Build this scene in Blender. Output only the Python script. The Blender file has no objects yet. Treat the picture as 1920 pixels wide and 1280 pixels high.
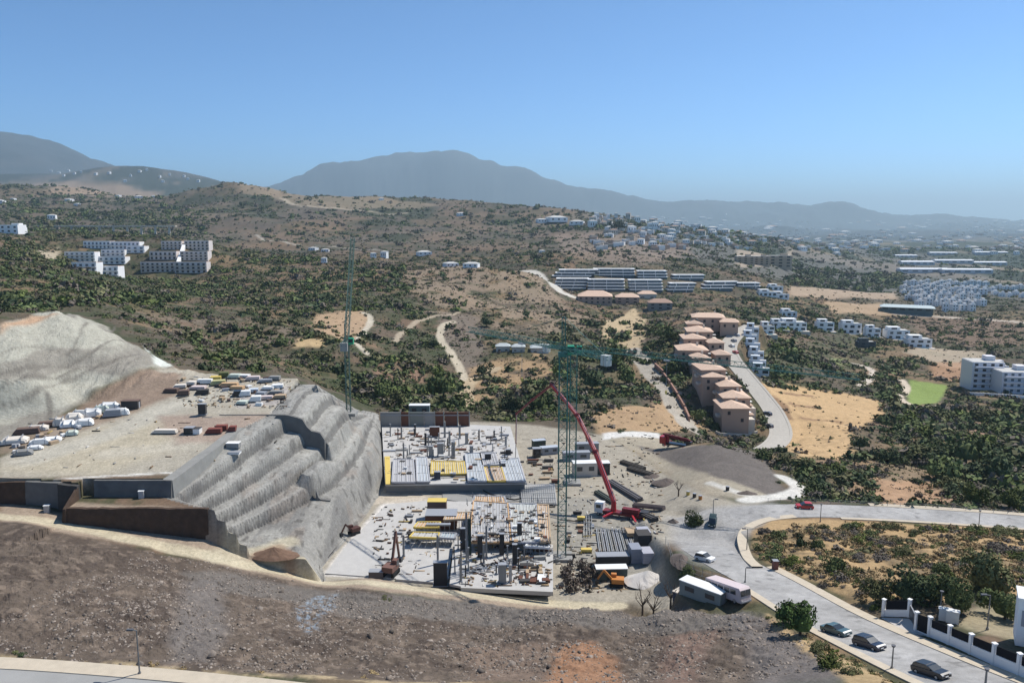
import bpy, math, random, time
import numpy as np
from mathutils import Vector, Matrix
random.seed(7); rng = np.random.default_rng(7)
T0 = time.time()
SC = bpy.context.scene
COL = SC.collection
# ---------------------------------------------------------------- camera
F = 1500.0; CZ = 150.0; PITCH = math.atan(225.0 / F)
cam_d = bpy.data.cameras.new('camera'); cam = bpy.data.objects.new('camera', cam_d); COL.objects.link(cam)
cam_d.sensor_width = 36.0; cam_d.lens = 36.0 * F / 1920.0
cam_d.clip_start = 1.0; cam_d.clip_end = 200000.0
cam.location = (0, 0, CZ); cam.rotation_euler = (math.pi / 2 - PITCH, 0, 0)
SC.camera = cam
# ---------------------------------------------------------------- light
SUN_EL = math.radians(55); SUN_AZ = (0.86, 0.51)          # the sun stands right of and beyond the site
w = bpy.data.worlds.new('World'); SC.world = w; w.use_nodes = True
wn = w.node_tree; bg = wn.nodes['Background']
sky = wn.nodes.new('ShaderNodeTexSky'); sky.sky_type = 'NISHITA'; sky.sun_disc = False
sky.sun_elevation = SUN_EL; sky.sun_rotation = math.atan2(SUN_AZ[0], SUN_AZ[1])
sky.altitude = 150; sky.air_density = 0.55; sky.dust_density = 0.0; sky.ozone_density = 10.0
gm_ = wn.nodes.new('ShaderNodeGamma'); gm_.inputs[1].default_value = 1.2; tn = wn.nodes.new('ShaderNodeVectorMath'); tn.operation = 'MULTIPLY'; tn.inputs[1].default_value = (.93, 1.06, .90)   # deep summer blue, air paling to the horizon
wn.links.new(sky.outputs[0], gm_.inputs[0]); wn.links.new(gm_.outputs[0], tn.inputs[0]); wn.links.new(tn.outputs[0], bg.inputs[0]); bg.inputs[1].default_value = 0.105
sd = bpy.data.lights.new('sun', 'SUN'); sd.energy = 4.2; sd.angle = math.radians(0.53); sd.color = (1.0, 0.955, 0.89)
sun = bpy.data.objects.new('sun', sd); COL.objects.link(sun)
tosun = Vector((SUN_AZ[0] * math.cos(SUN_EL), SUN_AZ[1] * math.cos(SUN_EL), math.sin(SUN_EL)))
sun.rotation_euler = tosun.to_track_quat('Z', 'Y').to_euler(); sun.location = (0, 0, 400)
SC.view_settings.view_transform = 'Standard'; SC.view_settings.look = 'None'
SC.view_settings.exposure = 0.48; SC.view_settings.gamma = 1.0; SC.view_settings.use_curve_mapping = False
SC.cycles.max_bounces = 5; SC.cycles.diffuse_bounces = 2; SC.cycles.glossy_bounces = 2
SC.cycles.transparent_max_bounces = 6; SC.cycles.volume_bounces = 0; SC.cycles.use_denoising = True
HAZE = 6.3e-5
# ---------------------------------------------------------------- pixel maths (photograph pixels, 1920 x 1280)
_c, _s = math.cos(PITCH), math.sin(PITCH)
def ray(px, py):
    v = (640.0 - py) / F; yy = _c + v * _s
    return (px - 960.0) / F / yy, (v * _c - _s) / yy
def P(px, py, Y):
    a, b = ray(px, py); return (a * Y, Y, CZ + b * Y)
def PZ(px, py, Z):
    a, b = ray(px, py); Y = (Z - CZ) / b; return (a * Y, Y, Z)
def Cc(px, Y, Z):
    return ((px - 960.0) / F * Y * 1.0, Y, Z)
# ---------------------------------------------------------------- noise
def _hash(ix, iy, seed):
    h = (ix.astype(np.int64) * 374761393 + iy.astype(np.int64) * 668265263 + seed * 974634777) & 0x7fffffff
    h = ((h ^ (h >> 13)) * 1274126177) & 0x7fffffff
    return ((h ^ (h >> 16)) & 0xffff) / 65535.0
def vnoise(x, y, seed=0):
    xi = np.floor(x); yi = np.floor(y); fx = x - xi; fy = y - yi
    fx = fx * fx * (3 - 2 * fx); fy = fy * fy * (3 - 2 * fy)
    a = _hash(xi, yi, seed); b = _hash(xi + 1, yi, seed); c = _hash(xi, yi + 1, seed); d = _hash(xi + 1, yi + 1, seed)
    return (a * (1 - fx) + b * fx) * (1 - fy) + (c * (1 - fx) + d * fx) * fy
def fbm(x, y, seed=0, octv=4, gain=0.5):
    s = 0; a = 1; t = 0
    for k in range(octv):
        s = s + a * vnoise(x * 2 ** k + 17.3 * k, y * 2 ** k - 9.1 * k, seed + k); t += a; a *= gain
    return s / t
def sstep(a, b, x):
    t = np.clip((x - a) / (b - a), 0, 1); return t * t * (3 - 2 * t)
# ---------------------------------------------------------------- terrain control points
K = []
for px in (-700, -300, 0, 400, 800, 1200, 1500): K.append(Cc(px, 62, 95))
for px in (1900, 2400): K += [Cc(px, 62, 98), Cc(px, 90, 96)]
for t in [(-350,1250,95),(0,1262,95),(300,1275,93.5),(600,1285,92.5),(960,1300,91.5),(1300,1300,92),
          (0,1100,122),(-300,1050,135),(0,972,162),(-300,950,165),(300,1010,163),(300,1130,122),(450,1050,164),(450,1180,117),(680,1090,160),(680,1180,125),
          (900,1115,157.5),(900,1200,124),(900,1262,102),(1200,1200,121),(1200,1270,99),
          (1000,1142,141),(1100,1140,137),(1250,1144,131),(1400,1152,125),(1480,1190,113),(1560,1240,99),(1400,1260,101)]: K.append(P(*t))
for t in [(1000,149,73.3),(1100,146,73),(1250,141,75),(1400,135,80.5)]: K.append(Cc(*t))
for t in [(1340,1045,79.5),(1440,1090,82.5),(1545,1155,86),(1700,1225,91),(1850,1290,94.3),(2100,1330,98),(1280,1010,75.5),(1240,1000,73.2),(1250,1060,75),(1290,1100,78),(1370,960,78),(1500,955,77.5),
          (1750,962,77),(1920,980,77),(2150,1000,77),(1450,1040,80),(1500,985,78.3),(1700,995,78.5),(1900,1015,79.5),(1650,1060,83.5),(1800,1080,85),(1940,1080,86),(1900,1170,90.5),
          (1780,1200,92.5),(1700,1140,88),(2050,1230,96),
          (605,1075,71),(720,905,71),(705,797,71),(850,1000,71),(900,850,71),(1000,900,71),(1000,800,71),(1100,900,71),(1100,1000,71),(1040,1060,71),(1180,960,72),(1200,1060,72.5),
          (1150,830,71.5),(1250,960,75),(1250,870,73.5),(1200,900,72),(1330,830,77),(1400,880,77.5),(1440,920,77),(1300,880,76),(1490,925,76)]: K.append(PZ(*t))
# left platform, upper hill, valley
for t in [(0,900,92.5),(-300,900,93),(200,885,92.8),(320,893,92),(100,850,95),(300,800,96.5),(480,720,101.5),(520,790,95.5),(250,740,99.5),(0,840,95),(-250,850,96),(400,700,103)]: K.append(PZ(*t))
for t in [(0,800,200),(320,690,262),(150,745,228),(110,588,262),(0,605,240),(-200,640,225),(200,620,270),(260,650,275),(-300,800,190),(-400,640,230)]: K.append(P(*t))
for t in [(110,300,107),(0,290,112),(250,310,99),(320,285,98),(450,275,94),(560,275,90),(-300,300,118),
          (900,1010,84),(700,332,70),(650,345,73),(760,330,70),(850,330,70),(900,326,70),(700,1200,96),(430,3900,120),(700,3900,110),(1000,3900,60),(100,4400,160),(270,7600,250),(450,7600,200),(640,410,84)]: K.append(Cc(*t))
for t in [(950,760,360),(1000,790,315),(870,700,430),(830,620,540),(900,560,660),(900,500,850),(1000,515,830),(1010,600,600),(1050,680,440),
          (640,740,335),(520,690,340),(640,640,430),(640,560,600),(640,505,880),(400,650,420),(450,560,640),(150,560,430),(0,520,480),(0,590,330),(250,600,400),(-300,520,480),
          (0,450,800),(190,520,850),(200,452,960),(340,520,850),(340,452,960),(480,480,1200),(700,480,1080),(0,430,1500),(-300,430,1300),(150,435,1500),(430,440,1600),(650,440,1650),(850,440,1650),(1000,440,1700),
          (430,400,2050),(560,400,2100),(700,400,2200),(880,400,2200),(430,346,2700),(500,352,2700),(560,364,2700),(640,366,2700),(720,374,2700),(900,378,2700),(1000,384,2650),(1100,402,2600),(1060,420,2000),(380,362,2700),
          (300,400,2300),(200,390,2500),(100,380,2600),(0,340,3200),(-200,335,3200),(80,345,3200),(150,355,3200),(250,378,3100),(330,390,3000),
          (130,326,6000),(180,317,6000),(230,313,6000),(270,312,6000),(330,320,6000),(400,335,6000),(470,352,6000),(520,365,6000),(0,330,6000),
          (0,262,11500),(-150,250,11500),(60,268,11500),(110,282,11500),(170,311,11500),(230,330,11500),(0,290,8600),(50,298,8600),(90,312,8600),(-150,285,8600)]: K.append(P(*t))
for t in [(1150,430,1750),(1250,450,1500),(1350,452,1900),(1200,480,1150),(1050,480,1100),(1100,450,1450),(1400,472,1750),(1440,500,1300),(1440,480,1450),(1550,470,2400),
          (1040,547,880),(1230,547,880),(1040,503,970),(1230,507,970),(1400,543,930),(1400,520,1010),(1150,572,800),(1250,580,760),(1150,600,690),(1170,640,560),(1090,640,540),(1200,700,430),(1250,780,330),(1200,822,290),(1100,770,335)]: K.append(P(*t))
for t in [(1330,838,62),(1365,818,56),(1420,840,57),(1460,815,56),(1470,780,60),(1440,740,66),(1300,760,63),(1300,700,70),(1240,740,67),(1300,640,79),(1340,700,74),(1370,650,79),(1240,640,75),(1330,592,86),(1400,610,85),(1410,700,67),(1430,650,73),(1330,572,78),
          (1600,905,71),(1700,915,68),(1500,870,70),(1750,850,60),(1900,870,62),(1900,830,56),(1600,830,64),(1550,780,59),(1500,730,61),(1640,770,56),(1450,725,66),(1700,700,48),(1850,752,50),(1860,700,46),(1730,740,47),(1600,700,50),(1640,725,52),(1600,650,50),(1500,630,62),(1700,655,50),
          (1800,640,45),(1900,600,46),(1500,600,52),(1600,590,50),(1700,560,42),(1900,530,38),(1550,545,41),(1500,520,45),(1800,480,30),(1950,480,30),(1600,490,35),(1350,460,50),(2100,560,42),(2100,700,48),(2100,850,56),(2100,480,30)]: K.append(PZ(*t))
for px in (1250, 1450, 1700, 1950, 2300): K += [Cc(px, 4200, 26), Cc(px, 7500, 18)]
K += [Cc(1150, 4500, 40)]
for px in (-300, 0, 300): K.append(Cc(px, 14500, 150))
for px in range(450, 2301, 185): K += [Cc(px, 12000, 20), Cc(px, 14300, 30), Cc(px, 21000, 20)]
for px in range(-400, 2401, 400): K += [Cc(px, 26000, 10), Cc(px, 60000, 5)]
for px, py in [(440,372),(500,347),(530,340),(560,332),(600,312),(625,305),(660,304),(700,301),(735,296),(760,293),(800,287),(820,284),(845,287),(860,284),(876,287),(890,298),(920,306),(950,312),(1000,323),(1030,334),(1060,342),(1120,355),(1180,370),(1230,376),(1290,370),
               (1340,377),(1400,380),(1450,379),(1520,387),(1600,391),(1650,396),(1750,405),(1850,412)]: K.append(P(px, py, 17000))
K = np.array(K)
def zscale(Y): return np.maximum(1.0, Y / 400.0) ** 0.8
def kc(X, Y): return X / Y, np.log(Y) * 0.8
_kx, _ky = kc(K[:, 0], K[:, 1]); _kv = K[:, 2] / zscale(K[:, 1])
def _ker(dx, dy): return np.sqrt(dx * dx + dy * dy + 0.0002)
_A = _ker(_kx[:, None] - _kx[None], _ky[:, None] - _ky[None]) ; n = len(K)
_M = np.zeros((n + 3, n + 3)); _M[:n, :n] = _A + np.eye(n) * -2e-4; _M[:n, n] = 1; _M[:n, n + 1] = _kx; _M[:n, n + 2] = _ky; _M[n:, :n] = _M[:n, n:].T
_W = np.linalg.solve(_M, np.concatenate([_kv, [0, 0, 0]]))
def base_z(X, Y):
    shp = X.shape; X = X.ravel(); Y = Y.ravel(); out = np.empty(X.size)
    for i in range(0, X.size, 60000):
        a, b = kc(X[i:i + 60000], Y[i:i + 60000])
        k = _ker((a[:, None] - _kx[None]).astype(np.float32), (b[:, None] - _ky[None]).astype(np.float32))
        out[i:i + 60000] = k @ _W[:n].astype(np.float32) + _W[n] + _W[n + 1] * a + _W[n + 2] * b
    return (out * zscale(Y)).reshape(shp)
# ---------------------------------------------------------------- 2-d helpers
def pip(X, Y, poly):
    poly = np.asarray(poly); inside = np.zeros(X.shape, bool); j = len(poly) - 1
    for i in range(len(poly)):
        xi, yi = poly[i][:2]; xj, yj = poly[j][:2]
        c = ((yi > Y) != (yj > Y)) & (X < (xj - xi) * (Y - yi) / (yj - yi + 1e-12) + xi)
        inside ^= c; j = i
    return inside
def segdist(X, Y, pts, closed=False):
    """distance to a polyline and the interpolated third value (z) there"""
    pts = [tuple(p) for p in pts]; q = pts + [pts[0]] if closed else pts
    best = np.full(X.shape, 1e9); val = np.zeros(X.shape)
    for a, b in zip(q[:-1], q[1:]):
        dx, dy = b[0] - a[0], b[1] - a[1]; L = dx * dx + dy * dy + 1e-9
        t = np.clip(((X - a[0]) * dx + (Y - a[1]) * dy) / L, 0, 1)
        d = np.hypot(X - a[0] - t * dx, Y - a[1] - t * dy)
        m = d < best; best[m] = d[m]
        if len(a) > 2: val[m] = (a[2] + (b[2] - a[2]) * t)[m]
    return best, val
def sdist(X, Y, poly):
    d, _ = segdist(X, Y, [p[:2] for p in poly], True)
    return np.where(pip(X, Y, poly), -d, d)
def smooth_line(pts, step=3.0):
    """Catmull-Rom through 3-d points, evenly resampled"""
    p = np.array(pts, float); p = np.vstack([2 * p[0] - p[1], p, 2 * p[-1] - p[-2]]); out = []
    for i in range(1, len(p) - 2):
        L = np.linalg.norm(p[i + 1] - p[i]); m = max(2, int(L / step))
        for k in range(m):
            t = k / m
            out.append(0.5 * (2 * p[i] + (p[i + 1] - p[i - 1]) * t + (2 * p[i - 1] - 5 * p[i] + 4 * p[i + 1] - p[i + 2]) * t * t + (3 * p[i] - p[i - 1] - 3 * p[i + 1] + p[i + 2]) * t ** 3))
    out.append(p[-2]); return np.array(out)
# roads: centre line (px, py, z), half width
RD = {}
RD['main'] = (smooth_line([PZ(*t) for t in [(1262,985,74.2),(1302,1015,76.8),(1350,1045,79.5),(1446,1096,82.6),(1553,1158,86.3),(1684,1221,90.5),(1850,1294,94.3),(2060,1375,98.2)]]), 5.1)
RD['far'] = (smooth_line([PZ(*t) for t in [(1290,990,75.6),(1345,975,77.2),(1420,961,78),(1510,957,77.8),(1620,960,77.5),(1750,967,77.2),(1920,979,77),(2150,1000,77)]]), 4.6)
RD['near'] = (smooth_line([PZ(*t) for t in [(-500,1262,93.6),(-200,1272,93),(0,1278,92.6),(300,1302,92.2),(600,1335,92.2),(960,1375,92.4)]]), 2.7)
RD['estate'] = (smooth_line([PZ(*t) for t in [(1370,842,61),(1400,851,58.6),(1440,842,57),(1464,815,57),(1452,775,60.5),(1425,738,65.5),(1398,705,70.5),(1372,672,76),(1366,648,79.5),(1385,624,83.5),(1410,610,85)]]), 3.7)
def pit_fields(X, Y):
    """gunite slope between the crest of the platform and the toe in the pit"""
    toeY = np.array([150, 168, 175, 205, 236, 275, 312, 345]); toeX = np.array([-37, -42, -44.5, -40.5, -38.5, -45, -53, -60])
    crY = np.array([150, 166, 173, 200, 215, 240, 262, 290, 318, 330]); crX = np.array([-66, -66, -78, -72, -66, -66, -66, -64, -62, -62])
    tx = np.interp(Y, toeY, toeX); cx = np.interp(Y, crY, crX)
    return tx, cx, (tx - X) / np.maximum(tx - cx, 1.5)
PLAT_Z = lambda X, Y: 92.6 + (Y - 176) * 0.125
WALL1 = [P(-420, 912, 178), P(-150, 905, 176), P(0, 907, 174), P(100, 906, 172.5)]
def terrain(X, Y):
    Z = base_z(X, Y)
    # small relief
    far = sstep(1500, 9000, Y)
    Z = Z + (fbm(X / 1100, Y / 1100, 5, 5) - 0.5) * Y * 0.026 * far
    mid = sstep(320, 500, Y) * (1 - far)
    Z = Z + (fbm(X / 70, Y / 70, 9, 5) - 0.5) * 11 * mid + (fbm(X / 330, Y / 330, 19, 5) - 0.5) * np.minimum(Y, 3500) * 0.022 * sstep(800, 1800, Y) * (1 - far)
    near = (Y < 420)
    if near.any():
        x = X[near]; y = Y[near]; z = Z[near]
        # the platform and its edges
        pz = PLAT_Z(x, y)
        crestX = np.interp(y, [160, 166, 173, 200, 215, 240, 262, 290], [-66, -66, -78, -72, -66, -66, -66, -64])
        backY = np.interp(x, [-160, -125, -110, -90, -60], [205, 222, 238, 252, 252])
        front = np.interp(x, [-160, -110, -101, -100, -96, -90, -60], [176, 174.5, 173.2, 172.0, 171.5, 174, 174])
        w_in = sstep(front - 0.3, front + 0.3, y) * (1 - sstep(backY - 6, backY + 4, y)) * (1 - sstep(crestX - 1.5, crestX + 0.5, x))
        z = z * (1 - w_in) + pz * w_in
        # lower shelf between the two dark walls
        sh = (x > -97) & (x < -63) & (y > 166.2) & (y <= 174.2)
        shz = np.interp(y, [166, 174], [88.4, 88.8])
        z = np.where(sh, shz, z)
        # sheer front face below platform and shelf, down to the track shoulder
        trk = np.interp(x, [-160, -105, -97, -66, -45], [87.6, 86.6, 85.4, 81.6, 76.6])
        fr = np.interp(x, [-160, -110, -101, -97.2, -97, -66, -62], [176, 174.5, 173.2, 172, 166.3, 166.3, 166.3])
        ff = (y < fr) & (y > 150) & (x < -64)
        wl = sstep(fr - 16, fr - 9, y)
        z = np.where(ff, z * (1 - wl) + np.minimum(z, trk) * wl, z)
        # gunite slope
        tx, cx, t = pit_fields(x, y)
        m = (t > 0) & (t < 1.02) & (y > 166) & (y < 330)
        top = np.where(y < 174.2, 88.6, np.minimum(pz - 3.2 * (1 - sstep(178, 206, y)), 99.5)); top = np.where(y > 246, np.interp(y, [246, 262, 290, 318], [99.5, 95, 84, 73]), top)
        lvl = 71.0 + 0 * y
        tb = .64 - .39 * sstep(167, 206, y); ub = np.clip((t - tb) / (1 - tb), 0, 1)
        bench = np.interp(ub, [0, .06, .25, .31, .50, .56, .75, .81, .98, 1.0], [0, .20, .25, .45, .50, .70, .75, .95, .99, 1.0])
        prof = np.where(t < .15, np.interp(t, [0, .02, .15], [0, .05, .34]), np.where(t < tb, .34 + .03 * (t - .15) / (tb - .15), .37 + .63 * bench))
        notch = sstep(213.6, 214.2, y) * (1 - sstep(232, 262, y)) * sstep(0.36, 0.42, t) * (1 - sstep(0.93, 1.0, t)) * 4.2
        notch2 = sstep(197.0, 197.6, y) * (1 - sstep(206, 214, y)) * sstep(0.30, 0.34, t) * (1 - sstep(0.40, 0.46, t)) * 2.6
        zz = np.minimum(lvl + (top - lvl) * prof + notch + notch2, np.minimum(top, pz) + .1)
        rib = (fbm(x / 6 + y / 60, y / 22, 31, 4) - 0.5) * 1.5 + (fbm(x / 1.6, y / 2.6, 33, 3) - 0.5) * 0.7
        zz = zz + rib * (.25 + .75 * sstep(0.2, 0.3, t)) * (1 - sstep(0.9, 1, t)) * .55
        endb = 1 - sstep(300, 330, y)
        z = np.where(m, z * (1 - endb) + zz * endb, z)
        # cut face of the high ground on the left: benched rock
        # pit floor
        pit = [(-44, 175), (-38.5, 236), (-45, 275), (-53, 312), (18, 312), (34, 300), (38, 260), (36, 230), (24, 205), (22, 175), (20, 160.5), (-20, 161.5), (-36, 168)]
        d = sdist(x, y, pit); wpit = 1 - sstep(-0.5, np.where(x > 12, 24.0, 2.2), d)
        z = z * (1 - wpit) + 71.0 * wpit
        # ledges and rills of the rock cut
        cutm = (1 - sstep(-66, -60, x)) * sstep(backY - 2, backY + 5, y) * (1 - sstep(268, 282, y)) * sstep(96, 99, z)
        q = z + fbm(x / 30, y / 30, 71, 3) * 3; z = z + cutm * (.32 * np.sin(q * 2 * math.pi / 4.6) + (fbm(x / 2.2, y / 7, 72, 4) - .5) * 1.7 + (fbm(x / 14, y / 14, 73, 3) - .5) * .5)
        # foreground rubble bank
        rub = sstep(96, 104, y) * (1 - sstep(148, 158, y)) * (x < 48)
        z = z + rub * ((fbm(x / 9, y / 9, 41, 4) - 0.5) * 1.9 + (fbm(x / 1.3, y / 1.3, 42, 4) - 0.5) * 1.1)
        # spoil heap by the site road
        hd = np.hypot((x - 92) / 34, (y - 248) / 20); z = z + np.clip(1 - hd, 0, 1) * 2.2 * (0.8 + 0.4 * fbm(x / 5, y / 5, 55, 3))
        # hillside opposite: terraces of earth
        isl = sstep(3, 9, x - 50) * sstep(104, 112, y) * (1 - sstep(174, 184, y)); z = z + isl * (fbm(x / 7, y / 7, 61, 4) - 0.5) * 1.8
        rough = sstep(196, 225, y) * (x > 100) * (1 - sstep(330, 420, y)) + sstep(312, 330, y) * (x < 100)
        z = z + np.clip(rough, 0, 1) * (fbm(x / 9, y / 9, 63, 4) - 0.5) * 3.0
        # the benched cut above the platform
        d, v = segdist(x, y, [(35.0, 140.0, 81.6), (37.5, 139.0, 82.0), (40.5, 134.5, 82.3)]); wd = 1 - sstep(3.6, 6.5, d); z = z * (1 - wd) + v * wd      # levelled stand for the bus and cabins
        Z[near] = z
    for nm, (ln, hw) in RD.items():
        x0, x1 = ln[:, 0].min() - 14, ln[:, 0].max() + 14; y0, y1 = ln[:, 1].min() - 14, ln[:, 1].max() + 14
        m = (X > x0) & (X < x1) & (Y > y0) & (Y < y1)
        if not m.any(): continue
        d, v = segdist(X[m], Y[m], ln[::2] if len(ln) > 40 else ln)
        wd = 1 - sstep(hw + 1.9, hw + 6.5, d)
        Z[m] = Z[m] * (1 - wd) + (v - 0.02) * wd
    return Z
# ---------------------------------------------------------------- terrain grid
def rows():
    y = [62.0]
    while y[-1] < 62000:
        v = y[-1]; st = 0.006 if v < 92 else 0.0042 if v < 340 else 0.0055 if v < 1000 else 0.008 if v < 3400 else 0.02 if v < 16000 else 0.012 if v < 18000 else 0.08
        y.append(v * (1 + st))
    return np.array(y)
GY = rows()
GU = np.concatenate([np.linspace(-1.35, -0.70, 70)[:-1], np.linspace(-0.70, 0.70, 941), np.linspace(0.70, 1.35, 70)[1:]])
UU, YY = np.meshgrid(GU, GY); XX = UU * YY
ZZ = terrain(XX, YY)
print('terrain', ZZ.shape, time.time() - T0)
SLP = (ZZ - CZ) / YY
def hz(x, y):
    """ground height at a point"""
    u = x / y; i = np.searchsorted(GY, y) - 1; i = min(max(i, 0), len(GY) - 2)
    j = np.searchsorted(GU, u) - 1; j = min(max(j, 0), len(GU) - 2)
    a = (y - GY[i]) / (GY[i + 1] - GY[i]); b = (u - GU[j]) / (GU[j + 1] - GU[j])
    return float((ZZ[i, j] * (1 - b) + ZZ[i, j + 1] * b) * (1 - a) + (ZZ[i + 1, j] * (1 - b) + ZZ[i + 1, j + 1] * b) * a)
def G(px, py, ymin=0):
    """the ground point the photograph shows at a pixel"""
    u, s = ray(px, py); j = np.searchsorted(GU, u) - 1; j = min(max(j, 0), len(GU) - 2); b = (u - GU[j]) / (GU[j + 1] - GU[j])
    col = SLP[:, j] * (1 - b) + SLP[:, j + 1] * b
    k = np.nonzero((col >= s) & (GY > ymin))[0]
    if len(k) == 0: i = len(GY) - 1; Y = GY[-1]
    else:
        i = k[0]
        if i == 0: Y = GY[0]
        else:
            t = (s - col[i - 1]) / (col[i] - col[i - 1] + 1e-12); t = min(max(t, 0), 1); Y = GY[i - 1] + (GY[i] - GY[i - 1]) * t
    return (u * Y, Y, CZ + s * Y)
def Gv(px, py):
    return Vector(G(px, py))
# ---------------------------------------------------------------- materials
MATS = {}
def nmat(name):
    m = bpy.data.materials.new(name); m.use_nodes = True; nt = m.node_tree; b = nt.nodes['Principled BSDF']; return m, nt, b
def mat(name, col, rough=0.8, metal=0.0, var=0.12, scale=1.2, spec=0.3, bump=0.0, coords='Object'):
    """painted or mineral surface with a little mottling of its own"""
    if name in MATS: return MATS[name]
    m, nt, b = nmat(name); N = nt.nodes; L = nt.links
    b.inputs['Roughness'].default_value = rough; b.inputs['Metallic'].default_value = metal; b.inputs['Specular IOR Level'].default_value = spec
    tc = N.new('ShaderNodeTexCoord'); nz = N.new('ShaderNodeTexNoise'); nz.inputs['Scale'].default_value = scale; nz.inputs['Detail'].default_value = 4
    L.new(tc.outputs[coords], nz.inputs['Vector'])
    mx = N.new('ShaderNodeMix'); mx.data_type = 'RGBA'
    mx.inputs[6].default_value = tuple(c * (1 - var) for c in col) + (1,); mx.inputs[7].default_value = tuple(min(1, c * (1 + var)) for c in col) + (1,)
    L.new(nz.outputs['Fac'], mx.inputs[0]); L.new(mx.outputs[2], b.inputs['Base Color'])
    if bump:
        bp = N.new('ShaderNodeBump'); bp.inputs['Distance'].default_value = bump; L.new(nz.outputs['Fac'], bp.inputs['Height']); L.new(bp.outputs[0], b.inputs['Normal'])
    MATS[name] = m; return m
def attr_mat(name, rough=0.95, micro=((1.6, .22), (0.33, .15)), bump=0.25):
    m, nt, b = nmat(name); N = nt.nodes; L = nt.links
    b.inputs['Roughness'].default_value = rough; b.inputs['Specular IOR Level'].default_value = 0.15
    at = N.new('ShaderNodeAttribute'); at.attribute_name = 'Col'; tc = N.new('ShaderNodeTexCoord'); prev = at.outputs['Color']
    for sc, amt in micro:
        nz = N.new('ShaderNodeTexNoise'); nz.inputs['Scale'].default_value = sc; nz.inputs['Detail'].default_value = 5; nz.inputs['Roughness'].default_value = 0.65
        L.new(tc.outputs['Object'], nz.inputs['Vector'])
        mr = N.new('ShaderNodeMapRange'); mr.inputs[1].default_value = 0.3; mr.inputs[2].default_value = 0.7; mr.inputs[3].default_value = 1 - amt; mr.inputs[4].default_value = 1 + amt
        L.new(nz.outputs['Fac'], mr.inputs[0])
        mu = N.new('ShaderNodeVectorMath'); mu.operation = 'MULTIPLY'; L.new(prev, mu.inputs[0]); L.new(mr.outputs[0], mu.inputs[1]); prev = mu.outputs[0]
        last = nz
    L.new(prev, b.inputs['Base Color'])
    nb = N.new('ShaderNodeTexNoise'); nb.inputs['Scale'].default_value = 1.1; nb.inputs['Detail'].default_value = 6; nb.inputs['Roughness'].default_value = 0.7
    L.new(tc.outputs['Object'], nb.inputs['Vector'])
    bp = N.new('ShaderNodeBump'); bp.inputs['Distance'].default_value = bump; bp.inputs['Strength'].default_value = 0.7
    L.new(nb.outputs['Fac'], bp.inputs['Height']); L.new(bp.outputs[0], b.inputs['Normal'])
    MATS[name] = m; return m
# ---------------------------------------------------------------- ground colour
def lerp(A, c, w):
    return A * (1 - w[..., None]) + np.asarray(c) * w[..., None]
C_SHRUB = np.array((.105, .085, .06)); C_DRY = np.array((.215, .15, .085)); C_RED = np.array((.215, .135, .088)); C_GREEN = np.array((.050, .062, .030)); C_PALE = np.array((.40, .34, .25))
shape = XX.shape
n1 = fbm(XX / 45, YY / 45, 101, 5); n2 = fbm(XX / 9, YY / 9, 102, 4); n3 = fbm(XX / 180, YY / 180, 103, 4); n4 = fbm(XX / 3, YY / 3, 104, 3); n5 = fbm(XX / 700, YY / 1400, 105, 4)
CL = np.empty(shape + (3,)); CL[:] = C_SHRUB
CL = lerp(CL, C_DRY, sstep(.46, .62, n1) * .75)
CL = lerp(CL, C_RED, sstep(.54, .68, fbm(XX / 60 + 7, YY / 60, 111, 4)) * .5)
CL = lerp(CL, C_GREEN, sstep(.46, .62, n2) * .75)
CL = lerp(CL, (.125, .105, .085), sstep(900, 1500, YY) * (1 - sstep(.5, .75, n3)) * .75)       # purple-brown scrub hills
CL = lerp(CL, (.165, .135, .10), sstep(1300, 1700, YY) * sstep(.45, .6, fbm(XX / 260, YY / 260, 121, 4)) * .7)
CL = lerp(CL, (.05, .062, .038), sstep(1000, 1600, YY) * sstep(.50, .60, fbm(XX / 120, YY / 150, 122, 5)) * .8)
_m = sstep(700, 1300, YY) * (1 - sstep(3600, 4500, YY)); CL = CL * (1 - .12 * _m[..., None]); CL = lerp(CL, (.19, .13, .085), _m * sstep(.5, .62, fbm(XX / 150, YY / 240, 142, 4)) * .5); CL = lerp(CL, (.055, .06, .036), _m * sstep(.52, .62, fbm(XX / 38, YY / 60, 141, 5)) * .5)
plain = sstep(900, 1300, YY) * sstep(.09, .2, UU + sstep(1100, 2600, YY) * .02) + sstep(3300, 3800, YY) * (1 - sstep(10000, 13500, YY)); plain = np.clip(plain, 0, 1)
pc = np.empty(shape + (3,)); pc[:] = (.05, .062, .045); pc = lerp(pc, (.22, .18, .13), sstep(.55, .66, fbm(XX / 160, YY / 420, 130, 4)) * .8); pc = lerp(pc, (.16, .15, .14), sstep(.5, .62, fbm(XX / 300, YY / 500, 131, 4)) * .6)
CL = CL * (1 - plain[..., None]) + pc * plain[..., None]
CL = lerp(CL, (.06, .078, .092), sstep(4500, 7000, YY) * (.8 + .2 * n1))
def hzv(x, y):
    u = x / y; i = np.clip(np.searchsorted(GY, y), 0, len(GY) - 1); j = np.clip(np.searchsorted(GU, u), 0, len(GU) - 1); return ZZ[i, j]
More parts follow.
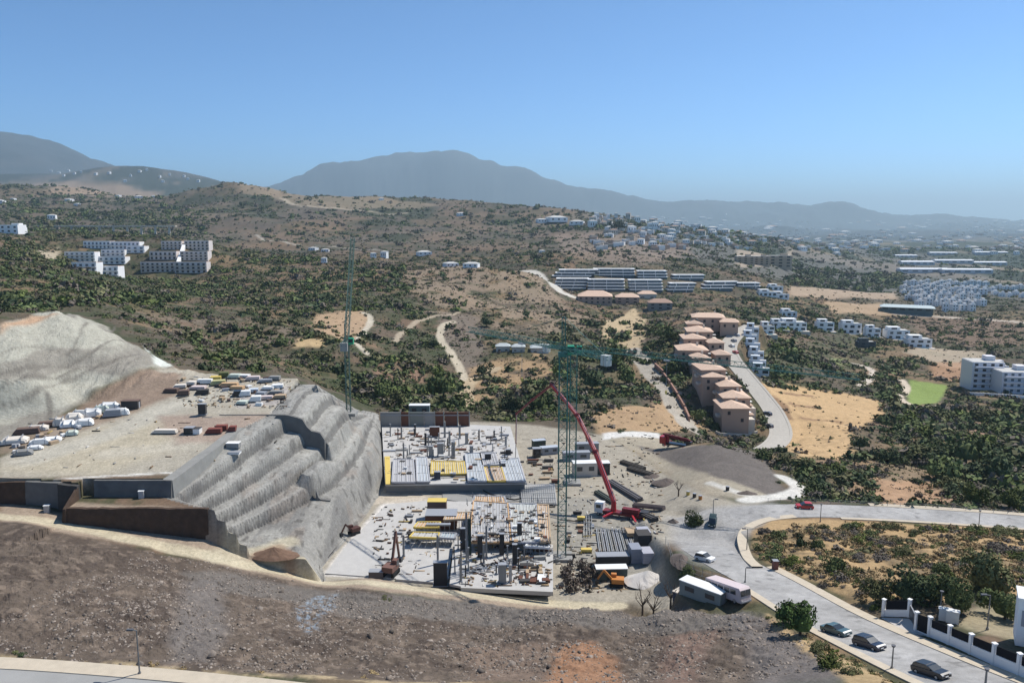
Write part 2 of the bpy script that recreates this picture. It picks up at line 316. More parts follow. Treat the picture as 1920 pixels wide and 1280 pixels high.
def region(pix, col, amt=1.0, edge=3.0, wob=3.0, ws=14.0, seed=0, mod=None):
    """colour a patch of ground whose corners are seen at these photograph pixels"""
    poly = [G(*p)[:2] for p in pix]; a = np.array(poly)
    cx0, cx1, cy0, cy1 = a[:, 0].min() - 25, a[:, 0].max() + 25, a[:, 1].min() - 25, a[:, 1].max() + 25
    m = (XX > cx0) & (XX < cx1) & (YY > cy0) & (YY < cy1)
    x, y = XX[m], YY[m]
    d = sdist(x, y, poly) + (fbm(x / ws, y / ws, 200 + seed, 4) - 0.5) * 2 * wob
    wgt = (1 - sstep(-edge, edge, d)) * amt
    if mod is not None: wgt = wgt * mod(x, y)
    CL[m] = lerp(CL[m], col, wgt)
def streak(pix, wid, col, amt=1.0, edge=.8, wob=.6, pts3=None):
    pts = [G(*p) for p in pix] if pts3 is None else pts3
    pts = smooth_line(pts, 4); a = pts
    m = (XX > a[:, 0].min() - 20) & (XX < a[:, 0].max() + 20) & (YY > a[:, 1].min() - 20) & (YY < a[:, 1].max() + 20)
    x, y = XX[m], YY[m]; d, _ = segdist(x, y, a)
    d = d + (fbm(x / 6, y / 6, 231, 4) - .5) * 2 * wob
    CL[m] = lerp(CL[m], col, (1 - sstep(wid - edge, wid + edge, d)) * amt)
NZ = lambda s, sd, a=.42, b=.6: (lambda x, y: sstep(a, b, fbm(x / s, y / s, sd, 4)))
DIRT = (.36, .315, .24); SAND = (.43, .375, .27); GUN = (.27, .26, .235)
# valley side
region([(0,440),(330,430),(430,520),(330,560),(60,590),(0,590)], C_GREEN, .55, 8, 12, 30, 1, NZ(20, 2))
region([(430,560),(760,560),(900,680),(760,770),(640,740),(420,690)], C_GREEN, .6, 6, 10, 22, 2, NZ(14, 3, .35, .55))
region([(250,580),(560,590),(560,680),(330,650)], (.17,.135,.10), .8, 6, 8, 22, 3, NZ(9, 4))
region([(760,505),(1000,510),(1060,580),(1130,600),(1000,640),(900,600),(780,580)], (.27,.205,.145), .75, 6, 10, 22, 4, NZ(16, 5, .3, .5))
region([(590,590),(680,575),(700,610),(650,640),(590,620)], (.42,.29,.18), .8, 3, 5, 12, 5)
region([(560,635),(615,633),(610,650),(550,652)], (.48,.35,.19), .9, 2, 3, 10, 6)
region([(690,690),(780,680),(800,715),(720,720)], (.24,.15,.105), .8, 3, 5, 12, 7)
region([(830,575),(900,600),(900,690),(870,700),(830,640)], (.18,.145,.115), .8, 4, 6, 16, 8)
region([(880,690),(1010,660),(1040,700),(940,740),(890,760),(850,740)], (.40,.27,.15), .75, 3, 6, 12, 9, NZ(9, 6, .35, .55))
region([(1100,780),(1190,760),(1280,740),(1320,800),(1240,812),(1130,812)], (.40,.27,.155), .85, 2, 4, 12, 10)
region([(1130,600),(1190,578),(1215,600),(1200,660),(1160,660),(1130,640)], (.47,.36,.22), .95, 2, 3, 12, 11)
region([(960,620),(1040,640),(1050,600),(1160,640),(1190,720),(1060,720)], (.10,.10,.06), .6, 4, 6, 16, 12)
streak([(1180,655),(1215,690),(1245,720),(1265,760),(1290,800)], 5.5, (.37,.335,.28), .95)
streak([(1075,556),(1045,542),(1015,520),(975,508)], 6.5, (.50,.47,.41), .95, 1.5)
streak([(870,712),(862,690),(845,660),(826,635),(830,612),(850,603)], 2.6, (.46,.40,.30), .95)
streak([(680,585),(695,600),(670,640),(690,665)], 2.0, (.47,.42,.33), .9)
streak([(740,640),(760,620),(790,600),(860,585)], 2.0, (.40,.33,.24), .8)
streak([(930,690),(880,720),(875,760)], 3.5, (.44,.35,.23), .8)
region([(70,468),(110,462),(115,490),(88,488)], (.42,.35,.25), .8, 4, 3, 20, 13)
region([(60,345),(220,345),(300,362),(200,370),(100,362)], (.34,.25,.18), .7, 30, 40, 200, 14)
region([(440,355),(560,362),(700,368),(820,385),(700,392),(560,385)], (.26,.205,.14), .6, 15, 30, 120, 15)
streak([(530,372),(560,385),(640,392),(760,400)], 8, (.42,.36,.27), .7, 3, 3)
streak([(480,440),(540,455),(620,462),(720,470)], 4, (.40,.37,.31), .7, 3, 3)
region([(1040,440),(1250,445),(1310,480),(1200,500),(1060,480)], (.25,.19,.15), .6, 8, 14, 50, 16)
region([(1380,470),(1484,468),(1484,505),(1380,500)], (.45,.36,.27), .6, 6, 5, 30, 17)
region([(1480,538),(1680,545),(1680,560),(1480,556)], (.40,.30,.21), .8, 6, 6, 40, 18)
region([(1540,565),(1650,568),(1680,590),(1560,590)], (.42,.30,.19), .8, 5, 6, 40, 19)
region([(1680,590),(1920,600),(1920,650),(1760,640)], (.17,.12,.085), .85, 6, 6, 30, 20)
streak([(1680,588),(1780,595),(1860,600),(1960,612)], 5, (.47,.40,.32), .9, 2)
region([(1740,650),(1850,660),(1880,690),(1780,690),(1700,660)], (.40,.33,.24), .75, 4, 5, 25, 21)
region([(1750,680),(1830,680),(1810,715),(1740,705)], (.37,.22,.13), .75, 3, 5, 20, 22)
# dry field and golf green on the right
region([(1425,722),(1480,720),(1580,735),(1655,752),(1660,775),(1600,810),(1600,860),(1500,858),(1440,845),(1475,815),(1455,765)], (.47,.32,.17), 1, 2, 2.5, 10, 30)
region([(1440,850),(1600,860),(1690,870),(1760,940),(1600,930),(1560,890)], (.30,.20,.12), .8, 3, 4, 10, 31, NZ(8, 7, .35, .5))
region([(1706,712),(1775,722),(1758,755),(1700,762)], (.20,.26,.075), 1, 1.5, 1.5, 10, 32)
streak([(1690,712),(1700,728),(1686,745),(1720,762),(1760,762)], 2.3, (.55,.46,.36), .95, .8)
streak([(1560,675),(1600,682),(1625,688),(1638,698),(1625,715),(1610,722)], 2.6, (.53,.46,.38), .95, .8)
region([(1560,670),(1590,672),(1588,684),(1562,684)], (.30,.33,.13), .9, 1.5, 1.5, 10, 33)
region([(1660,640),(1600,620),(1430,640),(1430,690),(1600,700)], (.07,.085,.045), .5, 4, 5, 20, 34)
region([(1830,790),(1900,800),(1870,850),(1790,850)], (.30,.19,.14), .7, 3, 4, 10, 35, NZ(8, 9, .3, .5))
region([(1640,900),(1740,870),(1790,945),(1640,945)], (.40,.25,.15), .8, 2, 4, 10, 36)
region([(1640,840),(1740,860),(1740,900),(1650,900)], (.20,.155,.10), .8, 2, 4, 10, 37)
for q in ([(1485,757),(1510,762),(1535,764)], [(1505,783),(1545,788),(1575,792)], [(1450,745),(1470,760),(1480,785)], [(1460,735),(1520,742)]): streak(q, 1.6, (.20,.12,.075), .75, .8, 1.2)
# site ground
region([(0,960),(160,970),(370,1005),(480,1000),(560,1070),(900,1100),(1045,1128),(1190,1130),(1290,1110),(1240,1030),(1300,1000),(1400,1000),(1460,950),(1380,940),(1330,925),(1200,850),(1130,815),(990,795),(880,790),(705,795),(560,1050),(380,1030)], (.33,.295,.235), 1, 2, 1.2, 6, 40)
region([(1130,815),(1240,822),(1330,850),(1480,930),(1420,945),(1330,925),(1200,850)], DIRT, .9, 2, 1.5, 8, 41)
region([(1195,835),(1330,835),(1385,838),(1440,860),(1470,925),(1440,928),(1330,890),(1250,862)], (.140,.122,.108), 1, 1.2, 1.2, 6, 42)
streak([(1470,895),(1500,915),(1470,930),(1400,938)], 2.5, (.60,.58,.53), .9)
streak([(1330,905),(1390,925),(1440,935)], 1.2, (.55,.53,.48), .8)
region([(1130,812),(1235,812),(1240,822),(1130,824)], (.62,.60,.56), .9, 1, 1, 6, 43)
region([(605,1078),(650,1020),(720,940),(800,930),(800,980),(740,1070),(740,1085)], (.62,.59,.55), 1, 1, .8, 5, 44)
region([(715,905),(820,905),(800,940),(700,945)], (.46,.40,.32), .9, 1, 1, 6, 45)
region([(820,895),(1000,905),(1000,940),(830,940)], (.30,.285,.265), 1, .8, .6, 6, 46)
region([(1045,930),(1180,930),(1230,1000),(1240,1060),(1045,1050)], (.27,.255,.22), .8, 2, 2, 8, 47)
# platform
region([(0,860),(330,690),(400,700),(560,715),(545,780),(600,830),(330,900),(0,905)], (.36,.325,.26), 1, 1.5, 1.2, 8, 50)
region([(0,880),(60,850),(200,800),(330,790),(330,850),(180,890)], SAND, .7, 4, 3, 12, 51)
streak([(60,860),(200,815),(330,760),(430,735),(540,725)], 4, (.43,.40,.33), .85, 2, 1.5)
streak([(200,850),(330,835),(420,800),(500,790)], 3, (.45,.41,.33), .7, 2, 1.5)
region([(300,780),(430,778),(530,775),(520,800),(420,830),(330,835)], (.30,.215,.17), .7, 2, 2, 9, 52)
region([(440,730),(540,725),(560,760),(450,765)], (.37,.34,.32), .8, 1.5, 1.5, 6, 53)
region([(170,745),(270,690),(340,700),(330,740),(200,790),(100,800)], (.235,.170,.125), .9, 2, 1.5, 9, 54)
region([(0,825),(100,780),(240,750),(260,770),(100,830),(0,850)], (.26,.20,.15), .8, 2, 1.5, 9, 55)
region([(105,897),(330,888),(325,897),(100,905)], (.66,.64,.58), .9, .4, .4, 3, 56)
# rock cut upper left
cutp = [(0,610),(60,592),(130,588),(200,612),(260,650),(322,690),(240,700),(170,738),(90,790),(0,825),(-120,860),(-120,640)]
region(cutp, (.36,.345,.285), 1, 1.5, 1.0, 6, 60)
region(cutp, (.215,.195,.165), .8, 2, 2, 6, 61, lambda x, y: sstep(.50, .62, fbm(x / 60 + y / 90, (hzv(x, y) + fbm(x / 25, y / 25, 5, 3) * 7) / 4.2, 301, 3)))
for q in ([(0,664),(80,648),(150,628),(215,612)], [(0,702),(90,686),(170,662),(240,642)], [(0,760),(60,742),(130,712),(200,682),(262,664)], [(0,730),(80,708),(150,690)], [(88,735),(94,765),(92,785)]): streak(q, .55, (.14,.125,.105), .7, .5, .9)
region([(0,610),(60,592),(110,588),(0,625)], (.42,.27,.17), .9, 1.5, 1, 6, 62)
region([(270,645),(325,688),(290,682)], (.58,.60,.54), .9, 1, .6, 6, 63)
# gunite slope
tx, cx, tt = pit_fields(XX, YY)
gm = ((tt > -0.02) & (tt < 1.04) & (YY > 163) & (YY < 325)).astype(float)
gc = np.empty(shape + (3,)); gc[:] = GUN
gc = lerp(gc, (.165, .16, .15), sstep(.5, .68, fbm(XX / 2.5 + YY / 50, YY / 26, 310, 4)) * .7)
gc = lerp(gc, (.35, .34, .305), sstep(.52, .66, fbm(XX / 8, YY / 16, 311, 4)) * .6)
gc = lerp(gc, (.24, .20, .165), sstep(.60, .72, fbm(XX / 5, YY / 9, 312, 4)) * .5)
gc = lerp(gc, (.06, .055, .05), sstep(.80, .84, vnoise(XX / .9, YY / 1.6, 313)) * .55)
tb_ = .64 - .39 * sstep(167, 206, YY); ub_ = (tt - tb_) / (1 - tb_) + (fbm(XX / 7, YY / 7, 320, 3) - .5) * .05; jn = sum((np.abs(ub_ - q_) < .028).astype(float) for q_ in (.0, .255, .505, .755)) * (ub_ > -.03)
gc = lerp(gc, (.10, .095, .088), np.clip(jn, 0, 1) * .65); gc = lerp(gc, (.36, .35, .32), np.clip(sum((np.abs(ub_ - q_) < .03).astype(float) for q_ in (.10, .355, .605, .855)), 0, 1) * .45)
CL = CL * (1 - gm[..., None]) + gc * gm[..., None]
# rubble bank in front, with the paler track along its top
band = sstep(97, 99, YY) * (1 - sstep(176, 178, YY)) * (XX < 47)
RUB = [(-40,975),(0,975),(140,1005),(300,1040),(450,1070),(560,1090),(760,1110),(900,1125),(1000,1140),(1160,1142),(1400,1150),(1460,1165),(1600,1262),(1640,1300),(0,1300),(-40,1300)]
region([(0,935),(105,960),(370,1005),(560,1075),(900,1105),(1045,1130),(1180,1140),(900,1130),(450,1075),(0,980)], (.30,.235,.175), 1, 1, .6, 6, 70)
rubp = [(-60,978),(0,978),(140,1002),(300,1040),(450,1068),(560,1090),(760,1120),(900,1135),(1020,1142),(1160,1142),(1400,1152),(1450,1160),(1530,1215),(1590,1262),(1500,1275),(900,1276),(640,1274),(300,1257),(0,1226),(-60,1222)]
region(rubp, (.115,.090,.070), 1, 1.0, .8, 5, 71)
region(rubp, (.078,.060,.048), .8, 1, .8, 5, 72, NZ(5, 12, .48, .6))
region(rubp, (.195,.152,.117), .7, 1, .8, 5, 73, NZ(1.6, 13, .56, .68))
region([(340,1075),(450,1075),(560,1100),(700,1110),(900,1130),(1150,1145),(1400,1150),(1400,1180),(1100,1175),(860,1165),(640,1155),(560,1130),(420,1110)], (.145,.130,.115), .85, 1.5, 1.5, 7, 74)
region([(345,1090),(410,1085),(430,1180),(400,1240),(320,1240),(320,1180)], (.155,.138,.125), .85, 1.5, 1, 6, 75)
region([(555,1140),(590,1118),(630,1112),(628,1140),(600,1165),(580,1190),(560,1170)], (.24,.29,.34), .75, 1, 1.6, 2, 76, NZ(.7, 14, .42, .6))
region([(1040,1215),(1110,1200),(1160,1240),(1165,1285),(1020,1285)], (.30,.165,.095), .85, 1.5, 1.2, 5, 77)
region([(860,1210),(1040,1205),(1010,1280),(900,1280)], (.22,.16,.12), .6, 2, 1.5, 5, 78)
region([(1250,1195),(1350,1180),(1300,1285),(1240,1285)], (.24,.155,.12), .5, 2, 1.5, 5, 79)
region([(1350,1150),(1450,1160),(1600,1262),(1560,1285),(1420,1285)], (.155,.142,.135), .7, 2, 1.5, 5, 80)
streak([(-60,962),(0,970),(130,985),(280,1018),(400,1044),(560,1072),(700,1092),(860,1112),(1000,1128),(1160,1136)], 1.9, (.47,.41,.29), .95, .6, .5)
streak([(400,1044),(470,1035),(540,1015)], 2.4, (.45,.40,.29), .8, 1, .6)
streak([(480,1040),(520,1025),(545,1050)], 1.5, (.30,.20,.13), .7, 1, .6)
region([(0,1226),(180,1236),(420,1258),(650,1270),(900,1277),(900,1290),(0,1250)], (.42,.33,.20), .75, .6, .6, 3, 81, NZ(2.2, 15, .35, .6))
region([(1250,968),(1330,952),(1450,944),(1450,978),(1405,990),(1392,1010),(1400,1050),(1350,1066),(1300,1050),(1262,1015)], (.325,.315,.30), .95, 2.5, 1.2, 6, 88)
# island of dry grass between the two roads and the plots on the right
region([(1412,1000),(1440,975),(1520,972),(1700,982),(1960,990),(1960,1110),(1900,1130),(1700,1130),(1640,1140),(1540,1095),(1450,1060),(1415,1040)], (.38,.26,.135), 1, 1, .8, 4, 90)
region([(1412,1000),(1500,985),(1960,1030),(1960,1160),(1640,1150),(1415,1040)], (.15,.115,.07), .7, 2, 1, 4, 91, NZ(6, 16, .47, .58))
region([(1440,1150),(1560,1222),(1700,1290),(1600,1290),(1450,1175)], (.40,.29,.16), .9, .8, .6, 3, 92)
region([(1780,1170),(1960,1220),(1960,1180),(1860,1130)], (.36,.31,.20), .7, 1, 1, 4, 93)
CL = np.clip(CL, .01, .9)
print('paint', time.time() - T0)
def grid_mesh(name, X, Y, Z, C, material):
    R, Cn = X.shape; me = bpy.data.meshes.new(name)
    co = np.stack([X, Y, Z], -1).reshape(-1, 3).astype(np.float32)
    me.vertices.add(R * Cn); me.vertices.foreach_set('co', co.ravel())
    i = np.arange((R - 1) * (Cn - 1)); r = i // (Cn - 1); c = i % (Cn - 1); a = r * Cn + c
    q = np.stack([a, a + 1, a + Cn + 1, a + Cn], -1).astype(np.int32)
    me.loops.add(q.size); me.loops.foreach_set('vertex_index', q.ravel())
    me.polygons.add(len(q)); me.polygons.foreach_set('loop_start', np.arange(0, q.size, 4, dtype=np.int32))
    cy = Y[r, c]; cx = X[r, c]; me.polygons.foreach_set('use_smooth', ~((cy > 96) & (cy < 330) & (cx < 48)))
    me.update(calc_edges=True)
    at = me.color_attributes.new('Col', 'FLOAT_COLOR', 'POINT'); rgba = np.ones((R * Cn, 4), np.float32); rgba[:, :3] = C.reshape(-1, 3); at.data.foreach_set('color', rgba.ravel())
    me.materials.append(material); o = bpy.data.objects.new(name, me); COL.objects.link(o); return o
ground = grid_mesh('ground', XX, YY, ZZ, CL, attr_mat('earth')); ground['kind'] = 'structure'
print('ground mesh', time.time() - T0)
# ---------------------------------------------------------------- mesh builder
class MB:
    def __init__(s): s.v = []; s.f = []
    def add(s, v, f):
        n = len(s.v); s.v += [tuple(p) for p in v]; s.f += [tuple(i + n for i in q) for q in f]; return s
    def box(s, cx, cy, cz, sx, sy, sz, rz=0.0):
        """box standing on cz"""
        c, q = math.cos(rz), math.sin(rz); v = []
        for z in (cz, cz + sz):
            for x, y in ((-sx / 2, -sy / 2), (sx / 2, -sy / 2), (sx / 2, sy / 2), (-sx / 2, sy / 2)): v.append((cx + x * c - y * q, cy + x * q + y * c, z))
        return s.add(v, [(3, 2, 1, 0), (4, 5, 6, 7), (0, 1, 5, 4), (1, 2, 6, 5), (2, 3, 7, 6), (3, 0, 4, 7)])
    def beam(s, a, b, w, h=None, up=(0, 0, 1)):
        a, b = Vector(a), Vector(b); d = (b - a)
        if d.length < 1e-6: return s
        d.normalize(); u = Vector(up)
        if abs(d.dot(u)) > .98: u = Vector((0, 1, 0))
        x = d.cross(u).normalized() * w / 2; y = x.cross(d).normalized() * (h or w) / 2
        v = [p + i * x + j * y for p in (a, b) for i, j in ((-1, -1), (1, -1), (1, 1), (-1, 1))]
        return s.add(v, [(0, 1, 2, 3), (7, 6, 5, 4), (0, 4, 5, 1), (1, 5, 6, 2), (2, 6, 7, 3), (3, 7, 4, 0)])
    def tube(s, a, b, r1, r2=None, n=8):
        a, b = Vector(a), Vector(b); r2 = r1 if r2 is None else r2; d = (b - a).normalized(); u = Vector((0, 0, 1)) if abs(d.z) < .9 else Vector((1, 0, 0))
        x = d.cross(u).normalized(); y = x.cross(d); v = []
        for p, r in ((a, r1), (b, r2)):
            for k in range(n): t = 2 * math.pi * k / n; v.append(p + x * math.cos(t) * r + y * math.sin(t) * r)
        return s.add(v, [(k, (k + 1) % n, n + (k + 1) % n, n + k) for k in range(n)] + [tuple(range(n - 1, -1, -1)), tuple(range(n, 2 * n))])
    def prism(s, pts, z0, z1):
        n = len(pts); v = [(p[0], p[1], z0) for p in pts] + [(p[0], p[1], z1) for p in pts]
        return s.add(v, [(k, (k + 1) % n, n + (k + 1) % n, n + k) for k in range(n)] + [tuple(range(n - 1, -1, -1)), tuple(range(n, 2 * n))])
    def build(s, name, material, parent=None, loc=None, smooth=False):
        me = bpy.data.meshes.new(name); me.from_pydata(s.v, [], s.f); me.update()
        me.materials.append(material); o = bpy.data.objects.new(name, me); COL.objects.link(o)
        if smooth: me.polygons.foreach_set('use_smooth', [True] * len(me.polygons))
        if parent: o.parent = parent
        if loc: o.location = loc
        return o
def tag(o, label, cat, group=None):
    o['label'] = label; o['category'] = cat
    if group: o['group'] = group
    return o
def empty(name, loc, rz=0.0, label=None, cat=None, group=None, sc=1.0):
    o = bpy.data.objects.new(name, None); COL.objects.link(o); o.location = loc; o.rotation_euler = (0, 0, rz); o.scale = (sc, sc, sc); o.empty_display_size = .5
    if label: tag(o, label, cat, group)
    return o
KIDS = {}
def copy_tree(o, loc=None, rz=None, label=None, group=None, parent=None, sc=None):
    c = o.copy(); COL.objects.link(c); c.parent = parent
    if loc is not None: c.location = loc
    if rz is not None: c.rotation_euler = (0, 0, rz)
    if sc is not None: c.scale = (sc, sc, sc) if not hasattr(sc, '__len__') else sc
    if label: c['label'] = label
    if group: c['group'] = group
    for ch in o.children: copy_tree(ch, parent=c)
    return c
def hide_far(o):
    bpy.data.objects.remove(o)
# ---------------------------------------------------------------- roads, pavements
asphalt = mat('asphalt', (.30, .295, .28), .9, var=.16, scale=.25, bump=.01)
def road_mat(name, col):
    m, nt, b = nmat(name); N = nt.nodes; L = nt.links; tc = N.new('ShaderNodeTexCoord'); prev = None; b.inputs['Roughness'].default_value = .9; b.inputs['Specular IOR Level'].default_value = .2
    for sc, lo, hi, det in ((.09, .84, 1.12, 3), (.7, .88, 1.1, 5), (9.0, .85, 1.14, 3), (.35, .72, 1.0, 6)):
        n_ = N.new('ShaderNodeTexNoise'); n_.inputs['Scale'].default_value = sc; n_.inputs['Detail'].default_value = det; L.new(tc.outputs['Object'], n_.inputs['Vector']); r = N.new('ShaderNodeMapRange'); r.inputs[1].default_value = .35 if sc != .35 else .30; r.inputs[2].default_value = .65 if sc != .35 else .40; r.inputs[3].default_value = lo; r.inputs[4].default_value = hi; L.new(n_.outputs['Fac'], r.inputs[0])
        mu = N.new('ShaderNodeVectorMath'); mu.operation = 'MULTIPLY'
        if prev is None: mu.inputs[0].default_value = col
        else: L.new(prev, mu.inputs[0])
        L.new(r.outputs[0], mu.inputs[1]); prev = mu.outputs[0]
    L.new(prev, b.inputs['Base Color']); return m
asphalt_main = road_mat('worn_asphalt', (.345, .335, .32))
paving = mat('paving', (.50, .43, .33), .9, var=.18, scale=.8)
concrete_path = mat('kerb_stone', (.42, .39, .34), .9, var=.2, scale=.8)
def normals(ln):
    t = np.gradient(ln[:, :2], axis=0); t /= np.linalg.norm(t, axis=1)[:, None]; return np.stack([-t[:, 1], t[:, 0]], 1)
def strip(name, ln, sect, material, kind='structure'):
    """sweep a cross-section of (offset, lift) along a line"""
    nn = normals(ln); R = len(ln); S = len(sect); v = []
    for i in range(R):
        dn = (.16, .07, .02, 0)[min(i, 3)] if name == 'road' else 0
        for off, lift in sect: v.append((ln[i, 0] + nn[i, 0] * off, ln[i, 1] + nn[i, 1] * off, ln[i, 2] + lift - dn))
    f = [(i * S + k, (i + 1) * S + k, (i + 1) * S + k + 1, i * S + k + 1) for i in range(R - 1) for k in range(S - 1)]
    m = MB(); m.v = v; m.f = f; o = m.build(name, material)
    bm_fix(o); o['kind'] = kind; return o
def bm_fix(o):
    import bmesh
    b = bmesh.new(); b.from_mesh(o.data); bmesh.ops.recalc_face_normals(b, faces=b.faces)
    s = sum(f.normal.z for f in b.faces)
    if s < 0: bmesh.ops.reverse_faces(b, faces=b.faces)
    b.to_mesh(o.data); b.free()
for nm, mt, lift in (('main', asphalt_main, .07), ('far', asphalt_main, .085), ('near', asphalt, .07), ('estate', concrete_path, .16)):
    ln, hw = RD[nm]
    if nm == 'main': ln = ln[int(len(ln) * .17):]
    if nm == 'far': ln = ln[int(len(ln) * .12):]
    strip('road', ln, [(-hw, -.3), (-hw, lift), (0, lift + .05), (hw, lift), (hw, -.3)], mt)
def pave(ln, o0, o1, h=.17):
    s = 1 if o1 > o0 else -1
    return strip('pavement', ln, [(o0, -.2), (o0, h), (o1, h + .01), (o1, -.4)], paving)
ln, hw = RD['main']
pxs = np.array([960 + F * (p[0] / p[1]) * (_c + 0) * 1.0 for p in ln])
right_part = ln[np.arange(len(ln)) > int(len(ln) * .32)]
pave(right_part, hw, hw + 2.1); pave(ln[np.arange(len(ln)) > int(len(ln) * .40)], -hw, -hw - 1.5)
ln, hw = RD['far']; pave(ln[int(len(ln) * .45):], hw, hw + 2.2) 
pave(ln[int(len(ln) * .36):], -hw, -hw - 1.2)
ln, hw = RD['near']; pave(ln, hw, hw + 2.6)
corner = smooth_line([PZ(*t) for t in [(1420,1063,81.2),(1403,1047,80),(1394,1025,79),(1392,1006,78.4),(1402,990,78),(1424,979,77.9),(1452,972,77.9),(1490,968,77.9)]], 1.5)
strip('pavement', corner, [(-1.1, -.4), (-1.1, .2), (1.1, .2), (1.1, -.4)], paving)
for nm in ('estate',):
    ln, hw = RD[nm]; strip('pavement', ln, [(hw, -.2), (hw, .3), (hw + 1.2, .3), (hw + 1.2, -.4)], concrete_path); strip('pavement', ln, [(-hw, -.2), (-hw, .3), (-hw - 1.2, .3), (-hw - 1.2, -.4)], concrete_path)
# ---------------------------------------------------------------- vegetation
def leaf_cloud(r, seed, nleaf, leaf, flat=.75, lobes=7, core=True, tall=1.0, open_=.0):
    """many small leaf faces spread through an uneven crown; returns verts, faces"""
    g = np.random.default_rng(seed)
    lc = g.normal(size=(lobes, 3)) * [.48, .48, .26 * tall]; lc[:, 2] = np.abs(lc[:, 2]) * 1.2 + .18; lr = g.uniform(.30, .55, lobes) * (1 - .0 * open_)
    lc[0] = (0, 0, .45 * tall); lr[0] = .62
    k = g.integers(0, lobes, nleaf); d = g.normal(size=(nleaf, 3)); d /= np.linalg.norm(d, axis=1)[:, None]
    rad = lr[k] * g.uniform(.55 + .3 * (1 - open_), 1.12, nleaf)
    p = lc[k] + d * rad[:, None]; p[:, 2] = np.maximum(p[:, 2], .02 + .05 * g.random(nleaf)); p[:, 2] *= flat * 1.25
    nrm = d + g.normal(size=(nleaf, 3)) * .55 + [0, 0, .25]; nrm /= np.linalg.norm(nrm, axis=1)[:, None]
    a = np.cross(nrm, g.normal(size=(nleaf, 3))); a /= np.linalg.norm(a, axis=1)[:, None]; b = np.cross(nrm, a)
    s = leaf * g.uniform(.5, 1.25, nleaf)[:, None]
    q = np.stack([p - a * s * .9, p - b * s * .6, p + a * s, p + b * s * .7], 1).reshape(-1, 3) * r
    f = [(4 * i, 4 * i + 1, 4 * i + 2, 4 * i + 3) for i in range(nleaf)]
    v = q.tolist()
    if core:
        n0 = len(v); na, nb = 7, 4
        for i in range(nb + 1):
            th = math.pi * .5 * i / nb
            for j in range(na):
                ph = 2 * math.pi * j / na; rr = (.52 + .16 * g.random()) * math.cos(th)
                v.append((math.cos(ph) * rr * r, math.sin(ph) * rr * r, math.sin(th) * (.62 + .1 * g.random()) * tall * flat * 1.2 * r))
        for i in range(nb):
            for j in range(na): f.append((n0 + i * na + j, n0 + i * na + (j + 1) % na, n0 + (i + 1) * na + (j + 1) % na, n0 + (i + 1) * na + j))
    return v, f
def foliage_mat(name, col, col2=None, var=.35):
    m, nt, b = nmat(name); N = nt.nodes; L = nt.links; col2 = col2 or tuple(c * .55 for c in col)
    b.inputs['Roughness'].default_value = .85; b.inputs['Specular IOR Level'].default_value = .2
    oi = N.new('ShaderNodeObjectInfo'); nz = N.new('ShaderNodeTexNoise'); nz.inputs['Scale'].default_value = 1.6; nz.inputs['Detail'].default_value = 3; tc = N.new('ShaderNodeTexCoord'); L.new(tc.outputs['Object'], nz.inputs['Vector'])
    mr = N.new('ShaderNodeMapRange'); mr.inputs[1].default_value = .35; mr.inputs[2].default_value = .65; L.new(nz.outputs['Fac'], mr.inputs[0])
    mx = N.new('ShaderNodeMix'); mx.data_type = 'RGBA'; mx.inputs[6].default_value = col2 + (1,); mx.inputs[7].default_value = col + (1,); L.new(mr.outputs[0], mx.inputs[0])
    vr = N.new('ShaderNodeMapRange'); vr.inputs[3].default_value = 1 - var; vr.inputs[4].default_value = 1 + var; L.new(oi.outputs['Random'], vr.inputs[0])
    mu = N.new('ShaderNodeVectorMath'); mu.operation = 'MULTIPLY'; L.new(mx.outputs[2], mu.inputs[0]); L.new(vr.outputs[0], mu.inputs[1]); L.new(mu.outputs[0], b.inputs['Base Color'])
    MATS[name] = m; return m
FM = {'green': foliage_mat('leaf_green', (.125, .155, .055)), 'olive': foliage_mat('leaf_olive', (.15, .155, .065)), 'dark': foliage_mat('leaf_dark', (.07, .095, .042)),
      'grey': foliage_mat('twig_grey', (.17, .145, .12)), 'bright': foliage_mat('leaf_bright', (.14, .17, .04)), 'dry': foliage_mat('dry_grass', (.36, .27, .13), (.24, .17, .09)), 'pine': foliage_mat('pine_needles', (.07, .115, .03)), 'bare': foliage_mat('bare_twigs', (.16, .125, .10))}
bark = mat('bark', (.12, .09, .065), .9, var=.3, scale=4)
RAWV = {}
def raw(kind, seed, lod):
    k = (kind, seed, lod)
    if k not in RAWV:
        nl, lf = {0: (1500, .085), 1: (420, .14), 2: (110, .24), 3: (34, .40)}[lod]
        if kind in ('grey', 'bare', 'dry'): nl = int(nl * .9); op = .5
        else: op = 0
        RAWV[k] = leaf_cloud(1.0, seed * 13 + lod, nl, lf, flat={'dry': .45, 'grey': .55, 'bare': .8}.get(kind, .72), open_=op, core=kind != 'bare')
    return RAWV[k]
FMESH = {}
def fmesh(kind, seed, lod):
    k = (kind, seed, lod)
    if k not in FMESH:
        v, f = raw(kind, seed, lod); me = bpy.data.meshes.new('foliage'); me.from_pydata(v, [], f); me.update(); me.materials.append(FM[kind]); FMESH[k] = me
    return FMESH[k]
WORD = {'green': 'bushy green', 'olive': 'olive green', 'dark': 'dark green', 'grey': 'grey leafless', 'bright': 'bright green', 'dry': 'dry yellow', 'pine': 'fresh green', 'bare': 'brown leafless'}
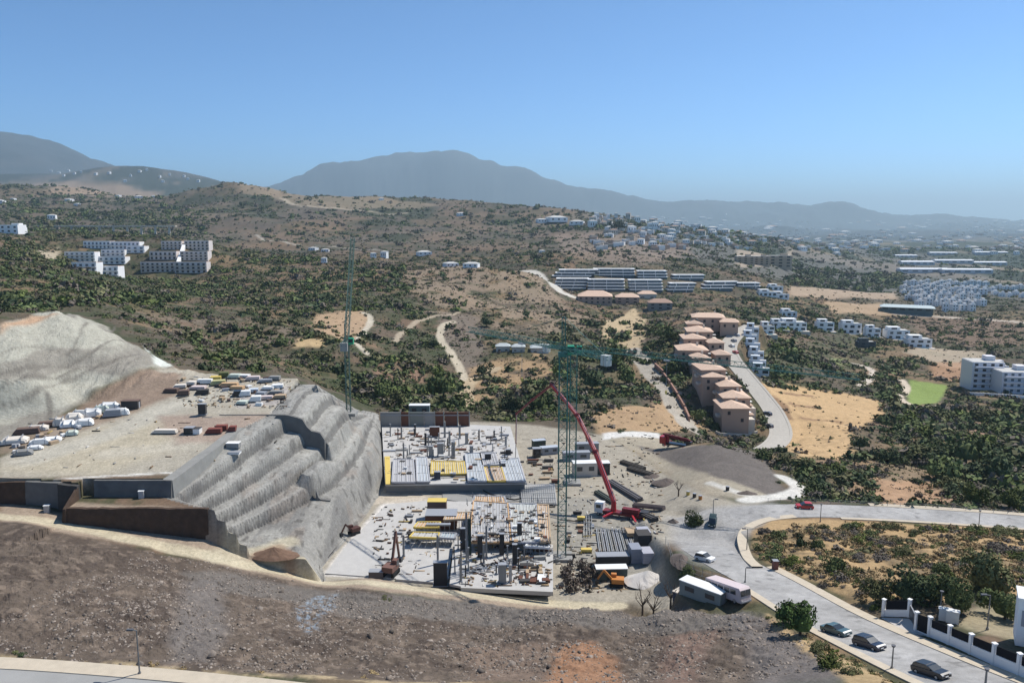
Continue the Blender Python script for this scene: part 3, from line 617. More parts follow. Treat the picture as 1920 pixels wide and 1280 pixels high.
def shrub(x, y, r, kind, label, group=None, lod=1, seed=None, hsc=1.0, name='shrub', cat='shrub'):
    seed = random.randrange(8) if seed is None else seed
    o = bpy.data.objects.new(name, fmesh(kind, seed, lod)); COL.objects.link(o)
    z = min(hz(x, y), hz(x, y + r * .4), hz(x + r * .4, y), hz(x - r * .4, y))
    o.location = (x, y, z - .08 * r); o.rotation_euler = (0, 0, random.uniform(0, 6.28)); o.scale = (r, r * random.uniform(.85, 1.15), r * hsc)
    return tag(o, label, cat, group)
TRUNKS = {}
def trunk_mesh(seed):
    if seed not in TRUNKS:
        g = random.Random(seed); m = MB(); top = Vector((g.uniform(-.06, .06), g.uniform(-.06, .06), .62)); m.tube((0, 0, -.12), top, .075, .045, 7)
        for k in range(5):
            a = k * 1.26 + g.uniform(-.3, .3); m.tube(top * g.uniform(.6, 1), top + Vector((math.cos(a) * .4, math.sin(a) * .4, g.uniform(.15, .45))), .035, .012, 5)
        me = bpy.data.meshes.new('trunk'); me.from_pydata(m.v, [], m.f); me.materials.append(bark); TRUNKS[seed] = me
    return TRUNKS[seed]
def tree(x, y, r, kind, label, group=None, lod=1, seed=None, hsc=1.0, lift=.55, name='tree'):
    """tapered trunk with limbs under a leafy crown; r = crown radius"""
    seed = random.randrange(8) if seed is None else seed
    e = empty(name, (x, y, hz(x, y)), random.uniform(0, 6.28), label, 'tree', group)
    t = bpy.data.objects.new('trunk', trunk_mesh(seed)); COL.objects.link(t); t.parent = e; t.scale = (r * 1.1, r * 1.1, r * 1.35 * max(lift, .35) / .55)
    c = bpy.data.objects.new('crown', fmesh(kind, seed, lod)); COL.objects.link(c); c.parent = e; c.location = (0, 0, r * lift); c.scale = (r, r, r * 1.15 * hsc)
    return e
# ---- where things may not grow
NOVEG = [[G(*p)[:2] for p in q] for q in [
    [(0,585),(130,580),(220,605),(330,685),(400,695),(560,705),(700,765),(710,788),(880,785),(1000,790),(1150,812),(1240,808),(1340,832),(1420,860),(1500,905),(1480,950),(1400,975),(1390,1040),(1340,1060),(1250,1140),(1000,1140),(0,1000)],
]]
NOVEG.append([(-400, 60), (48, 60), (48, 150), (20, 160), (30, 312), (-60, 318), (-70, 258), (-115, 250), (-170, 215), (-400, 215)])
def free(x, y, pad=0):
    X = np.array([x]); Y = np.array([y])
    for q in NOVEG:
        if pip(X, Y, q)[0]: return False
    return True
def free_mask(X, Y):
    m = np.ones(X.shape, bool)
    for q in NOVEG: m &= ~pip(X, Y, q)
    for nm, (ln, hw) in RD.items(): m &= segdist(X, Y, ln[::3])[0] > hw + 2.5
    return m
SITES = []     # footprints (x, y, radius) of buildings, filled below before the scatter
def ground_col(X, Y):
    i = np.clip(np.searchsorted(GY, Y), 0, len(GY) - 1); j = np.clip(np.searchsorted(GU, X / Y), 0, len(GU) - 1); return CL[i, j], ZZ[i, j]
# ---------------------------------------------------------------- buildings
def Gh(px, py, h, ymin=100):
    """ground point under something h metres tall whose top shows at this pixel"""
    u, s = ray(px, py); j = min(max(np.searchsorted(GU, u) - 1, 0), len(GU) - 2); b = (u - GU[j]) / (GU[j + 1] - GU[j])
    col = (ZZ[:, j] * (1 - b) + ZZ[:, j + 1] * b + h - CZ) / GY
    k = np.nonzero((col >= s) & (GY > ymin))[0]; i = k[0] if len(k) else len(GY) - 1
    Y = GY[i]; return (u * Y, Y, float(CZ + s * Y - h))
white = mat('white_render', (.82, .81, .79), .85, var=.06, scale=.3); offwhite = mat('cream_render', (.58, .52, .44), .85, var=.1, scale=.3)
pinkw = mat('pink_render', (.44, .31, .235), .85, var=.1, scale=.3); pinkroof = mat('salmon_tiles', (.60, .43, .32), .85, var=.25, scale=1.1, bump=.02); brownroof = mat('brown_tiles', (.36, .24, .18), .85, var=.22, scale=1.0)
glass = mat('dark_glass', (.03, .04, .05), .15, var=.3, spec=.6); dark = mat('dark_recess', (.045, .04, .04), .7, var=.3); roofgrey = mat('gravel_roof', (.50, .49, .46), .9, var=.12, scale=.6)
tanw = mat('tan_render', (.45, .35, .26), .9, var=.15, scale=.3); teal_roof = mat('pale_teal_roof', (.45, .52, .52), .6, var=.1); bluegrey = mat('bluegrey_glass', (.09, .12, .15), .3, var=.3, spec=.5)
_unit = {}
def unit_box(material, name):
    k = (material.name, name)
    if k not in _unit:
        m = MB().box(0, 0, -.5, 1, 1, 1); me = bpy.data.meshes.new(name); me.from_pydata(m.v, [], m.f); me.materials.append(material); _unit[k] = me
    return _unit[k]
def part(name, material, parent, c, s, rz=0.0):
    """a box part centred at c with size s, in its parent's space"""
    o = bpy.data.objects.new(name, unit_box(material, name)); COL.objects.link(o); o.parent = parent; o.location = c; o.scale = s; o.rotation_euler = (0, 0, rz); return o
def hip(name, material, parent, w, d, h, z, over=.5, ridge=.45, rz=0, x=0, y=0):
    w, d = w + 2 * over, d + 2 * over; r = w * ridge / 2 if w >= d else 0; ry = d * ridge / 2 if d > w else 0
    v = [(-w / 2, -d / 2, 0), (w / 2, -d / 2, 0), (w / 2, d / 2, 0), (-w / 2, d / 2, 0), (-r, -ry, h), (r, ry, h)]
    v += [(a, b, -.25) for a, b, _ in v[:4]]
    f = [(0, 1, 5, 4), (1, 2, 5), (2, 3, 4, 5), (3, 0, 4), (6, 7, 1, 0), (7, 8, 2, 1), (8, 9, 3, 2), (9, 6, 0, 3), (9, 8, 7, 6)]
    if ry: f = [(0, 1, 4), (1, 2, 5, 4), (2, 3, 5), (3, 0, 4, 5)] + f[4:]
    m = MB(); m.add(v, f); o = m.build(name, material, parent, (x, y, z)); return o
def site(x, y, r): SITES.append((x, y, r))
# --- salmon-roofed terraced houses
row = [(1371,757,46,11.5,.10), (1373,738,46,11.0,.10), (1360,717,36,10.5,.14), (1330,700,38,10.5,.14), (1329,687,42,10,.16), (1311,668,28,9.5,.14), (1296,652,50,9.5,.05), (1299,631,38,9,.05), (1310,618,42,9,0), (1301,605,26,9,0), (1327,592,54,9,-.05), (1367,602,30,8,-.1),
       (1352,662,26,7.5,.12), (1340,640,26,7.5,.1), (1395,772,20,6,.12), (1392,755,22,7,.12)]
WHP = ['end house of the salmon row with a bare dusky gable facing the site', 'second house of the salmon row from the site end', 'third salmon-roofed house up the slope from the site', 'salmon house with a tall dusky side wall half way down the row', 'salmon house just above the tall dusky side wall',
       'small salmon-roofed house in the middle of the row', 'widest salmon-roofed house, left of the road bend', 'salmon house above the widest one of the row', 'fourth salmon house from the top end of the row', 'narrow salmon-roofed house near the top of the row', 'broad salmon house at the far top end of the row', 'pale salmon house beside the top of the estate road',
       'small salmon annex on the road side, lower middle of the row', 'small salmon annex on the road side, upper middle of the row', 'low terrace pavilion beside the end house by the road', 'low roadside pavilion beside the second salmon house']
for i, (px, py, wpx, h, rz) in enumerate(row):
    x, y, z = Gh(px, py, h, 300); wd = wpx * y / F * 1.08; dp = 17 if wpx > 30 else 10; site(x, y, wd * .62)
    e = empty('terraced_house', (x, y, z), rz - .12, WHP[i], 'house', 'salmon-roofed terraced houses')
    part('wall', pinkw, e, (0, 0, h / 2 - 4), (wd, dp, h + 8)); hip('roof', pinkroof, e, wd, dp, 1.5 + .03 * wd, h, .6, .55)
    nw = max(2, int(wd / 4.5))
    for f_ in range(2 if h > 8 else 1):
        for k in range(nw):
            if i == 0 and (k + f_) % 2: continue
            part('window', dark, e, (-wd / 2 + (k + .5) * wd / nw, -dp / 2 - .02, h - 2.2 - 3.2 * f_), (1.3, .12, 1.6))
    for k in range(3): part('window', dark, e, (wd / 2 + .02, (k - 1) * 3.2, h - 2.4), (.12, 1.2, 1.5))
    if h > 8:
        part('terrace', offwhite, e, (wd / 2 + 1.6, -1, h * .35 - 2), (3.2, dp * .7, h * .7)); part('awning', white, e, (wd / 2 + 1.4, -2, h * .72), (2.2, 2.4, .15))
        part('balcony', offwhite, e, (-wd / 2 - .8, -dp * .2, h * .62), (1.8, 3.4, 1.1)); part('chimney', offwhite, e, (wd * .22, 1.5, h + 1.6), (1.0, 1.0, 2.6))
# --- retaining wall under the row, brick garden walls down the lane
def wall_line(name, pix, h, t, material, label, cat, gl=None, top=None):
    pts = [G(*p) for p in pix]; m = MB()
    for a, b in zip(pts[:-1], pts[1:]):
        A = Vector((a[0], a[1], a[2])); B = Vector((b[0], b[1], b[2])); d = (B - A); nx = Vector((-d.y, d.x, 0)).normalized() * t / 2
        v = [A - nx, B - nx, B + nx, A + nx]; v = [(p.x, p.y, p.z - 1.0) for p in v] + [(p.x, p.y, p.z + h) for p in v]
        m.add(v, [(3, 2, 1, 0), (4, 5, 6, 7), (0, 1, 5, 4), (1, 2, 6, 5), (2, 3, 7, 6), (3, 0, 4, 7)])
    o = m.build(name, material); return tag(o, label, cat)
wall_line('garden_wall', [(1342,812), (1350,816), (1400,818), (1420,812)], 1.2, .4, offwhite, 'low pale garden wall in front of the dusky end house', 'wall')
for k, (a, b) in enumerate([((1228,688),(1243,702)), ((1244,706),(1256,722)), ((1258,726),(1270,745)), ((1271,748),(1283,768)), ((1284,771),(1292,790))]):
    wall_line('garden_wall', [a, b], 2.4, .8, mat('brick_red', (.33, .19, .14), .9, var=.25, scale=1.5), ['topmost', 'second from the top', 'middle', 'second from the bottom', 'lowest'][k] + ' reddish stepped garden wall along the dirt lane', 'wall')['group'] = 'reddish stepped garden walls'
# --- white cubic villas
def villa(px, py, wpx, h, rz, label, tone=white, deck=True, levels=2, cat='villa', grp='white cubic villas', name='villa', ym=300, dpf=.7):
    x, y, z = G(px, py, ym); wd = wpx * y / F * 1.12; dp = max(7, wd * dpf); site(x, y + dp / 2, wd * .65)
    e = empty(name, (x, y + dp / 2, z), rz, label, cat, grp)
    part('wall', tone, e, (0, 0, h / 2 - 1.5), (wd, dp, h + 3))
    part('roof', roofgrey, e, (0, 0, h + .06), (wd - .8, dp - .8, .12)); 
    part('upper_storey', tone, e, (-wd * .14, dp * .1, h + 1.4), (wd * .55, dp * .6, 2.8)); part('parapet', tone, e, (0, -dp / 2 + .15, h + .3), (wd, .3, .7))
    fh = h / levels; nw = max(2, int(wd / 5))
    for f_ in range(levels):
        for k in range(nw):
            part('window', glass, e, (-wd / 2 + (k + .5) * wd / nw + (.4 if f_ else -.3), -dp / 2 - .03, fh * (f_ + .5)), (wd / nw * (.62 if k % 2 else .4), .14, fh * .52))
    part('window', glass, e, (wd / 2 + .03, 0, h * .7), (.14, dp * .3, 1.5)); part('window', glass, e, (-wd * .14, -dp * .2 - .04, h + 1.5), (wd * .25, .14, 1.4))
    if deck: part('pool_terrace', offwhite if tone is white else tone, e, (wd * .1, -dp / 2 - 3, -1.4), (wd * .95, 6, 3.4)); part('pool', mat('pool_water', (.10, .30, .36), .08, var=.1, spec=.6), e, (wd * .1, -dp / 2 - 3.4, .32), (wd * .4, 2.6, .08))
    return e
VL = [(1490,620,42,6.5,-.1,'white villa with twin openings at the left end of the villa row'), (1549,621,28,7.5,-.15,'narrow tall white villa, second in the row beside the grey-fronted one'), (1598,626,32,9,-.1,'villa with bluish glass front in the middle of the row'), (1638,632,24,7.5,-.1,'slim white villa between the glass-fronted villa and the dark pool house'),
      (1686,636,36,7.5,-.12,'broad white villa with two dark openings near the right end'), (1727,652,38,7,-.15,'last white villa at the right end of the row, lowest down the slope'),
      (1461,618,26,5.5,-.05,'small cream-white villa where the row meets the estate road'), (1440,626,22,5,-.05,'low white house above the road bend, left of the small villa')]
for t in VL: villa(*t)
villa(1627,652,28,4.5,-.1,'low dark pool house below the slim white villa', tone=mat('slate_render', (.07, .085, .09), .7), deck=False, cat='house', grp=None)
for i, (px, py, wp) in enumerate([(1413,634,22), (1408,648,24), (1413,664,26), (1420,680,26), (1423,697,28), (1428,712,30)]):
    villa(px, py, wp, 6, -.3, ['uppermost', 'second from the top', 'third from the top', 'third from the bottom', 'second from the bottom', 'lowest'][i] + ' bluish white terrace house stepping down beside the estate road', tone=mat('bluish_render', (.60, .64, .68), .85), deck=i > 3, cat='house', grp='bluish white stepped houses', name='stepped_house')
for i, (px, py, wp, lb) in enumerate([(1465,560,26,'small white house among trees above the villas, left'), (1455,545,24,'white house at the right end of the striped terraces'), (1480,594,26,'green-roofed pale house above the villa row'), (1440,556,30,'flat white house below the striped terraces')]):
    villa(px, py, wp, 5, 0, lb, deck=False, cat='house', grp=None, name='house', levels=1)
# --- big white apartment block at the right edge
def apartment(px, py, wpx, h, levels, rz, label, tone, name='apartment_block', setback=0, grp=None, ncol=4, dp=16, ym=300, gl=dark):
    x, y, z = G(px, py, ym); wd = wpx * y / F; site(x, y + dp / 2, wd * .7); fh = h / levels
    e = empty(name, (x, y + dp / 2, z), rz, label, 'apartment building', grp)
    part('wall', tone, e, (0, setback * levels * .25, h / 2 - 2), (wd, dp, h + 4)); part('roof', roofgrey, e, (0, setback * levels * .25, h + .1), (wd - 1, dp - 1, .2))
    for f_ in range(levels):
        sb = setback * f_
        part('balcony', tone, e, (0, -dp / 2 - .9 + sb * .5 + setback * levels * .25, fh * f_ + .5), (wd * .86, 1.8, 1.0))
        for k in range(ncol): part('window', gl, e, (-wd / 2 + (k + .5) * wd / ncol, -dp / 2 - .04 + setback * levels * .25, fh * (f_ + .58)), (wd / ncol * .42, .16, fh * .45))
        part('window', gl, e, (wd / 2 + .04, -dp * .2 + setback * levels * .25, fh * (f_ + .58)), (.16, dp * .16, fh * .45))
    part('stair_tower', tone, e, (wd * .2, dp * .1, h + 1.5), (wd * .28, dp * .4, 3)); return e
violet = mat('white_stucco', (.72, .70, .72), .85, var=.05)
apartment(1853,730,58,17,5,-.12,'tall white apartment block with small dark windows left of the frame edge', violet, ncol=4)
apartment(1912,738,62,13,4,-.12,'white apartment block cut by the right edge with blue-dark windows', violet, ncol=5, gl=bluegrey)
apartment(1876,708,30,8,2,-.12,'low white wing standing between the two white apartment blocks', violet, ncol=2, dp=10)
wall_line('garden_wall', [(1815,741), (1870,744), (1935,749)], 2.0, .5, white, 'long white garden wall below the two white apartment blocks', 'wall')
# --- white village of the middle distance, each house its own
g4 = random.Random(4)
vil = []
for r_, (yy, x0, x1, stp) in enumerate([(536,1700,1852,13), (545,1694,1856,13.5), (553,1692,1850,15), (563,1700,1846,14), (574,1722,1846,15), (584,1770,1842,17)]):
    xx = x0 + g4.uniform(0, 4)
    while xx < x1: vil.append((xx, yy + g4.uniform(-2, 2), g4.uniform(9, 14), g4.uniform(6, 10.5))); xx += stp + g4.uniform(-1.5, 2)
for xx in range(1862, 1930, 13): vil.append((xx, 545 + g4.uniform(-6, 6), 11, 7)); vil.append((xx + 5, 556 + g4.uniform(-3, 3), 10, 6))
def small_house(px, py, wpx, h, label, cat='house', grp=None, tone=white, roof=None, win=2, name='house', ym=300, rz=None):
    x, y, z = G(px, py, ym); wd = wpx * y / F; dp = wd * .8; site(x, y + dp / 2, wd * .7)
    e = empty(name, (x, y + dp / 2, z), g4.uniform(-.35, .35) if rz is None else rz, label, cat, grp)
    part('wall', tone, e, (0, 0, h / 2 - 1.5), (wd, dp, h + 3))
    if roof is None: part('roof', roofgrey, e, (0, 0, h + .1), (wd - .6, dp - .6, .2)); part('roof_room', tone, e, (wd * .2, dp * .1, h + 1.1), (wd * .4, dp * .5, 2.2))
    else: hip('roof', roof, e, wd, dp, wd * .13 + .5, h)
    for f_ in range(2 if h > 6 else 1):
        for k in range(win): part('window', dark, e, (-wd / 2 + (k + .5) * wd / win, -dp / 2 - .03, h * (.3 + .45 * f_)), (wd / win * .36, .14, h * .2))
    return e
for i, (px, py, wp, h) in enumerate(vil):
    side = 'left flank' if px < 1735 else 'middle' if px < 1800 else 'right flank' if px < 1858 else 'far right annex'
    lev = ['top', 'upper', 'upper middle', 'lower middle', 'low', 'bottom'][min(5, max(0, int((py - 532) / 9)))]
    small_house(px, py, wp, h, f'{"tall" if h > 8.5 else "low"} white cubic house in the {lev} tier, {side} of the village', grp='white cubic houses of the village', ym=700)
x, y, z = G(1700, 585, 600); e = empty('sports_hall', (x, y, z), -.42, 'long low hall with pale sloping roof left of the white village', 'hall'); site(x, y, 26)
part('wall', mat('slate_wall', (.10, .14, .14), .7), e, (0, 0, 2), (52, 16, 8)); hip('roof', teal_roof, e, 54, 20, 2.4, 6, 1, .85)
for k in range(6): part('window', glass, e, (-22 + k * 8.6, -8.04, 4), (5, .15, 2))
# --- striped terraces: white slabs over dark glazing
def striped(px, py, wpx, levels, rz, label, step=2.2, skew=0.0):
    x, y, z = G(px, py, 700); wd = wpx * y / F; fh = 3.3; dp = 13; site(x, y + 12, wd * .6)
    e = empty('terraced_apartments', (x, y, z), rz, label, 'apartment building', 'striped terraced apartments')
    for f_ in range(levels):
        yo = dp / 2 + step * f_; xo = skew * f_
        part('glazing', bluegrey, e, (xo, yo + .8, fh * f_ + 1.4 - (3 if f_ == 0 else 0)), (wd * .96, dp, 2.8 + (6 if f_ == 0 else 0))); part('floor_slab', white, e, (xo, yo - .4, fh * f_ + 3.0), (wd, dp + 1.6, .65))
        for k in range(max(2, int(wd / 14))): part('party_wall', white, e, (xo - wd / 2 + (k + .5) * 14, yo - .5, fh * f_ + 1.4), (.4, dp + 1, 2.8))
    part('roof', roofgrey, e, (skew * levels, dp / 2 + step * (levels - 1) + 1, fh * levels + .12), (wd * .8, dp * .7, .3)); return e
for t in [(1068,545,62,4,-.05,'striped terraced block at the left end, front row, by the white road',2.5,1.2), (1137,547,70,4,-.05,'striped terraced block second from left in the front row',2.5,0), (1212,548,64,4,0,'striped terraced block in the middle of the front row',2.5,0), (1276,548,50,3,.05,'striped terraced block right of the middle, front row',2.5,2), (1345,545,60,3,.1,'striped terraced block near the right end with stepped slabs',3,4), (1405,541,44,2,.1,'low striped block at the right end of the terraces',2,0),
          (1072,522,74,3,-.05,'striped terraced block at the left end of the back row',3,4), (1152,520,78,3,-.05,'long striped block second from left in the back row',2.5,0), (1224,524,56,3,0,'striped block in the middle of the back row',2.5,0), (1290,526,60,2,.05,'striped block at the right end of the back row',2.5,2)]: striped(*t)
# --- brown and tan buildings below the terraces
for t in [(1118,571,64,8,'long salmon-roofed building with a dark shaded front below the striped terraces',pinkw,pinkroof,6), (1178,570,44,7,'salmon-roofed wing right of the long dark-fronted building',pinkw,pinkroof,3), (1240,582,44,7,'grey-shaded house with small roof behind the sandy track head',mat('grey_render', (.24,.23,.21), .9),brownroof,3), (1215,560,34,5,'small salmon roof up behind the grey-shaded house',offwhite,pinkroof,2)]:
    small_house(t[0], t[1], t[2], t[3], t[4], tone=t[5], roof=t[6], win=t[7], name='long_house' if t[2] > 60 else 'house', ym=500, rz=-.1)
for t in [(1398,495,34,12,'left tan shell of a building in the sandy clearing'), (1428,497,30,14,'middle tan shell of a building with dark openings'), (1463,502,44,20,'tall tan building shell at the right of the sandy clearing')]:
    apartment(t[0], t[1], t[2], t[3], 4, 0, t[4], tanw, name='building_shell', ncol=3, dp=14, ym=900)
for t in [(1735,512,90,9,'long pale blue-white hall in front, left of the industrial group'), (1815,513,92,9,'long pale hall in front, right of the industrial group'), (1722,497,60,8,'pale hall behind, left in the industrial group'), (1790,494,70,9,'pale hall behind, middle of the industrial group'), (1858,497,60,8,'pale hall behind, right of the industrial group'), (1700,483,40,8,'small white hall at the back left of the industrial group'), (1770,478,50,8,'cream hall at the back of the industrial group'), (1860,477,60,8,'pink-grey hall at the back right of the industrial group')]:
    x, y, z = G(t[0], t[1], 900); wd = t[2] * y / F; e = empty('warehouse', (x, y + 12, z), -.06, t[4], 'warehouse', 'pale industrial halls'); site(x, y + 12, wd * .5)
    part('wall', mat('hall_wall', (.50, .52, .55), .8), e, (0, 0, t[3] / 2 - 1), (wd, 24, t[3] + 2)); hip('roof', mat('hall_roof', (.66, .68, .70), .6), e, wd, 24, 2.5, t[3], .4, .96)
    for k in range(5): part('window', bluegrey, e, (-wd / 2 + (k + .5) * wd / 5, -12.05, t[3] * .55), (wd / 9, .2, t[3] * .35))
# --- white stepped apartment groups on the left hill
def arcade(px, py, wpx, hpx, label, tone, grp, n, edge=white, gl=dark):
    x, y, z = G(px, py, 700); wd = wpx * y / F; h = hpx * y / F; dp = 12; site(x, y + 6, wd * .6); nl = max(1, round(h / 3.6)); fh = h / nl
    e = empty('stepped_apartments', (x, y + dp / 2, z), 0, label, 'apartment building', grp)
    part('wall', tone, e, (0, 0, h / 2 - 3), (wd, dp, h + 6)); part('roof', mat('salmon_flat_roof', (.50, .38, .33), .9), e, (0, .3, h + .12), (wd - .6, dp - 1, .25)); part('parapet', edge, e, (0, -dp / 2 + .2, h + .35), (wd, .4, .7))
    for f_ in range(nl):
        for k in range(n): part('window', gl, e, (-wd / 2 + (k + .5) * wd / n, -dp / 2 - .05, fh * (f_ + .45)), (wd / n * .44, .2, fh * .55))
        part('balcony', edge, e, (0, -dp / 2 - .7, fh * f_ + .35), (wd * .98, 1.4, .7))
    return e
gA, gB = 'white stepped apartments, left group', 'pinkish stepped apartments, right group'
for t in [(182,466,50,13,'left half of the top tier in the white stepped group',7), (235,467,54,13,'right half of the top tier in the white stepped group',7), (254,474,34,12,'white block closing the top tier on the right',3), (150,490,56,17,'bluish white block at the left shoulder of the white group',6), (212,480,44,11,'central block of the second tier in the white group',5), (205,495,60,13,'third tier block with small square windows in the white group',6), (158,508,46,15,'lower left block of the white group',4), (197,516,50,16,'bottom front block of the white group with blue-dark windows',5)]:
    arcade(t[0], t[1], t[2], t[3], t[4], white, gA, t[5], gl=bluegrey)
for t in [(322,468,38,15,'top tier left block of the pinkish group',5), (369,469,46,17,'top tier right block of the pinkish group with reddish recesses',6), (306,487,50,15,'middle tier left block of the pinkish group',6), (364,488,52,16,'middle tier right block of the pinkish group',6), (296,510,64,18,'bottom tier left block of the pinkish group in shade',7), (358,512,60,20,'bottom tier right block of the pinkish group',6)]:
    arcade(t[0], t[1], t[2], t[3], t[4], mat('pinkish_render', (.68, .61, .57), .85), gB, t[5], edge=offwhite)
for i, (a, b, wv) in enumerate([((341,455),(330,505),3.0)]): 
    wall_line('stairway', [(345,466), (338,486), (331,508)], 4.5, 3.5, white, 'white stair ramp climbing through the middle of the pinkish group', 'stairway')
small_house(17,438,34,11,'white building with dark openings at the left edge of the frame', win=3, ym=900, rz=0); small_house(38,438,14,8,'small white annex right of the white building at the frame edge', win=1, ym=900, rz=0)
# --- viaduct
def viaduct():
    a = P(42, 424, 1560); b = P(330, 421, 1560); e = empty('viaduct', (a[0], a[1], a[2]), 0, 'long thin pale road bridge on piers across the valley at left', 'bridge')
    L = b[0] - a[0]; part('deck', offwhite, e, (L / 2, 0, 0), (L, 9, 2.0))
    for k in range(11):
        x = (k + .5) * L / 11; g_ = hz(a[0] + x, a[1]); d = max(2, a[2] - g_); part('pier', offwhite, e, (x, 0, -d / 2 - 1), (3, 4, d))
viaduct()
# --- scattered far houses and the town of the plain
def far_house(px, py, wpx, h, label, tone, roof, grp=None, name='house', ym=600):
    x, y, z = G(px, py, ym); wd = max(wpx * y / F, 6); dp = wd * g4.uniform(.5, .9); m = MB(); m.box(0, 0, -2, wd, dp, h + 2); me = bpy.data.meshes.new(name)
    rw, rd = wd / 2 + .3, dp / 2 + .3; n = len(m.v); m.v += [(-rw, -rd, h), (rw, -rd, h), (rw, rd, h), (-rw, rd, h), (-rw * .4, 0, h + wd * .1), (rw * .4, 0, h + wd * .1)]; m.f += [(n, n + 1, n + 5, n + 4), (n + 1, n + 2, n + 5), (n + 2, n + 3, n + 4, n + 5), (n + 3, n, n + 4)]
    for k in range(3): m.box(-wd / 2 + (k + .5) * wd / 3, -dp / 2, h * .35, wd / 9, .3, h * .35)
    me.from_pydata(m.v, [], m.f); me.materials.append(tone); me.materials.append(roof); me.materials.append(dark)
    for p in me.polygons[6:10]: p.material_index = 1
    for p in me.polygons[10:]: p.material_index = 2
    o = bpy.data.objects.new(name, me); COL.objects.link(o); o.location = (x, y, z); o.rotation_euler = (0, 0, g4.uniform(-.5, .5)); site(x, y, wd * .7); return tag(o, label, 'house', grp)
whiteroof = roofgrey
for px, py, wp, h, lb in [(588,469,16,4,'low white farm shed on the left of the far orchard'), (610,472,14,4,'low white farm shed right of the first one in the orchard'), (608,493,10,6,'small white house alone in the scrub below the orchard sheds'), (700,483,10,6,'bright white cottage left of the dark gully head'), (721,483,12,8,'bright white cottage right of the dark gully head'), (795,478,26,5,'long low white farmhouse on the brown slope'), (845,500,24,4,'low white strip building, left of two on the hill'), (884,501,28,4,'low white strip building, right of two on the hill'), (865,404,16,6,'white hilltop house beside a dark tree'), (1015,417,18,8,'white house at the left of the ridge hamlet'), (1043,415,34,10,'largest house with pink roof in the ridge hamlet'), (1082,421,26,8,'white house at the right of the ridge hamlet'), (715,375,8,5,'pale far hut on the hill crest'), (1016,476,10,5,'white hut beside the pale road top'), (0,381,16,8,'white house high on the left slope'), (25,375,8,5,'tiny white house on the left far slope'),
                           (130,377,14,6,'white house in the far valley left of the brown hill'), (145,385,12,5,'second white house in the far valley'), (222,369,10,5,'pale house on the far saddle'), (260,371,14,5,'pale house right of the far saddle'), (288,370,8,5,'white house near the foot of the brown hill'), (98,412,14,10,'beige tower-like house among trees at left')]:
    far_house(px, py, wp, h, lb, white, whiteroof)
for i, (px, py) in enumerate([(95,322), (110,325), (128,321), (140,327), (152,324), (245,331), (262,323), (275,320), (300,333), (318,329), (345,332), (352,337), (235,341), (305,342), (180,328), (205,326), (372,341), (120,331)]):
    far_house(px, py, g4.uniform(3.5, 6), 14, 'tiny pale house on the blue wooded hill at left', white, whiteroof, 'tiny pale houses on the blue hill', ym=4500)
def town():
    g = random.Random(9); n = 0; fac = []; rest = MB(); reg = [(1105, 1330, 408, 432, 42), (1330, 1930, 414, 440, 52), (1200, 1500, 432, 462, 34), (1480, 1930, 440, 478, 50), (1130, 1290, 425, 445, 16)]
    for (x0, x1, y0, y1, m) in reg:
        for _ in range(m):
            px, py = g.uniform(x0, x1), g.uniform(y0, y1); w_ = g.uniform(7, 17) if py > 425 else g.uniform(5, 11); red = g.random() < .3
            where = 'left part' if px < 1300 else 'middle' if px < 1600 else 'right part'; dist = 'far edge' if py < 425 else 'mid belt' if py < 445 else 'near belt'
            far_house(px, py, w_, g.uniform(6, 12) if py > 430 else g.uniform(8, 20), f'{"reddish-roofed" if red else "white"} house in the {dist} of the town, {where}', offwhite if red else white, brownroof if red else whiteroof, f'{"reddish-roofed" if red else "white"} town houses, {dist}, {where}', ym=1000)
town()
def town_rest():
    g = np.random.default_rng(3); N = 1500; px = g.uniform(1110, 1960, N); py = 408 + 62 * g.random(N) ** 1.3; V = []; Fc = []; CC = []; n = 0
    bf = np.array([(3, 2, 1, 0), (4, 5, 6, 7), (0, 1, 5, 4), (1, 2, 6, 5), (2, 3, 7, 6), (3, 0, 4, 7)])
    for a, b in zip(px, py):
        if fbm(np.array([a / 40]), np.array([b / 9]), 5, 3)[0] < .47: continue
        x, y, z = G(a, b, 1000)
        if y > 15000: continue
        w_, d_, h_ = (g.uniform(10, 34), g.uniform(10, 22), g.uniform(5, 13)) if y > 2600 else (g.uniform(8, 14), g.uniform(7, 11), g.uniform(4, 7)); r = g.uniform(-.4, .4); c, s_ = math.cos(r), math.sin(r)
        v = np.array([(sx * w_ / 2, sy * d_ / 2, zz) for zz in (-3, h_) for sx, sy in ((-1, -1), (1, -1), (1, 1), (-1, 1))]); q = np.stack([v[:, 0] * c - v[:, 1] * s_ + x, v[:, 0] * s_ + v[:, 1] * c + y, v[:, 2] + z], 1)
        V.append(q); Fc.append(bf + n); n += 8; CC.append(np.tile([(.62, .60, .57), (.50, .42, .34), (.75, .74, .72), (.42, .30, .23)][g.integers(0, 4)], (8, 1)))
    V = np.concatenate(V); Fc = np.concatenate(Fc); me = bpy.data.meshes.new('town'); me.from_pydata(V.tolist(), [], Fc.tolist()); at = me.color_attributes.new('Col', 'FLOAT_COLOR', 'POINT'); rg = np.ones((len(V), 4), np.float32); rg[:, :3] = np.concatenate(CC); at.data.foreach_set('color', rg.ravel())
    me.materials.append(attr_mat('far_town_walls', .85, ((.2, .1),), .0)); o = bpy.data.objects.new('town', me); COL.objects.link(o); o['kind'] = 'stuff'
town_rest()
x, y, z = G(1361, 408, 3000); m = MB(); m.tube((0, 0, 0), (0, 0, 45), 4, 4, 10); e = empty('water_tower', (x, y, z), 0, 'bright white round water tower on the far horizon of the plain', 'tower'); m.build('shaft', white, e)
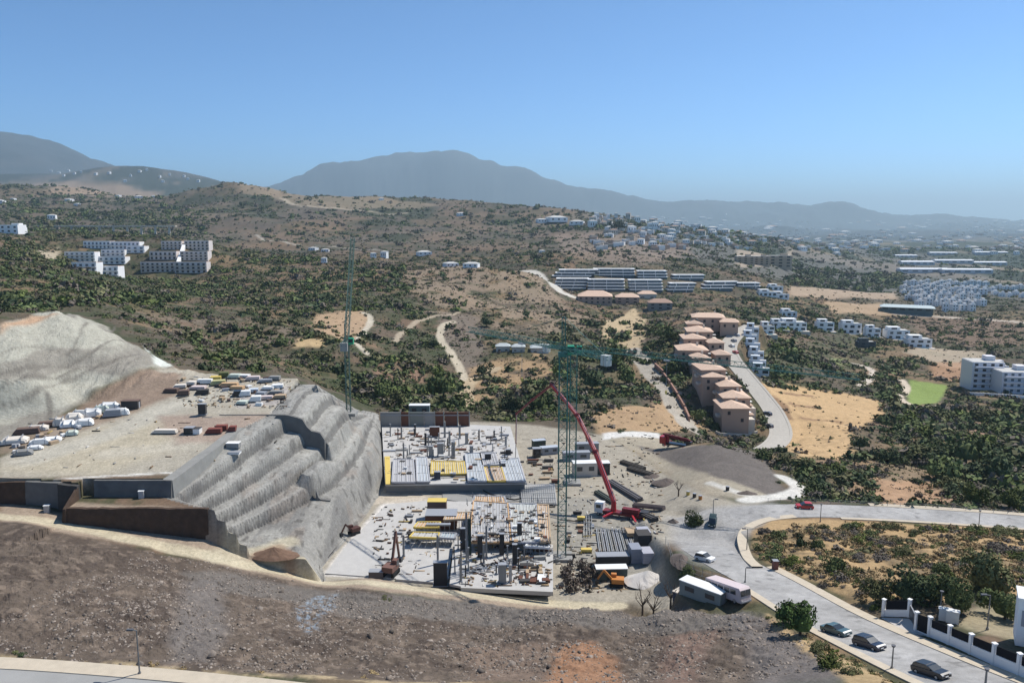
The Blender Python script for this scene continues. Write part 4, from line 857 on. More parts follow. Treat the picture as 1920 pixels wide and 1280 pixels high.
m = MB(); m.tube((0, 0, 45), (0, 0, 60), 14, 22, 14); m.tube((0, 0, 60), (0, 0, 75), 22, 12, 14); m.build('tank', white, e)
# farm sheds behind the crane
for px, py, wp, lb in [(943,659,26,'pale long shed below the sun-dried slope, left of three'), (972,660,24,'grey-green shed in the middle of the three behind the crane'), (1012,662,34,'white shed right of three, next to the green crane mast')]:
    small_house(px, py, wp, 3.2, lb, name='farm_shed', cat='shed', roof=mat('sheet_roof', (.45, .48, .47), .6), tone=offwhite, ym=330, rz=0)
print('buildings', time.time() - T0)
# ---------------------------------------------------------------- the building site
steel = mat('galvanised', (.34, .35, .35), .55, .3, var=.15); conc = mat('fresh_concrete', (.44, .42, .39), .9, var=.18, scale=.35, bump=.02); conc_w = mat('white_concrete', (.45, .435, .41), .9, var=.16, scale=.45, bump=.02)
conc_g = mat('grey_concrete', (.27, .265, .25), .9, var=.2, scale=.5); conc_d = mat('dark_formwork_and_shade', (.055, .05, .047), .8, var=.3); rust = mat('rusty_board', (.13, .055, .035), .85, var=.35, scale=1.2)
yellow = mat('formwork_yellow', (.62, .46, .12), .7, var=.2, scale=1); orange = mat('formwork_timber', (.55, .36, .20), .8, var=.2, scale=1); lilac = mat('formwork_sheet', (.40, .40, .42), .7, var=.15, scale=.7); timber = mat('timber', (.42, .31, .20), .85, var=.3, scale=1.5)
red = mat('crane_red', (.42, .02, .03), .4, var=.15, spec=.5); darkred = mat('dark_red_paint', (.16, .02, .025), .5, var=.2); green = mat('crane_green', (.045, .15, .125), .5, var=.15); tyre = mat('tyre_rubber', (.02, .02, .02), .85, var=.2); chrome = mat('chrome', (.5, .5, .5), .3, .6, var=.05)
whitep = mat('white_paint', (.74, .74, .72), .5, var=.05); greyp = mat('grey_paint', (.30, .31, .33), .5, var=.1); blackp = mat('black_paint', (.02, .021, .025), .3, var=.1, spec=.6); tealp = mat('teal_grey_paint', (.06, .11, .12), .3, var=.1, spec=.6); navy = mat('navy_paint', (.018, .022, .04), .3, var=.1, spec=.6); redp = mat('red_car_paint', (.45, .02, .02), .3, var=.08, spec=.6); silverp = mat('silver_paint', (.55, .56, .57), .3, .2, var=.05)
lampg = mat('headlight_glass', (.7, .7, .68), .1, var=.02, spec=.8); orangep = mat('machine_orange', (.50, .20, .05), .5, var=.15); tarp = mat('cream_tarpaulin', (.68, .62, .54), .8, var=.12, scale=.8); shot = mat('shotcrete_shade', (.15, .145, .135), .95, var=.35, scale=.5, bump=.08); earthcut = mat('earth_cut_shade', (.085, .055, .038), .95, var=.45, scale=.7, bump=.12)  # shotcrete and earth cut: shade of the faces is put into the dark colour
def flat_poly(name, pix, ztop, thick, material, label=None, cat=None, parent=None):
    pts = [PZ(px, py, ztop)[:2] for px, py in pix]; a = sum(pts[i][0] * pts[(i + 1) % len(pts)][1] - pts[(i + 1) % len(pts)][0] * pts[i][1] for i in range(len(pts)))
    if a < 0: pts = pts[::-1]
    o = MB().prism(pts, ztop - thick, ztop).build(name, material, parent)
    return tag(o, label, cat) if label else o
def wallbox(name, a, b, z0, z1, t, material, parent=None):
    A, B = Vector((a[0], a[1], 0)), Vector((b[0], b[1], 0)); n_ = Vector((-(B - A).y, (B - A).x, 0)).normalized() * t
    pts = [(A.x, A.y), (B.x, B.y), ((B + n_).x, (B + n_).y), ((A + n_).x, (A + n_).y)]
    return MB().prism(pts, z0, z1).build(name, material, parent)
# sheer faces below the platform, their shade painted into dark earth and shotcrete colours
def rough_face(a, b, z0, z1a, z1b, t, m_, label, seed, amp=.45, top=.35):
    A, B = Vector((a[0], a[1], 0)), Vector((b[0], b[1], 0)); d = B - A; n_ = max(4, int(d.length / .8)); nz = 7; out = Vector((d.y, -d.x, 0)).normalized()
    if out.y > 0: out = -out
    m = MB(); U_ = np.linspace(0, 1, n_ + 1)
    for i, u in enumerate(U_):
        zt = z1a + (z1b - z1a) * u + (fbm(np.array([u * d.length / 2.5]), np.array([seed * 3.1]), seed, 3)[0] - .5) * top * 2
        for k in range(nz + 1):
            w_ = k / nz; p = A + d * u + out * ((fbm(np.array([u * d.length / 1.6]), np.array([w_ * 3.5]), seed + 9, 4)[0] - .35) * amp * 1.6 + .5 * (1 - w_)); m.v.append((p.x, p.y, z0 + (zt - z0) * w_))
        q = A + d * u - out * t; m.v.append((q.x, q.y, zt + .03)); m.v.append((q.x, q.y, z0))
    c = nz + 3
    for i in range(n_):
        for k in range(c): m.f.append((i * c + k, (i + 1) * c + k, (i + 1) * c + (k + 1) % c, i * c + (k + 1) % c))
    m.f += [tuple(range(c)), tuple(n_ * c + k for k in range(c - 1, -1, -1))]
    o = m.build('retaining_wall', m_); bm_fix(o); return tag(o, label, 'retaining wall')
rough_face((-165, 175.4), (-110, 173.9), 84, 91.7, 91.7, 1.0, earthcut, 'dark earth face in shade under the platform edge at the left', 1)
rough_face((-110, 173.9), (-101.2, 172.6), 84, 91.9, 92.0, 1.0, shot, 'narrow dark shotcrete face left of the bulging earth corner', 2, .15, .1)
rough_face((-101.2, 171.4), (-96.6, 170.9), 83, 92.2, 91.9, 1.0, mat('shotcrete_deep_shade', (.06, .056, .052), .95, var=.3), 'tall dark shotcrete corner of the platform wall', 3, .25, .2)  # corner's shade painted in as a near-black colour
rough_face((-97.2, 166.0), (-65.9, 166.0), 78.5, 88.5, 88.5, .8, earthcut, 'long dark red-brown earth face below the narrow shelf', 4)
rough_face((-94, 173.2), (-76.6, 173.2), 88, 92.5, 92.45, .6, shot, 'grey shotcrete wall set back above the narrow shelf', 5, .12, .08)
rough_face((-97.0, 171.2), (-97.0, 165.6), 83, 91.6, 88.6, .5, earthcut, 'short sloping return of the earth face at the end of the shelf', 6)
m = MB(); cw = [(-77.0, 173.4), (-76.0, 178), (-75.0, 184), (-73.6, 191), (-72.6, 198), (-71.2, 205)]
for (x, y) in cw:
    lo = min(hz(x + 1.6, y), hz(x + 2.4, y)) - .5; hi = PLAT_Z(x, y) + .12; m.v += [(x + .9, y, lo), (x + .55, y, hi), (x - 1.9, y, hi + .02), (x - 1.9, y, lo)]
for k in range(len(cw) - 1):
    for j in range(4): m.f.append((4 * k + j, 4 * k + (j + 1) % 4, 4 * k + 4 + (j + 1) % 4, 4 * k + 4 + j))
m.f += [(0, 1, 2, 3), (23, 22, 21, 20)]; o = m.build('retaining_wall', mat('shotcrete_light', (.26, .255, .235), .95, var=.25, scale=.5, bump=.05)); bm_fix(o); tag(o, 'pale grey shotcrete return wall running back from the platform corner', 'retaining wall')
for i, (px, py) in enumerate([(93,957), (269,930)]):
    x, y, z = G(px, py); e = empty('marker_block', (x, y - .9, z), .2, ['pale concrete block standing at the foot of the dark earth face', 'pale concrete block on the shelf before the grey wall'][i], 'concrete block'); part('block', conc_w, e, (0, 0, .6), (1.1, .9, 1.9)); part('lid', whitep, e, (0, 0, 1.6), (1.3, 1.1, .12))
# --- slabs
bz = 74.0
slabB = flat_poly('floor_slab', [(716,800),(890,796),(957,799),(988,905),(722,908)], bz, .45, conc_w, 'white concrete floor slab of the far block with columns and trays', 'floor slab')
pB = [PZ(*p, bz)[:2] for p in [(718,803),(888,800),(955,803),(984,902),(724,905)]]
e = empty('basement_wall', (0, 0, 0), 0, 'shaded basement wall carrying the far slab', 'wall')
for a, b in zip(pB, pB[1:] + pB[:1]): wallbox('wall_panel', b, a, 70.6, bz - .45, .4, conc_g, e)
az = 73.4
slabA = flat_poly('floor_slab', [(843,1094),(880,1102),(1037,1107),(1037,1020),(852,1012)], az, .5, conc_w, 'bright concrete slab of the near block above a black gap', 'floor slab')
pA = [PZ(*p, az)[:2] for p in [(856,1090),(1033,1096),(1033,1024),(860,1018)]]
e = empty('basement_wall', (0, 0, 0), 0, 'recessed wall painted shade-dark below the near slab edge', 'wall')
for a, b in zip(pA, pA[1:] + pA[:1]): wallbox('wall_panel', b, a, 70.5, az - .5, .3, conc_d, e)  # near-black panels paint the shade of the gap under the slab
flat_poly('parapet_beam', [(864,1101),(1037,1109),(1037,1106.5),(864,1098.5)], az + .35, .9, conc, 'long pale edge beam along the front of the near slab', 'beam')
for q_ in ([(610,1074),(652,1018),(725,945),(800,938),(800,985),(745,1084)], [(800,938),(890,940),(856,1012),(800,985)]): flat_poly('ground_slab', q_, 71.25 if q_[0][0] < 700 else 71.22, .25, conc_w)['kind'] = 'structure'
flat_poly('ground_slab', [(742,1085),(838,1093),(852,1012),(800,984)], 71.5, .5, conc_w, 'white blinding slab between the excavator and the dark lift shaft', 'floor slab')
flat_poly('ground_slab', [(828,893),(980,908),(1000,938),(880,942),(830,935)], 71.2, .3, conc_g, 'smooth grey slab between the near and far blocks', 'floor slab')
# --- formwork decks
def deck(pix, z, sheet, label, nl=9, edge=orange, legs=True):
    P4 = [Vector(PZ(*p, z)) for p in pix]; e = empty('formwork_deck', P4[0], 0, label, 'formwork deck'); o0 = P4[0]; Q = [p - o0 for p in P4]; L = lambda u, v: (Q[0] * (1 - u) + Q[1] * u) * (1 - v) + (Q[3] * (1 - u) + Q[2] * u) * v
    m = MB()
    for i in range(nl):
        for j in range(3):
            a, b, c, d = L((i + .04) / nl, (j + .02) / 3), L((i + .96) / nl, (j + .02) / 3), L((i + .96) / nl, (j + .98) / 3), L((i + .04) / nl, (j + .98) / 3); zz = Vector((0, 0, .16)); zz2 = Vector((0, 0, .02 * ((i * 7 + j * 3) % 4)))
            m.add([a + zz2, b + zz2, c + zz2, d + zz2, a + zz + zz2, b + zz + zz2, c + zz + zz2, d + zz + zz2], [(3, 2, 1, 0), (4, 5, 6, 7), (0, 1, 5, 4), (1, 2, 6, 5), (2, 3, 7, 6), (3, 0, 4, 7)])
    m.build('sheet', sheet, e)
    m = MB()
    for i in range(nl * 2):
        u = (i + .5) / (nl * 2); m.beam(L(u, .03) + Vector((0, 0, .24)), L(u, .97) + Vector((0, 0, .24)), .12 if i % 3 else .2, .12)
    m.build('stringer', mat('pale_stringer', (.50, .49, .46), .7), e)
    for (u0, v0, u1, v1) in ((0, 0, 1, 0), (1, 0, 1, 1), (0, 1, 1, 1), (0, 0, 0, 1)): MB().beam(L(u0, v0) + Vector((0, 0, .15)), L(u1, v1) + Vector((0, 0, .15)), .35, .5).build('edge_beam', edge, e)
    if legs:
        for u in np.linspace(.03, .97, 6):
            for v in (.04, .96): q = L(u, v); MB().tube(q, q - Vector((0, 0, z - 71.2)), .09, .09, 6).build('prop', steel, e)
    return e
deck([(880,1018),(958,1018),(952,945),(888,940)], 75.4, lilac, 'grey sheeted formwork deck at the top left of the near block', 12, orange)
deck([(962,1018),(1010,1018),(1005,946),(955,945)], 75.6, mat('pale_sheet', (.50, .52, .50), .7, var=.12), 'pale sheeted formwork deck in the middle of the near block', 8, lilac)
deck([(1013,1018),(1032,1018),(1028,948),(1008,947)], 75.8, orange, 'narrow timber-coloured deck along the right side of the near block', 3, timber)
deck([(985,1026),(1030,1028),(1028,1019),(990,1019)], 75.2, conc_w, 'white deck edge strip in front of the pale formwork', 4, whitep)
deck([(776,990),(822,990),(826,980),(784,980)], 74.4, orange, 'upper yellow-edged formwork table left of the dark columns', 4, yellow)
deck([(768,1008),(820,1010),(824,1000),(776,999)], 73.6, conc_w, 'lower white formwork table with yellow rim', 4, yellow)
deck([(823,1009),(852,1011),(856,1001),(827,1000)], 73.4, mat('blue_sheet', (.35, .42, .46), .6), 'bluish formwork table beside the white one', 3, greyp)
deck([(832,976),(880,974),(884,962),(838,962)], 74.8, orange, 'peach timber deck behind the brown shuttering box', 5, timber)
deck([(885,944),(950,944),(946,932),(890,931)], 75.0, orange, 'peach deck with small crates at the back of the near block', 7, lilac)
for t in [([(735,905),(778,905),(775,862),(738,862)], lilac, 'pale lilac tray deck at the left front of the far slab', 5), ([(782,904),(806,904),(800,858),(780,858)], mat('pale_blue_sheet', (.50, .55, .60), .6), 'pale blue tray deck next to the lilac one on the far slab', 4), ([(808,890),(874,889),(870,866),(809,866)], yellow, 'bright yellow formwork deck on the far slab', 8),
          ([(878,903),(912,903),(900,850),(872,851)], mat('pale_blue_sheet', (.50, .55, .60), .6), 'pale blue slanting deck right of the yellow one', 6), ([(915,903),(948,903),(940,876),(908,877)], orange, 'peach board deck at the front of the far slab', 6), ([(950,903),(985,903),(972,860),(938,862)], mat('pale_blue_sheet', (.50, .55, .60), .6), 'bluish board deck at the front right corner of the far slab', 6), ([(905,873),(935,872),(928,850),(900,850)], lilac, 'lilac deck behind the peach one on the far slab', 4)]:
    deck(t[0], bz + .5, t[1], t[2], t[3], yellow if t[1] in (yellow, orange) else lilac, False)
flat_poly('edge_board', [(723,907),(733,907),(731,855),(721,855)], bz + .25, .2, yellow, 'pale yellow safety board along the left edge of the far slab', 'board')
flat_poly('edge_board', [(812,896),(880,895),(879,890),(812,891)], bz + .1, 1.0, conc_g, 'dark beam under the front of the yellow deck', 'beam')
# --- columns and shutters
def column(px, yt, yb, wpx, z, m_, label, kind='column', group=None, cap=True):
    X, Y, Z = PZ(px, yb, z); h = (ray(px, yt)[1] - ray(px, yb)[1]) * Y; w_ = max(.3, wpx * Y / F); e = empty('concrete_' + kind if kind != 'column' else 'concrete_column', (X, Y, z), .05, label, kind, group)
    part('shaft', m_, e, (0, 0, h / 2), (w_, min(w_, 1.6) * .8, h)); 
    if cap:
        for sx in (-1, 1): part('reinforcing_bar', rust, e, (sx * w_ * .3, 0, h + .35), (.06, .06, .7))
    else: part('rim', greyp, e, (0, 0, h + .06), (w_ + .15, min(w_, 1.6) * .8 + .15, .12))
    part('kicker', greyp, e, (0, 0, .1), (w_ + .3, min(w_, 1.6) * .8 + .3, .2)); return e
Cn = 'columns of the near block'
for t in [(757,1003,1042,4,71.4,conc_g,'slim grey column at the left rim of the near block'), (821,1003,1056,4,71.6,conc_g,'slim grey column left of the lift shaft shutter'), (826,1053,1097,27,71.5,conc_d,'black box-shaped lift shaft shutter at the front'), (868,990,1030,9,az,conc_d,'first wide black column shutter from the left'), (875,960,1056,4,az,conc_g,'tall slim grey column between the first two black shutters'),
          (881,972,1040,6,az,mat('green_shutter', (.03, .05, .045), .7),'dark green shutter with a blunt top, tallest of the row'), (900,1003,1045,10,az,conc_d,'black column shutter right of the green one'), (907,1020,1056,4,az,conc_g,'short slim column right of the third black shutter'), (912,985,1045,4,az,conc_g,'slim purple-grey column before the middle shutters'),
          (941,1000,1040,9,az,conc_d,'black shutter under the dark beam, right of the middle'), (974,980,1020,9,az,conc_d,'black shutter farthest back on the right'), (965,1020,1058,9,az,conc_d,'black shutter nearest the front on the right'), (864,1045,1090,5,az,conc_g,'slim grey column near the front edge, left'), (942,1057,1092,15,az,conc_g,'broad grey wall pier near the front edge'), (957,1058,1091,6,az,conc,'narrow pale pier beside the broad grey one')]:
    column(*t, group=Cn, cap=t[3] < 7)
o = empty('steel_beam', PZ(930,1002,az + 2.5), 0, 'dark horizontal beam joining two black shutters', 'beam'); part('web', conc_d, o, (0, 0, 0), (3.6, .5, .5)); part('flange', conc_d, o, (0, 0, .3), (3.8, .8, .12))
for t in [(753,800,823,3,bz,conc_g,'slim grey post at the back left of the far slab'), (757,830,862,3,bz,conc_g,'slim grey post in the left field of the far slab'), (815,800,818,19,bz,rust,'rust-brown shutter panel standing at the back of the far slab'), (826,831,855,12,bz,conc_g,'broad grey pier right of the paired panels on the far slab'), (808,836,856,8,bz,conc_g,'grey pier left of the broad one on the far slab'), (798,812,835,4,bz,conc_d,'dark slim post before the rust-brown panel'),
          (834,790,820,4,bz,conc_g,'slim post right of the rust-brown panel'), (843,808,834,4,bz,conc_g,'second slim post right of the rust-brown panel'), (850,828,855,7,bz,conc_g,'grey pier in the middle of the far slab'), (862,797,822,4,bz,conc_g,'slim post at the back middle of the far slab'), (875,812,832,6,bz,conc_g,'short pier at the back right of the far slab'), (884,836,852,7,bz,conc_g,'grey pier behind the slanting blue deck'), (915,850,864,12,bz,conc_d,'black box shutter at the right field of the far slab'), (944,868,878,8,bz,conc_d,'small black box near the front right of the far slab'), (820,884,898,12,bz,mat('blue_black_steel', (.03, .04, .06), .5),'blue-black steel drum shutter on the pale trays'), (953,842,852,10,bz,conc_d,'dark low shutter under the boom hose')]:
    column(*t, group='columns and shutters of the far block', cap=t[3] < 5)
def boxthing(name, px, py, z, w_, d_, h_, m_, label, cat, rz=0, trim=None, group=None):
    X, Y, Z = PZ(px, py, z) if z is not None else G(px, py); z = Z; e = empty(name, (X, Y, z), rz, label, cat, group); part('body', m_, e, (0, 0, h_ / 2), (w_, d_, h_)); part('rim', trim or greyp, e, (0, 0, h_ + .04), (w_ + .12, d_ + .12, .09)); return e
boxthing('shuttering_box', 828, 985, 71.6, 8, 5, 3.6, rust, 'large rust-brown shuttering box between the yellow table and peach deck', 'shuttering')
boxthing('shuttering_box', 820, 968, 71.6, 5, 3, 4.6, mat('brown_grey_board', (.16, .11, .09), .8), 'brown-grey shuttering box behind the large rusty one', 'shuttering', trim=yellow)
boxthing('stair_flight', 822, 984, 74.8, 6, 1.0, .3, conc_w, 'white precast stair landing beam in front of the rusty box', 'beam')
boxthing('steel_tank', 788, 915, 71.2, 4.4, 2.4, 1.8, mat('brown_steel', (.08, .06, .05), .6), 'dark brown steel tank on the tan ground below the far slab', 'tank')
# retaining panels at the back of the pit
g5 = random.Random(21); xs = [(713,751,conc_g), (752,767,rust), (768,795,mat('green_grey_concrete', (.20, .21, .19), .9)), (796,815,conc_g), (816,832,rust), (834,858,rust), (860,880,rust)]
LBP = ['wide grey panel at the left end of the pit back wall', 'narrow rust panel second from left on the pit back wall', 'green-grey panel below the white cabin on the back wall', 'grey panel right of the green-grey one on the back wall', 'rust panel left of the first pale post on the back wall', 'rust panel between the two pale posts on the back wall', 'rust panel at the right end of the pit back wall']
for i, (a, b, m_) in enumerate(xs):
    A, B = PZ(a, 799, bz), PZ(b, 799, bz); e = empty('retaining_panel', ((A[0] + B[0]) / 2, A[1] + .6, bz - 3), 0, LBP[i], 'panel', 'panels of the pit back wall'); w_ = abs(B[0] - A[0]); part('face', m_, e, (0, 0, 4.2), (w_ - .1, .5, 8.2)); part('waler', greyp, e, (0, -.35, 7.2), (w_, .2, .3)); part('soldier_pile', conc_g, e, (w_ / 2, -.3, 4.3), (.35, .35, 8.8))
# --- site vehicles and machines
def wheels(e, xs_, wy, r, w_=.3, name='wheel'):
    for x_ in xs_:
        for s_ in (-1, 1):
            o = MB().tube((x_, s_ * wy - w_ / 2, r), (x_, s_ * wy + w_ / 2, r), r, r, 14).build(name, tyre, e); MB().tube((x_, s_ * (wy + w_ / 2 + .01) - .02, r), (x_, s_ * (wy + w_ / 2 + .01) + .02, r), r * .55, r * .55, 10).build('rim', chrome, o)
def lathe_body(prof, w_, tuck=.12):
    """car shell: side profile (x, z) swept across the width with tucked sides"""
    m = MB(); n_ = len(prof); rows_ = [(-w_ / 2, .0), (-w_ / 2 + .07, .06), (w_ / 2 - .07, .06), (w_ / 2, .0)]; v = []
    cx = sum(p[0] for p in prof) / n_; cz = sum(p[1] for p in prof) / n_
    for y_, k in rows_:
        for x_, z_ in prof: v.append((x_ + (cx - x_) * (.05 if k == 0 else 0), y_, z_ + (cz - z_) * (.08 if k == 0 else 0)))
    f = [(a * n_ + i, a * n_ + (i + 1) % n_, (a + 1) * n_ + (i + 1) % n_, (a + 1) * n_ + i) for a in range(3) for i in range(n_)]
    m.add(v, f + [tuple(range(n_ - 1, -1, -1)), tuple(3 * n_ + i for i in range(n_))]); return m
def car(px, py, rz, paint, label, kind='suv', z=None, L=4.5, ym=0, name='parked_car', group='cars on the roads'):
    x, y, zg = G(px, py, ym); fx, fy = math.cos(rz) * 1.6, math.sin(rz) * 1.6; pitch_ = -math.atan2(hz(x + fx, y + fy) - hz(x - fx, y - fy), 3.2); h = {'suv': 1.62, 'sedan': 1.42, 'hatch': 1.5, 'van': 1.95}[kind]; w_ = 1.86; e = empty(name, (x, y, zg + .05 if z is None else z), rz, label, 'car', group); l = L / 2; e.rotation_euler = (0, pitch_, rz)
    bon = l * .38 if kind != 'van' else l * .78; low = [(-l, .38), (-l, .8), (-l + .1, .98), (bon, 1.02), (l - .25, .94), (l - .02, .78), (l, .34), (l - .15, .24), (-l + .15, .24)]
    lathe_body(low, w_).build('body', paint, e)
    r0 = {'suv': -l + .12, 'sedan': -l + .75, 'hatch': -l + .15, 'van': -l + .06}[kind]
    gl = [(r0, .97), (r0 + .30, h - .10), (r0 + .6, h - .02), (bon - .75, h - .02), (bon - .5, h - .10), (bon + .22, .99)]
    lathe_body(gl, w_ - .2).build('windows', glass, e); rf = [(r0 + .32, h - .08), (r0 + .62, h + .03), (bon - .9, h + .03), (bon - .68, h - .06)]; lathe_body(rf, w_ - .3).build('roof', paint, e)
    wheels(e, (-l + .82, l - .85), w_ / 2 - .1, .34, .22)
    for s_ in (-1, 1):
        MB().box(l - .03, s_ * .66, .66, .08, .36, .14).build('headlight', lampg, e); MB().box(-l + .03, s_ * .7, .74, .08, .26, .16).build('tail_light', redp, e); MB().box(bon - .25, s_ * (w_ / 2 + .06), .98, .16, .14, .12).build('mirror', paint, e)
    MB().box(l + .005, 0, .42, .04, .52, .13).build('number_plate', whitep, e); return e
DR = math.atan2(-.86, .51)
car(1568,1188,DR - .06,tealp,'teal-grey sedan parked at the left kerb, farthest up the row','sedan',L=4.6); car(1630,1214,DR - .10,navy,'dark navy SUV parked between the teal sedan and the last dark car','suv',L=4.6); car(1746,1266,DR - .10,blackp,'black hatchback with pale headlight near the bottom right of the road','hatch',L=4.6)
car(1322,1051,DR + .15,whitep,'white car driving on the road bend near the site fence','suv',L=4.3); car(1336,982,-1.9,mat('dark_green_paint', (.03, .05, .045), .4),'dark van with pale roof beside the green bush at the junction','van',L=4.6); car(1508,953,3.05,redp,'bright red car on the far road in front of the ravine','suv',L=4.3)
car(1439,777,2.2,navy,'dark blue car on the estate road beside the dry field','hatch',ym=280,L=4.2); car(1442,800,2.0,mat('grey_car_paint', (.12, .12, .13), .4),'grey car below the blue one at the estate road bend','suv',ym=280,L=4.2)
for i, (px, py) in enumerate([(1372,650), (1376,640), (1382,630), (1379,662)]): car(px, py, 1.9, [whitep, greyp, silverp, redp][i], ['white', 'grey', 'silver', 'small red'][i] + ' car parked near the top of the estate road', 'hatch', ym=300, L=4.1)
# tower cranes -----------------------------------------------------
def lattice(m, a, b, w_, h_, n_, chord=.13, br=.06, tri=False):
    a, b = Vector(a), Vector(b); d = (b - a).normalized(); u = Vector((0, 0, 1)) if abs(d.z) < .7 else Vector((0, 1, 0)); x = d.cross(u).normalized(); y = x.cross(d).normalized()
    offs = [x * -w_ / 2 + y * -h_ / 2, x * w_ / 2 + y * -h_ / 2, x * w_ / 2 + y * h_ / 2, x * -w_ / 2 + y * h_ / 2] if not tri else [x * -w_ / 2, x * w_ / 2, y * h_]
    k = len(offs)
    for o_ in offs: m.beam(a + o_, b + o_, chord)
    for i in range(n_):
        p, q = a.lerp(b, i / n_), a.lerp(b, (i + 1) / n_)
        for j in range(k):
            o1, o2 = offs[j], offs[(j + 1) % k]; m.beam(p + o1, p + o2, br)
            if (i + j) % 2: m.beam(p + o1, q + o2, br)
            else: m.beam(p + o2, q + o1, br)
def crane(px, py, ytop, jib_dir, jib_len, cj_len, label, apex=0, zb=None, mw=1.9, luff=None, hookd=None):
    green = MATS['crane_green'] if luff is None else mat('faded_crane_green', (.08, .13, .11), .7, var=.15)
    x, y, z = PZ(px, py, zb) if zb else G(px, py); h = (ray(px, ytop)[1]) * y + CZ - z; e = empty('tower_crane', (x, y, z), 0, label, 'tower crane', 'green tower cranes')
    MB().box(0, 0, -.3, 5, 5, 1.0).build('foundation', conc_g, e)
    m = MB(); lattice(m, (0, 0, .6), (0, 0, h), mw, mw, int(h / 2.2), .19, .085); m.build('mast', green, e)
    MB().tube((0, 0, h), (0, 0, h + 1.0), 1.3, 1.3, 14).build('slewing_ring', green, e); cb = MB().box(1.6, -.6, h + .6, 1.5, 1.7, 2.0).build('cab', mat('cab_green', (.03, .30, .16), .5), e); MB().box(1.6, -1.47, h + 1.3, 1.3, .06, 1.0).build('window', glass, cb)
    jd = Vector((math.cos(jib_dir), math.sin(jib_dir), 0)); b0 = Vector((0, 0, h + 1.6))
    if luff is None:
        m = MB(); lattice(m, b0, b0 + jd * jib_len, 1.3, 1.3, int(jib_len / 1.8), .13, .06, True); m.build('jib', green, e)
        m = MB(); lattice(m, b0, b0 - jd * cj_len, 1.4, .8, int(cj_len / 2), .15, .08); m.build('counter_jib', green, e)
        for k in range(2): q = b0 - jd * (cj_len - .8 - k * 1.0); MB().box(q.x, q.y, q.z - 1.8, .8, 1.6, 2.3, jib_dir).build('counterweight', mat('pale_concrete_block', (.46, .48, .46), .8), e)
        m = MB(); q = b0 + jd * (hookd or jib_len * .4); m.box(q.x, q.y, q.z - .6, 1.6, 1.2, .4, jib_dir); m.build('trolley', greyp, e)
        m = MB(); m.tube(q, q - Vector((0, 0, 9)), .04, .04, 5); m.build('hoist_rope', greyp, e); MB().box(q.x, q.y, q.z - 9.8, .5, .4, .9).build('hook_block', yellow, e)
        if apex:
            m = MB(); lattice(m, b0, b0 + Vector((0, 0, apex)), .8, .8, 4, .15, .08); m.build('tower_head', green, e)
            for t_, L_ in ((1, jib_len * .55), (-1, cj_len * .9)): MB().beam(b0 + Vector((0, 0, apex)), b0 + jd * t_ * L_ + Vector((0, 0, 1 if t_ > 0 else .3)), .09).build('tie_bar', green, e)
    else:
        tip = b0 + Vector((jd.x * math.cos(luff), jd.y * math.cos(luff), math.sin(luff))) * jib_len; m = MB(); lattice(m, b0, tip, 1.2, 1.2, int(jib_len / 1.8), .18, .09); m.build('jib', green, e)
        m = MB(); lattice(m, b0, b0 - jd * cj_len, 1.4, .8, 4, .2, .1); m.build('counter_jib', green, e); MB().box(-jd.x * (cj_len - 1), -jd.y * (cj_len - 1), h - .6, 1.8, 2.2, 2.6, jib_dir).build('counterweight', conc_g, e)
        MB().beam(b0 - jd * cj_len * .5 + Vector((0, 0, 6)), tip, .08).build('tie_bar', green, e); MB().beam(b0 - jd * cj_len * .5, b0 - jd * cj_len * .5 + Vector((0, 0, 6)), .25).build('tower_head', green, e)
    return e
crane(1053,1046,668,math.radians(128),38,15,'green tower crane nearest the camera, beside the near slab, with a pointed head',apex=7.5,zb=71)
crane(1073,906,664,math.atan2(-49, 68),80,11,'second green tower crane with the long jib reaching right over the white villas',zb=71,hookd=30,mw=2.0)
crane(654,776,648,math.radians(95),42,8,'slim green crane standing at the far rim of the gunite slope with raised jib',luff=math.radians(50),mw=1.3)
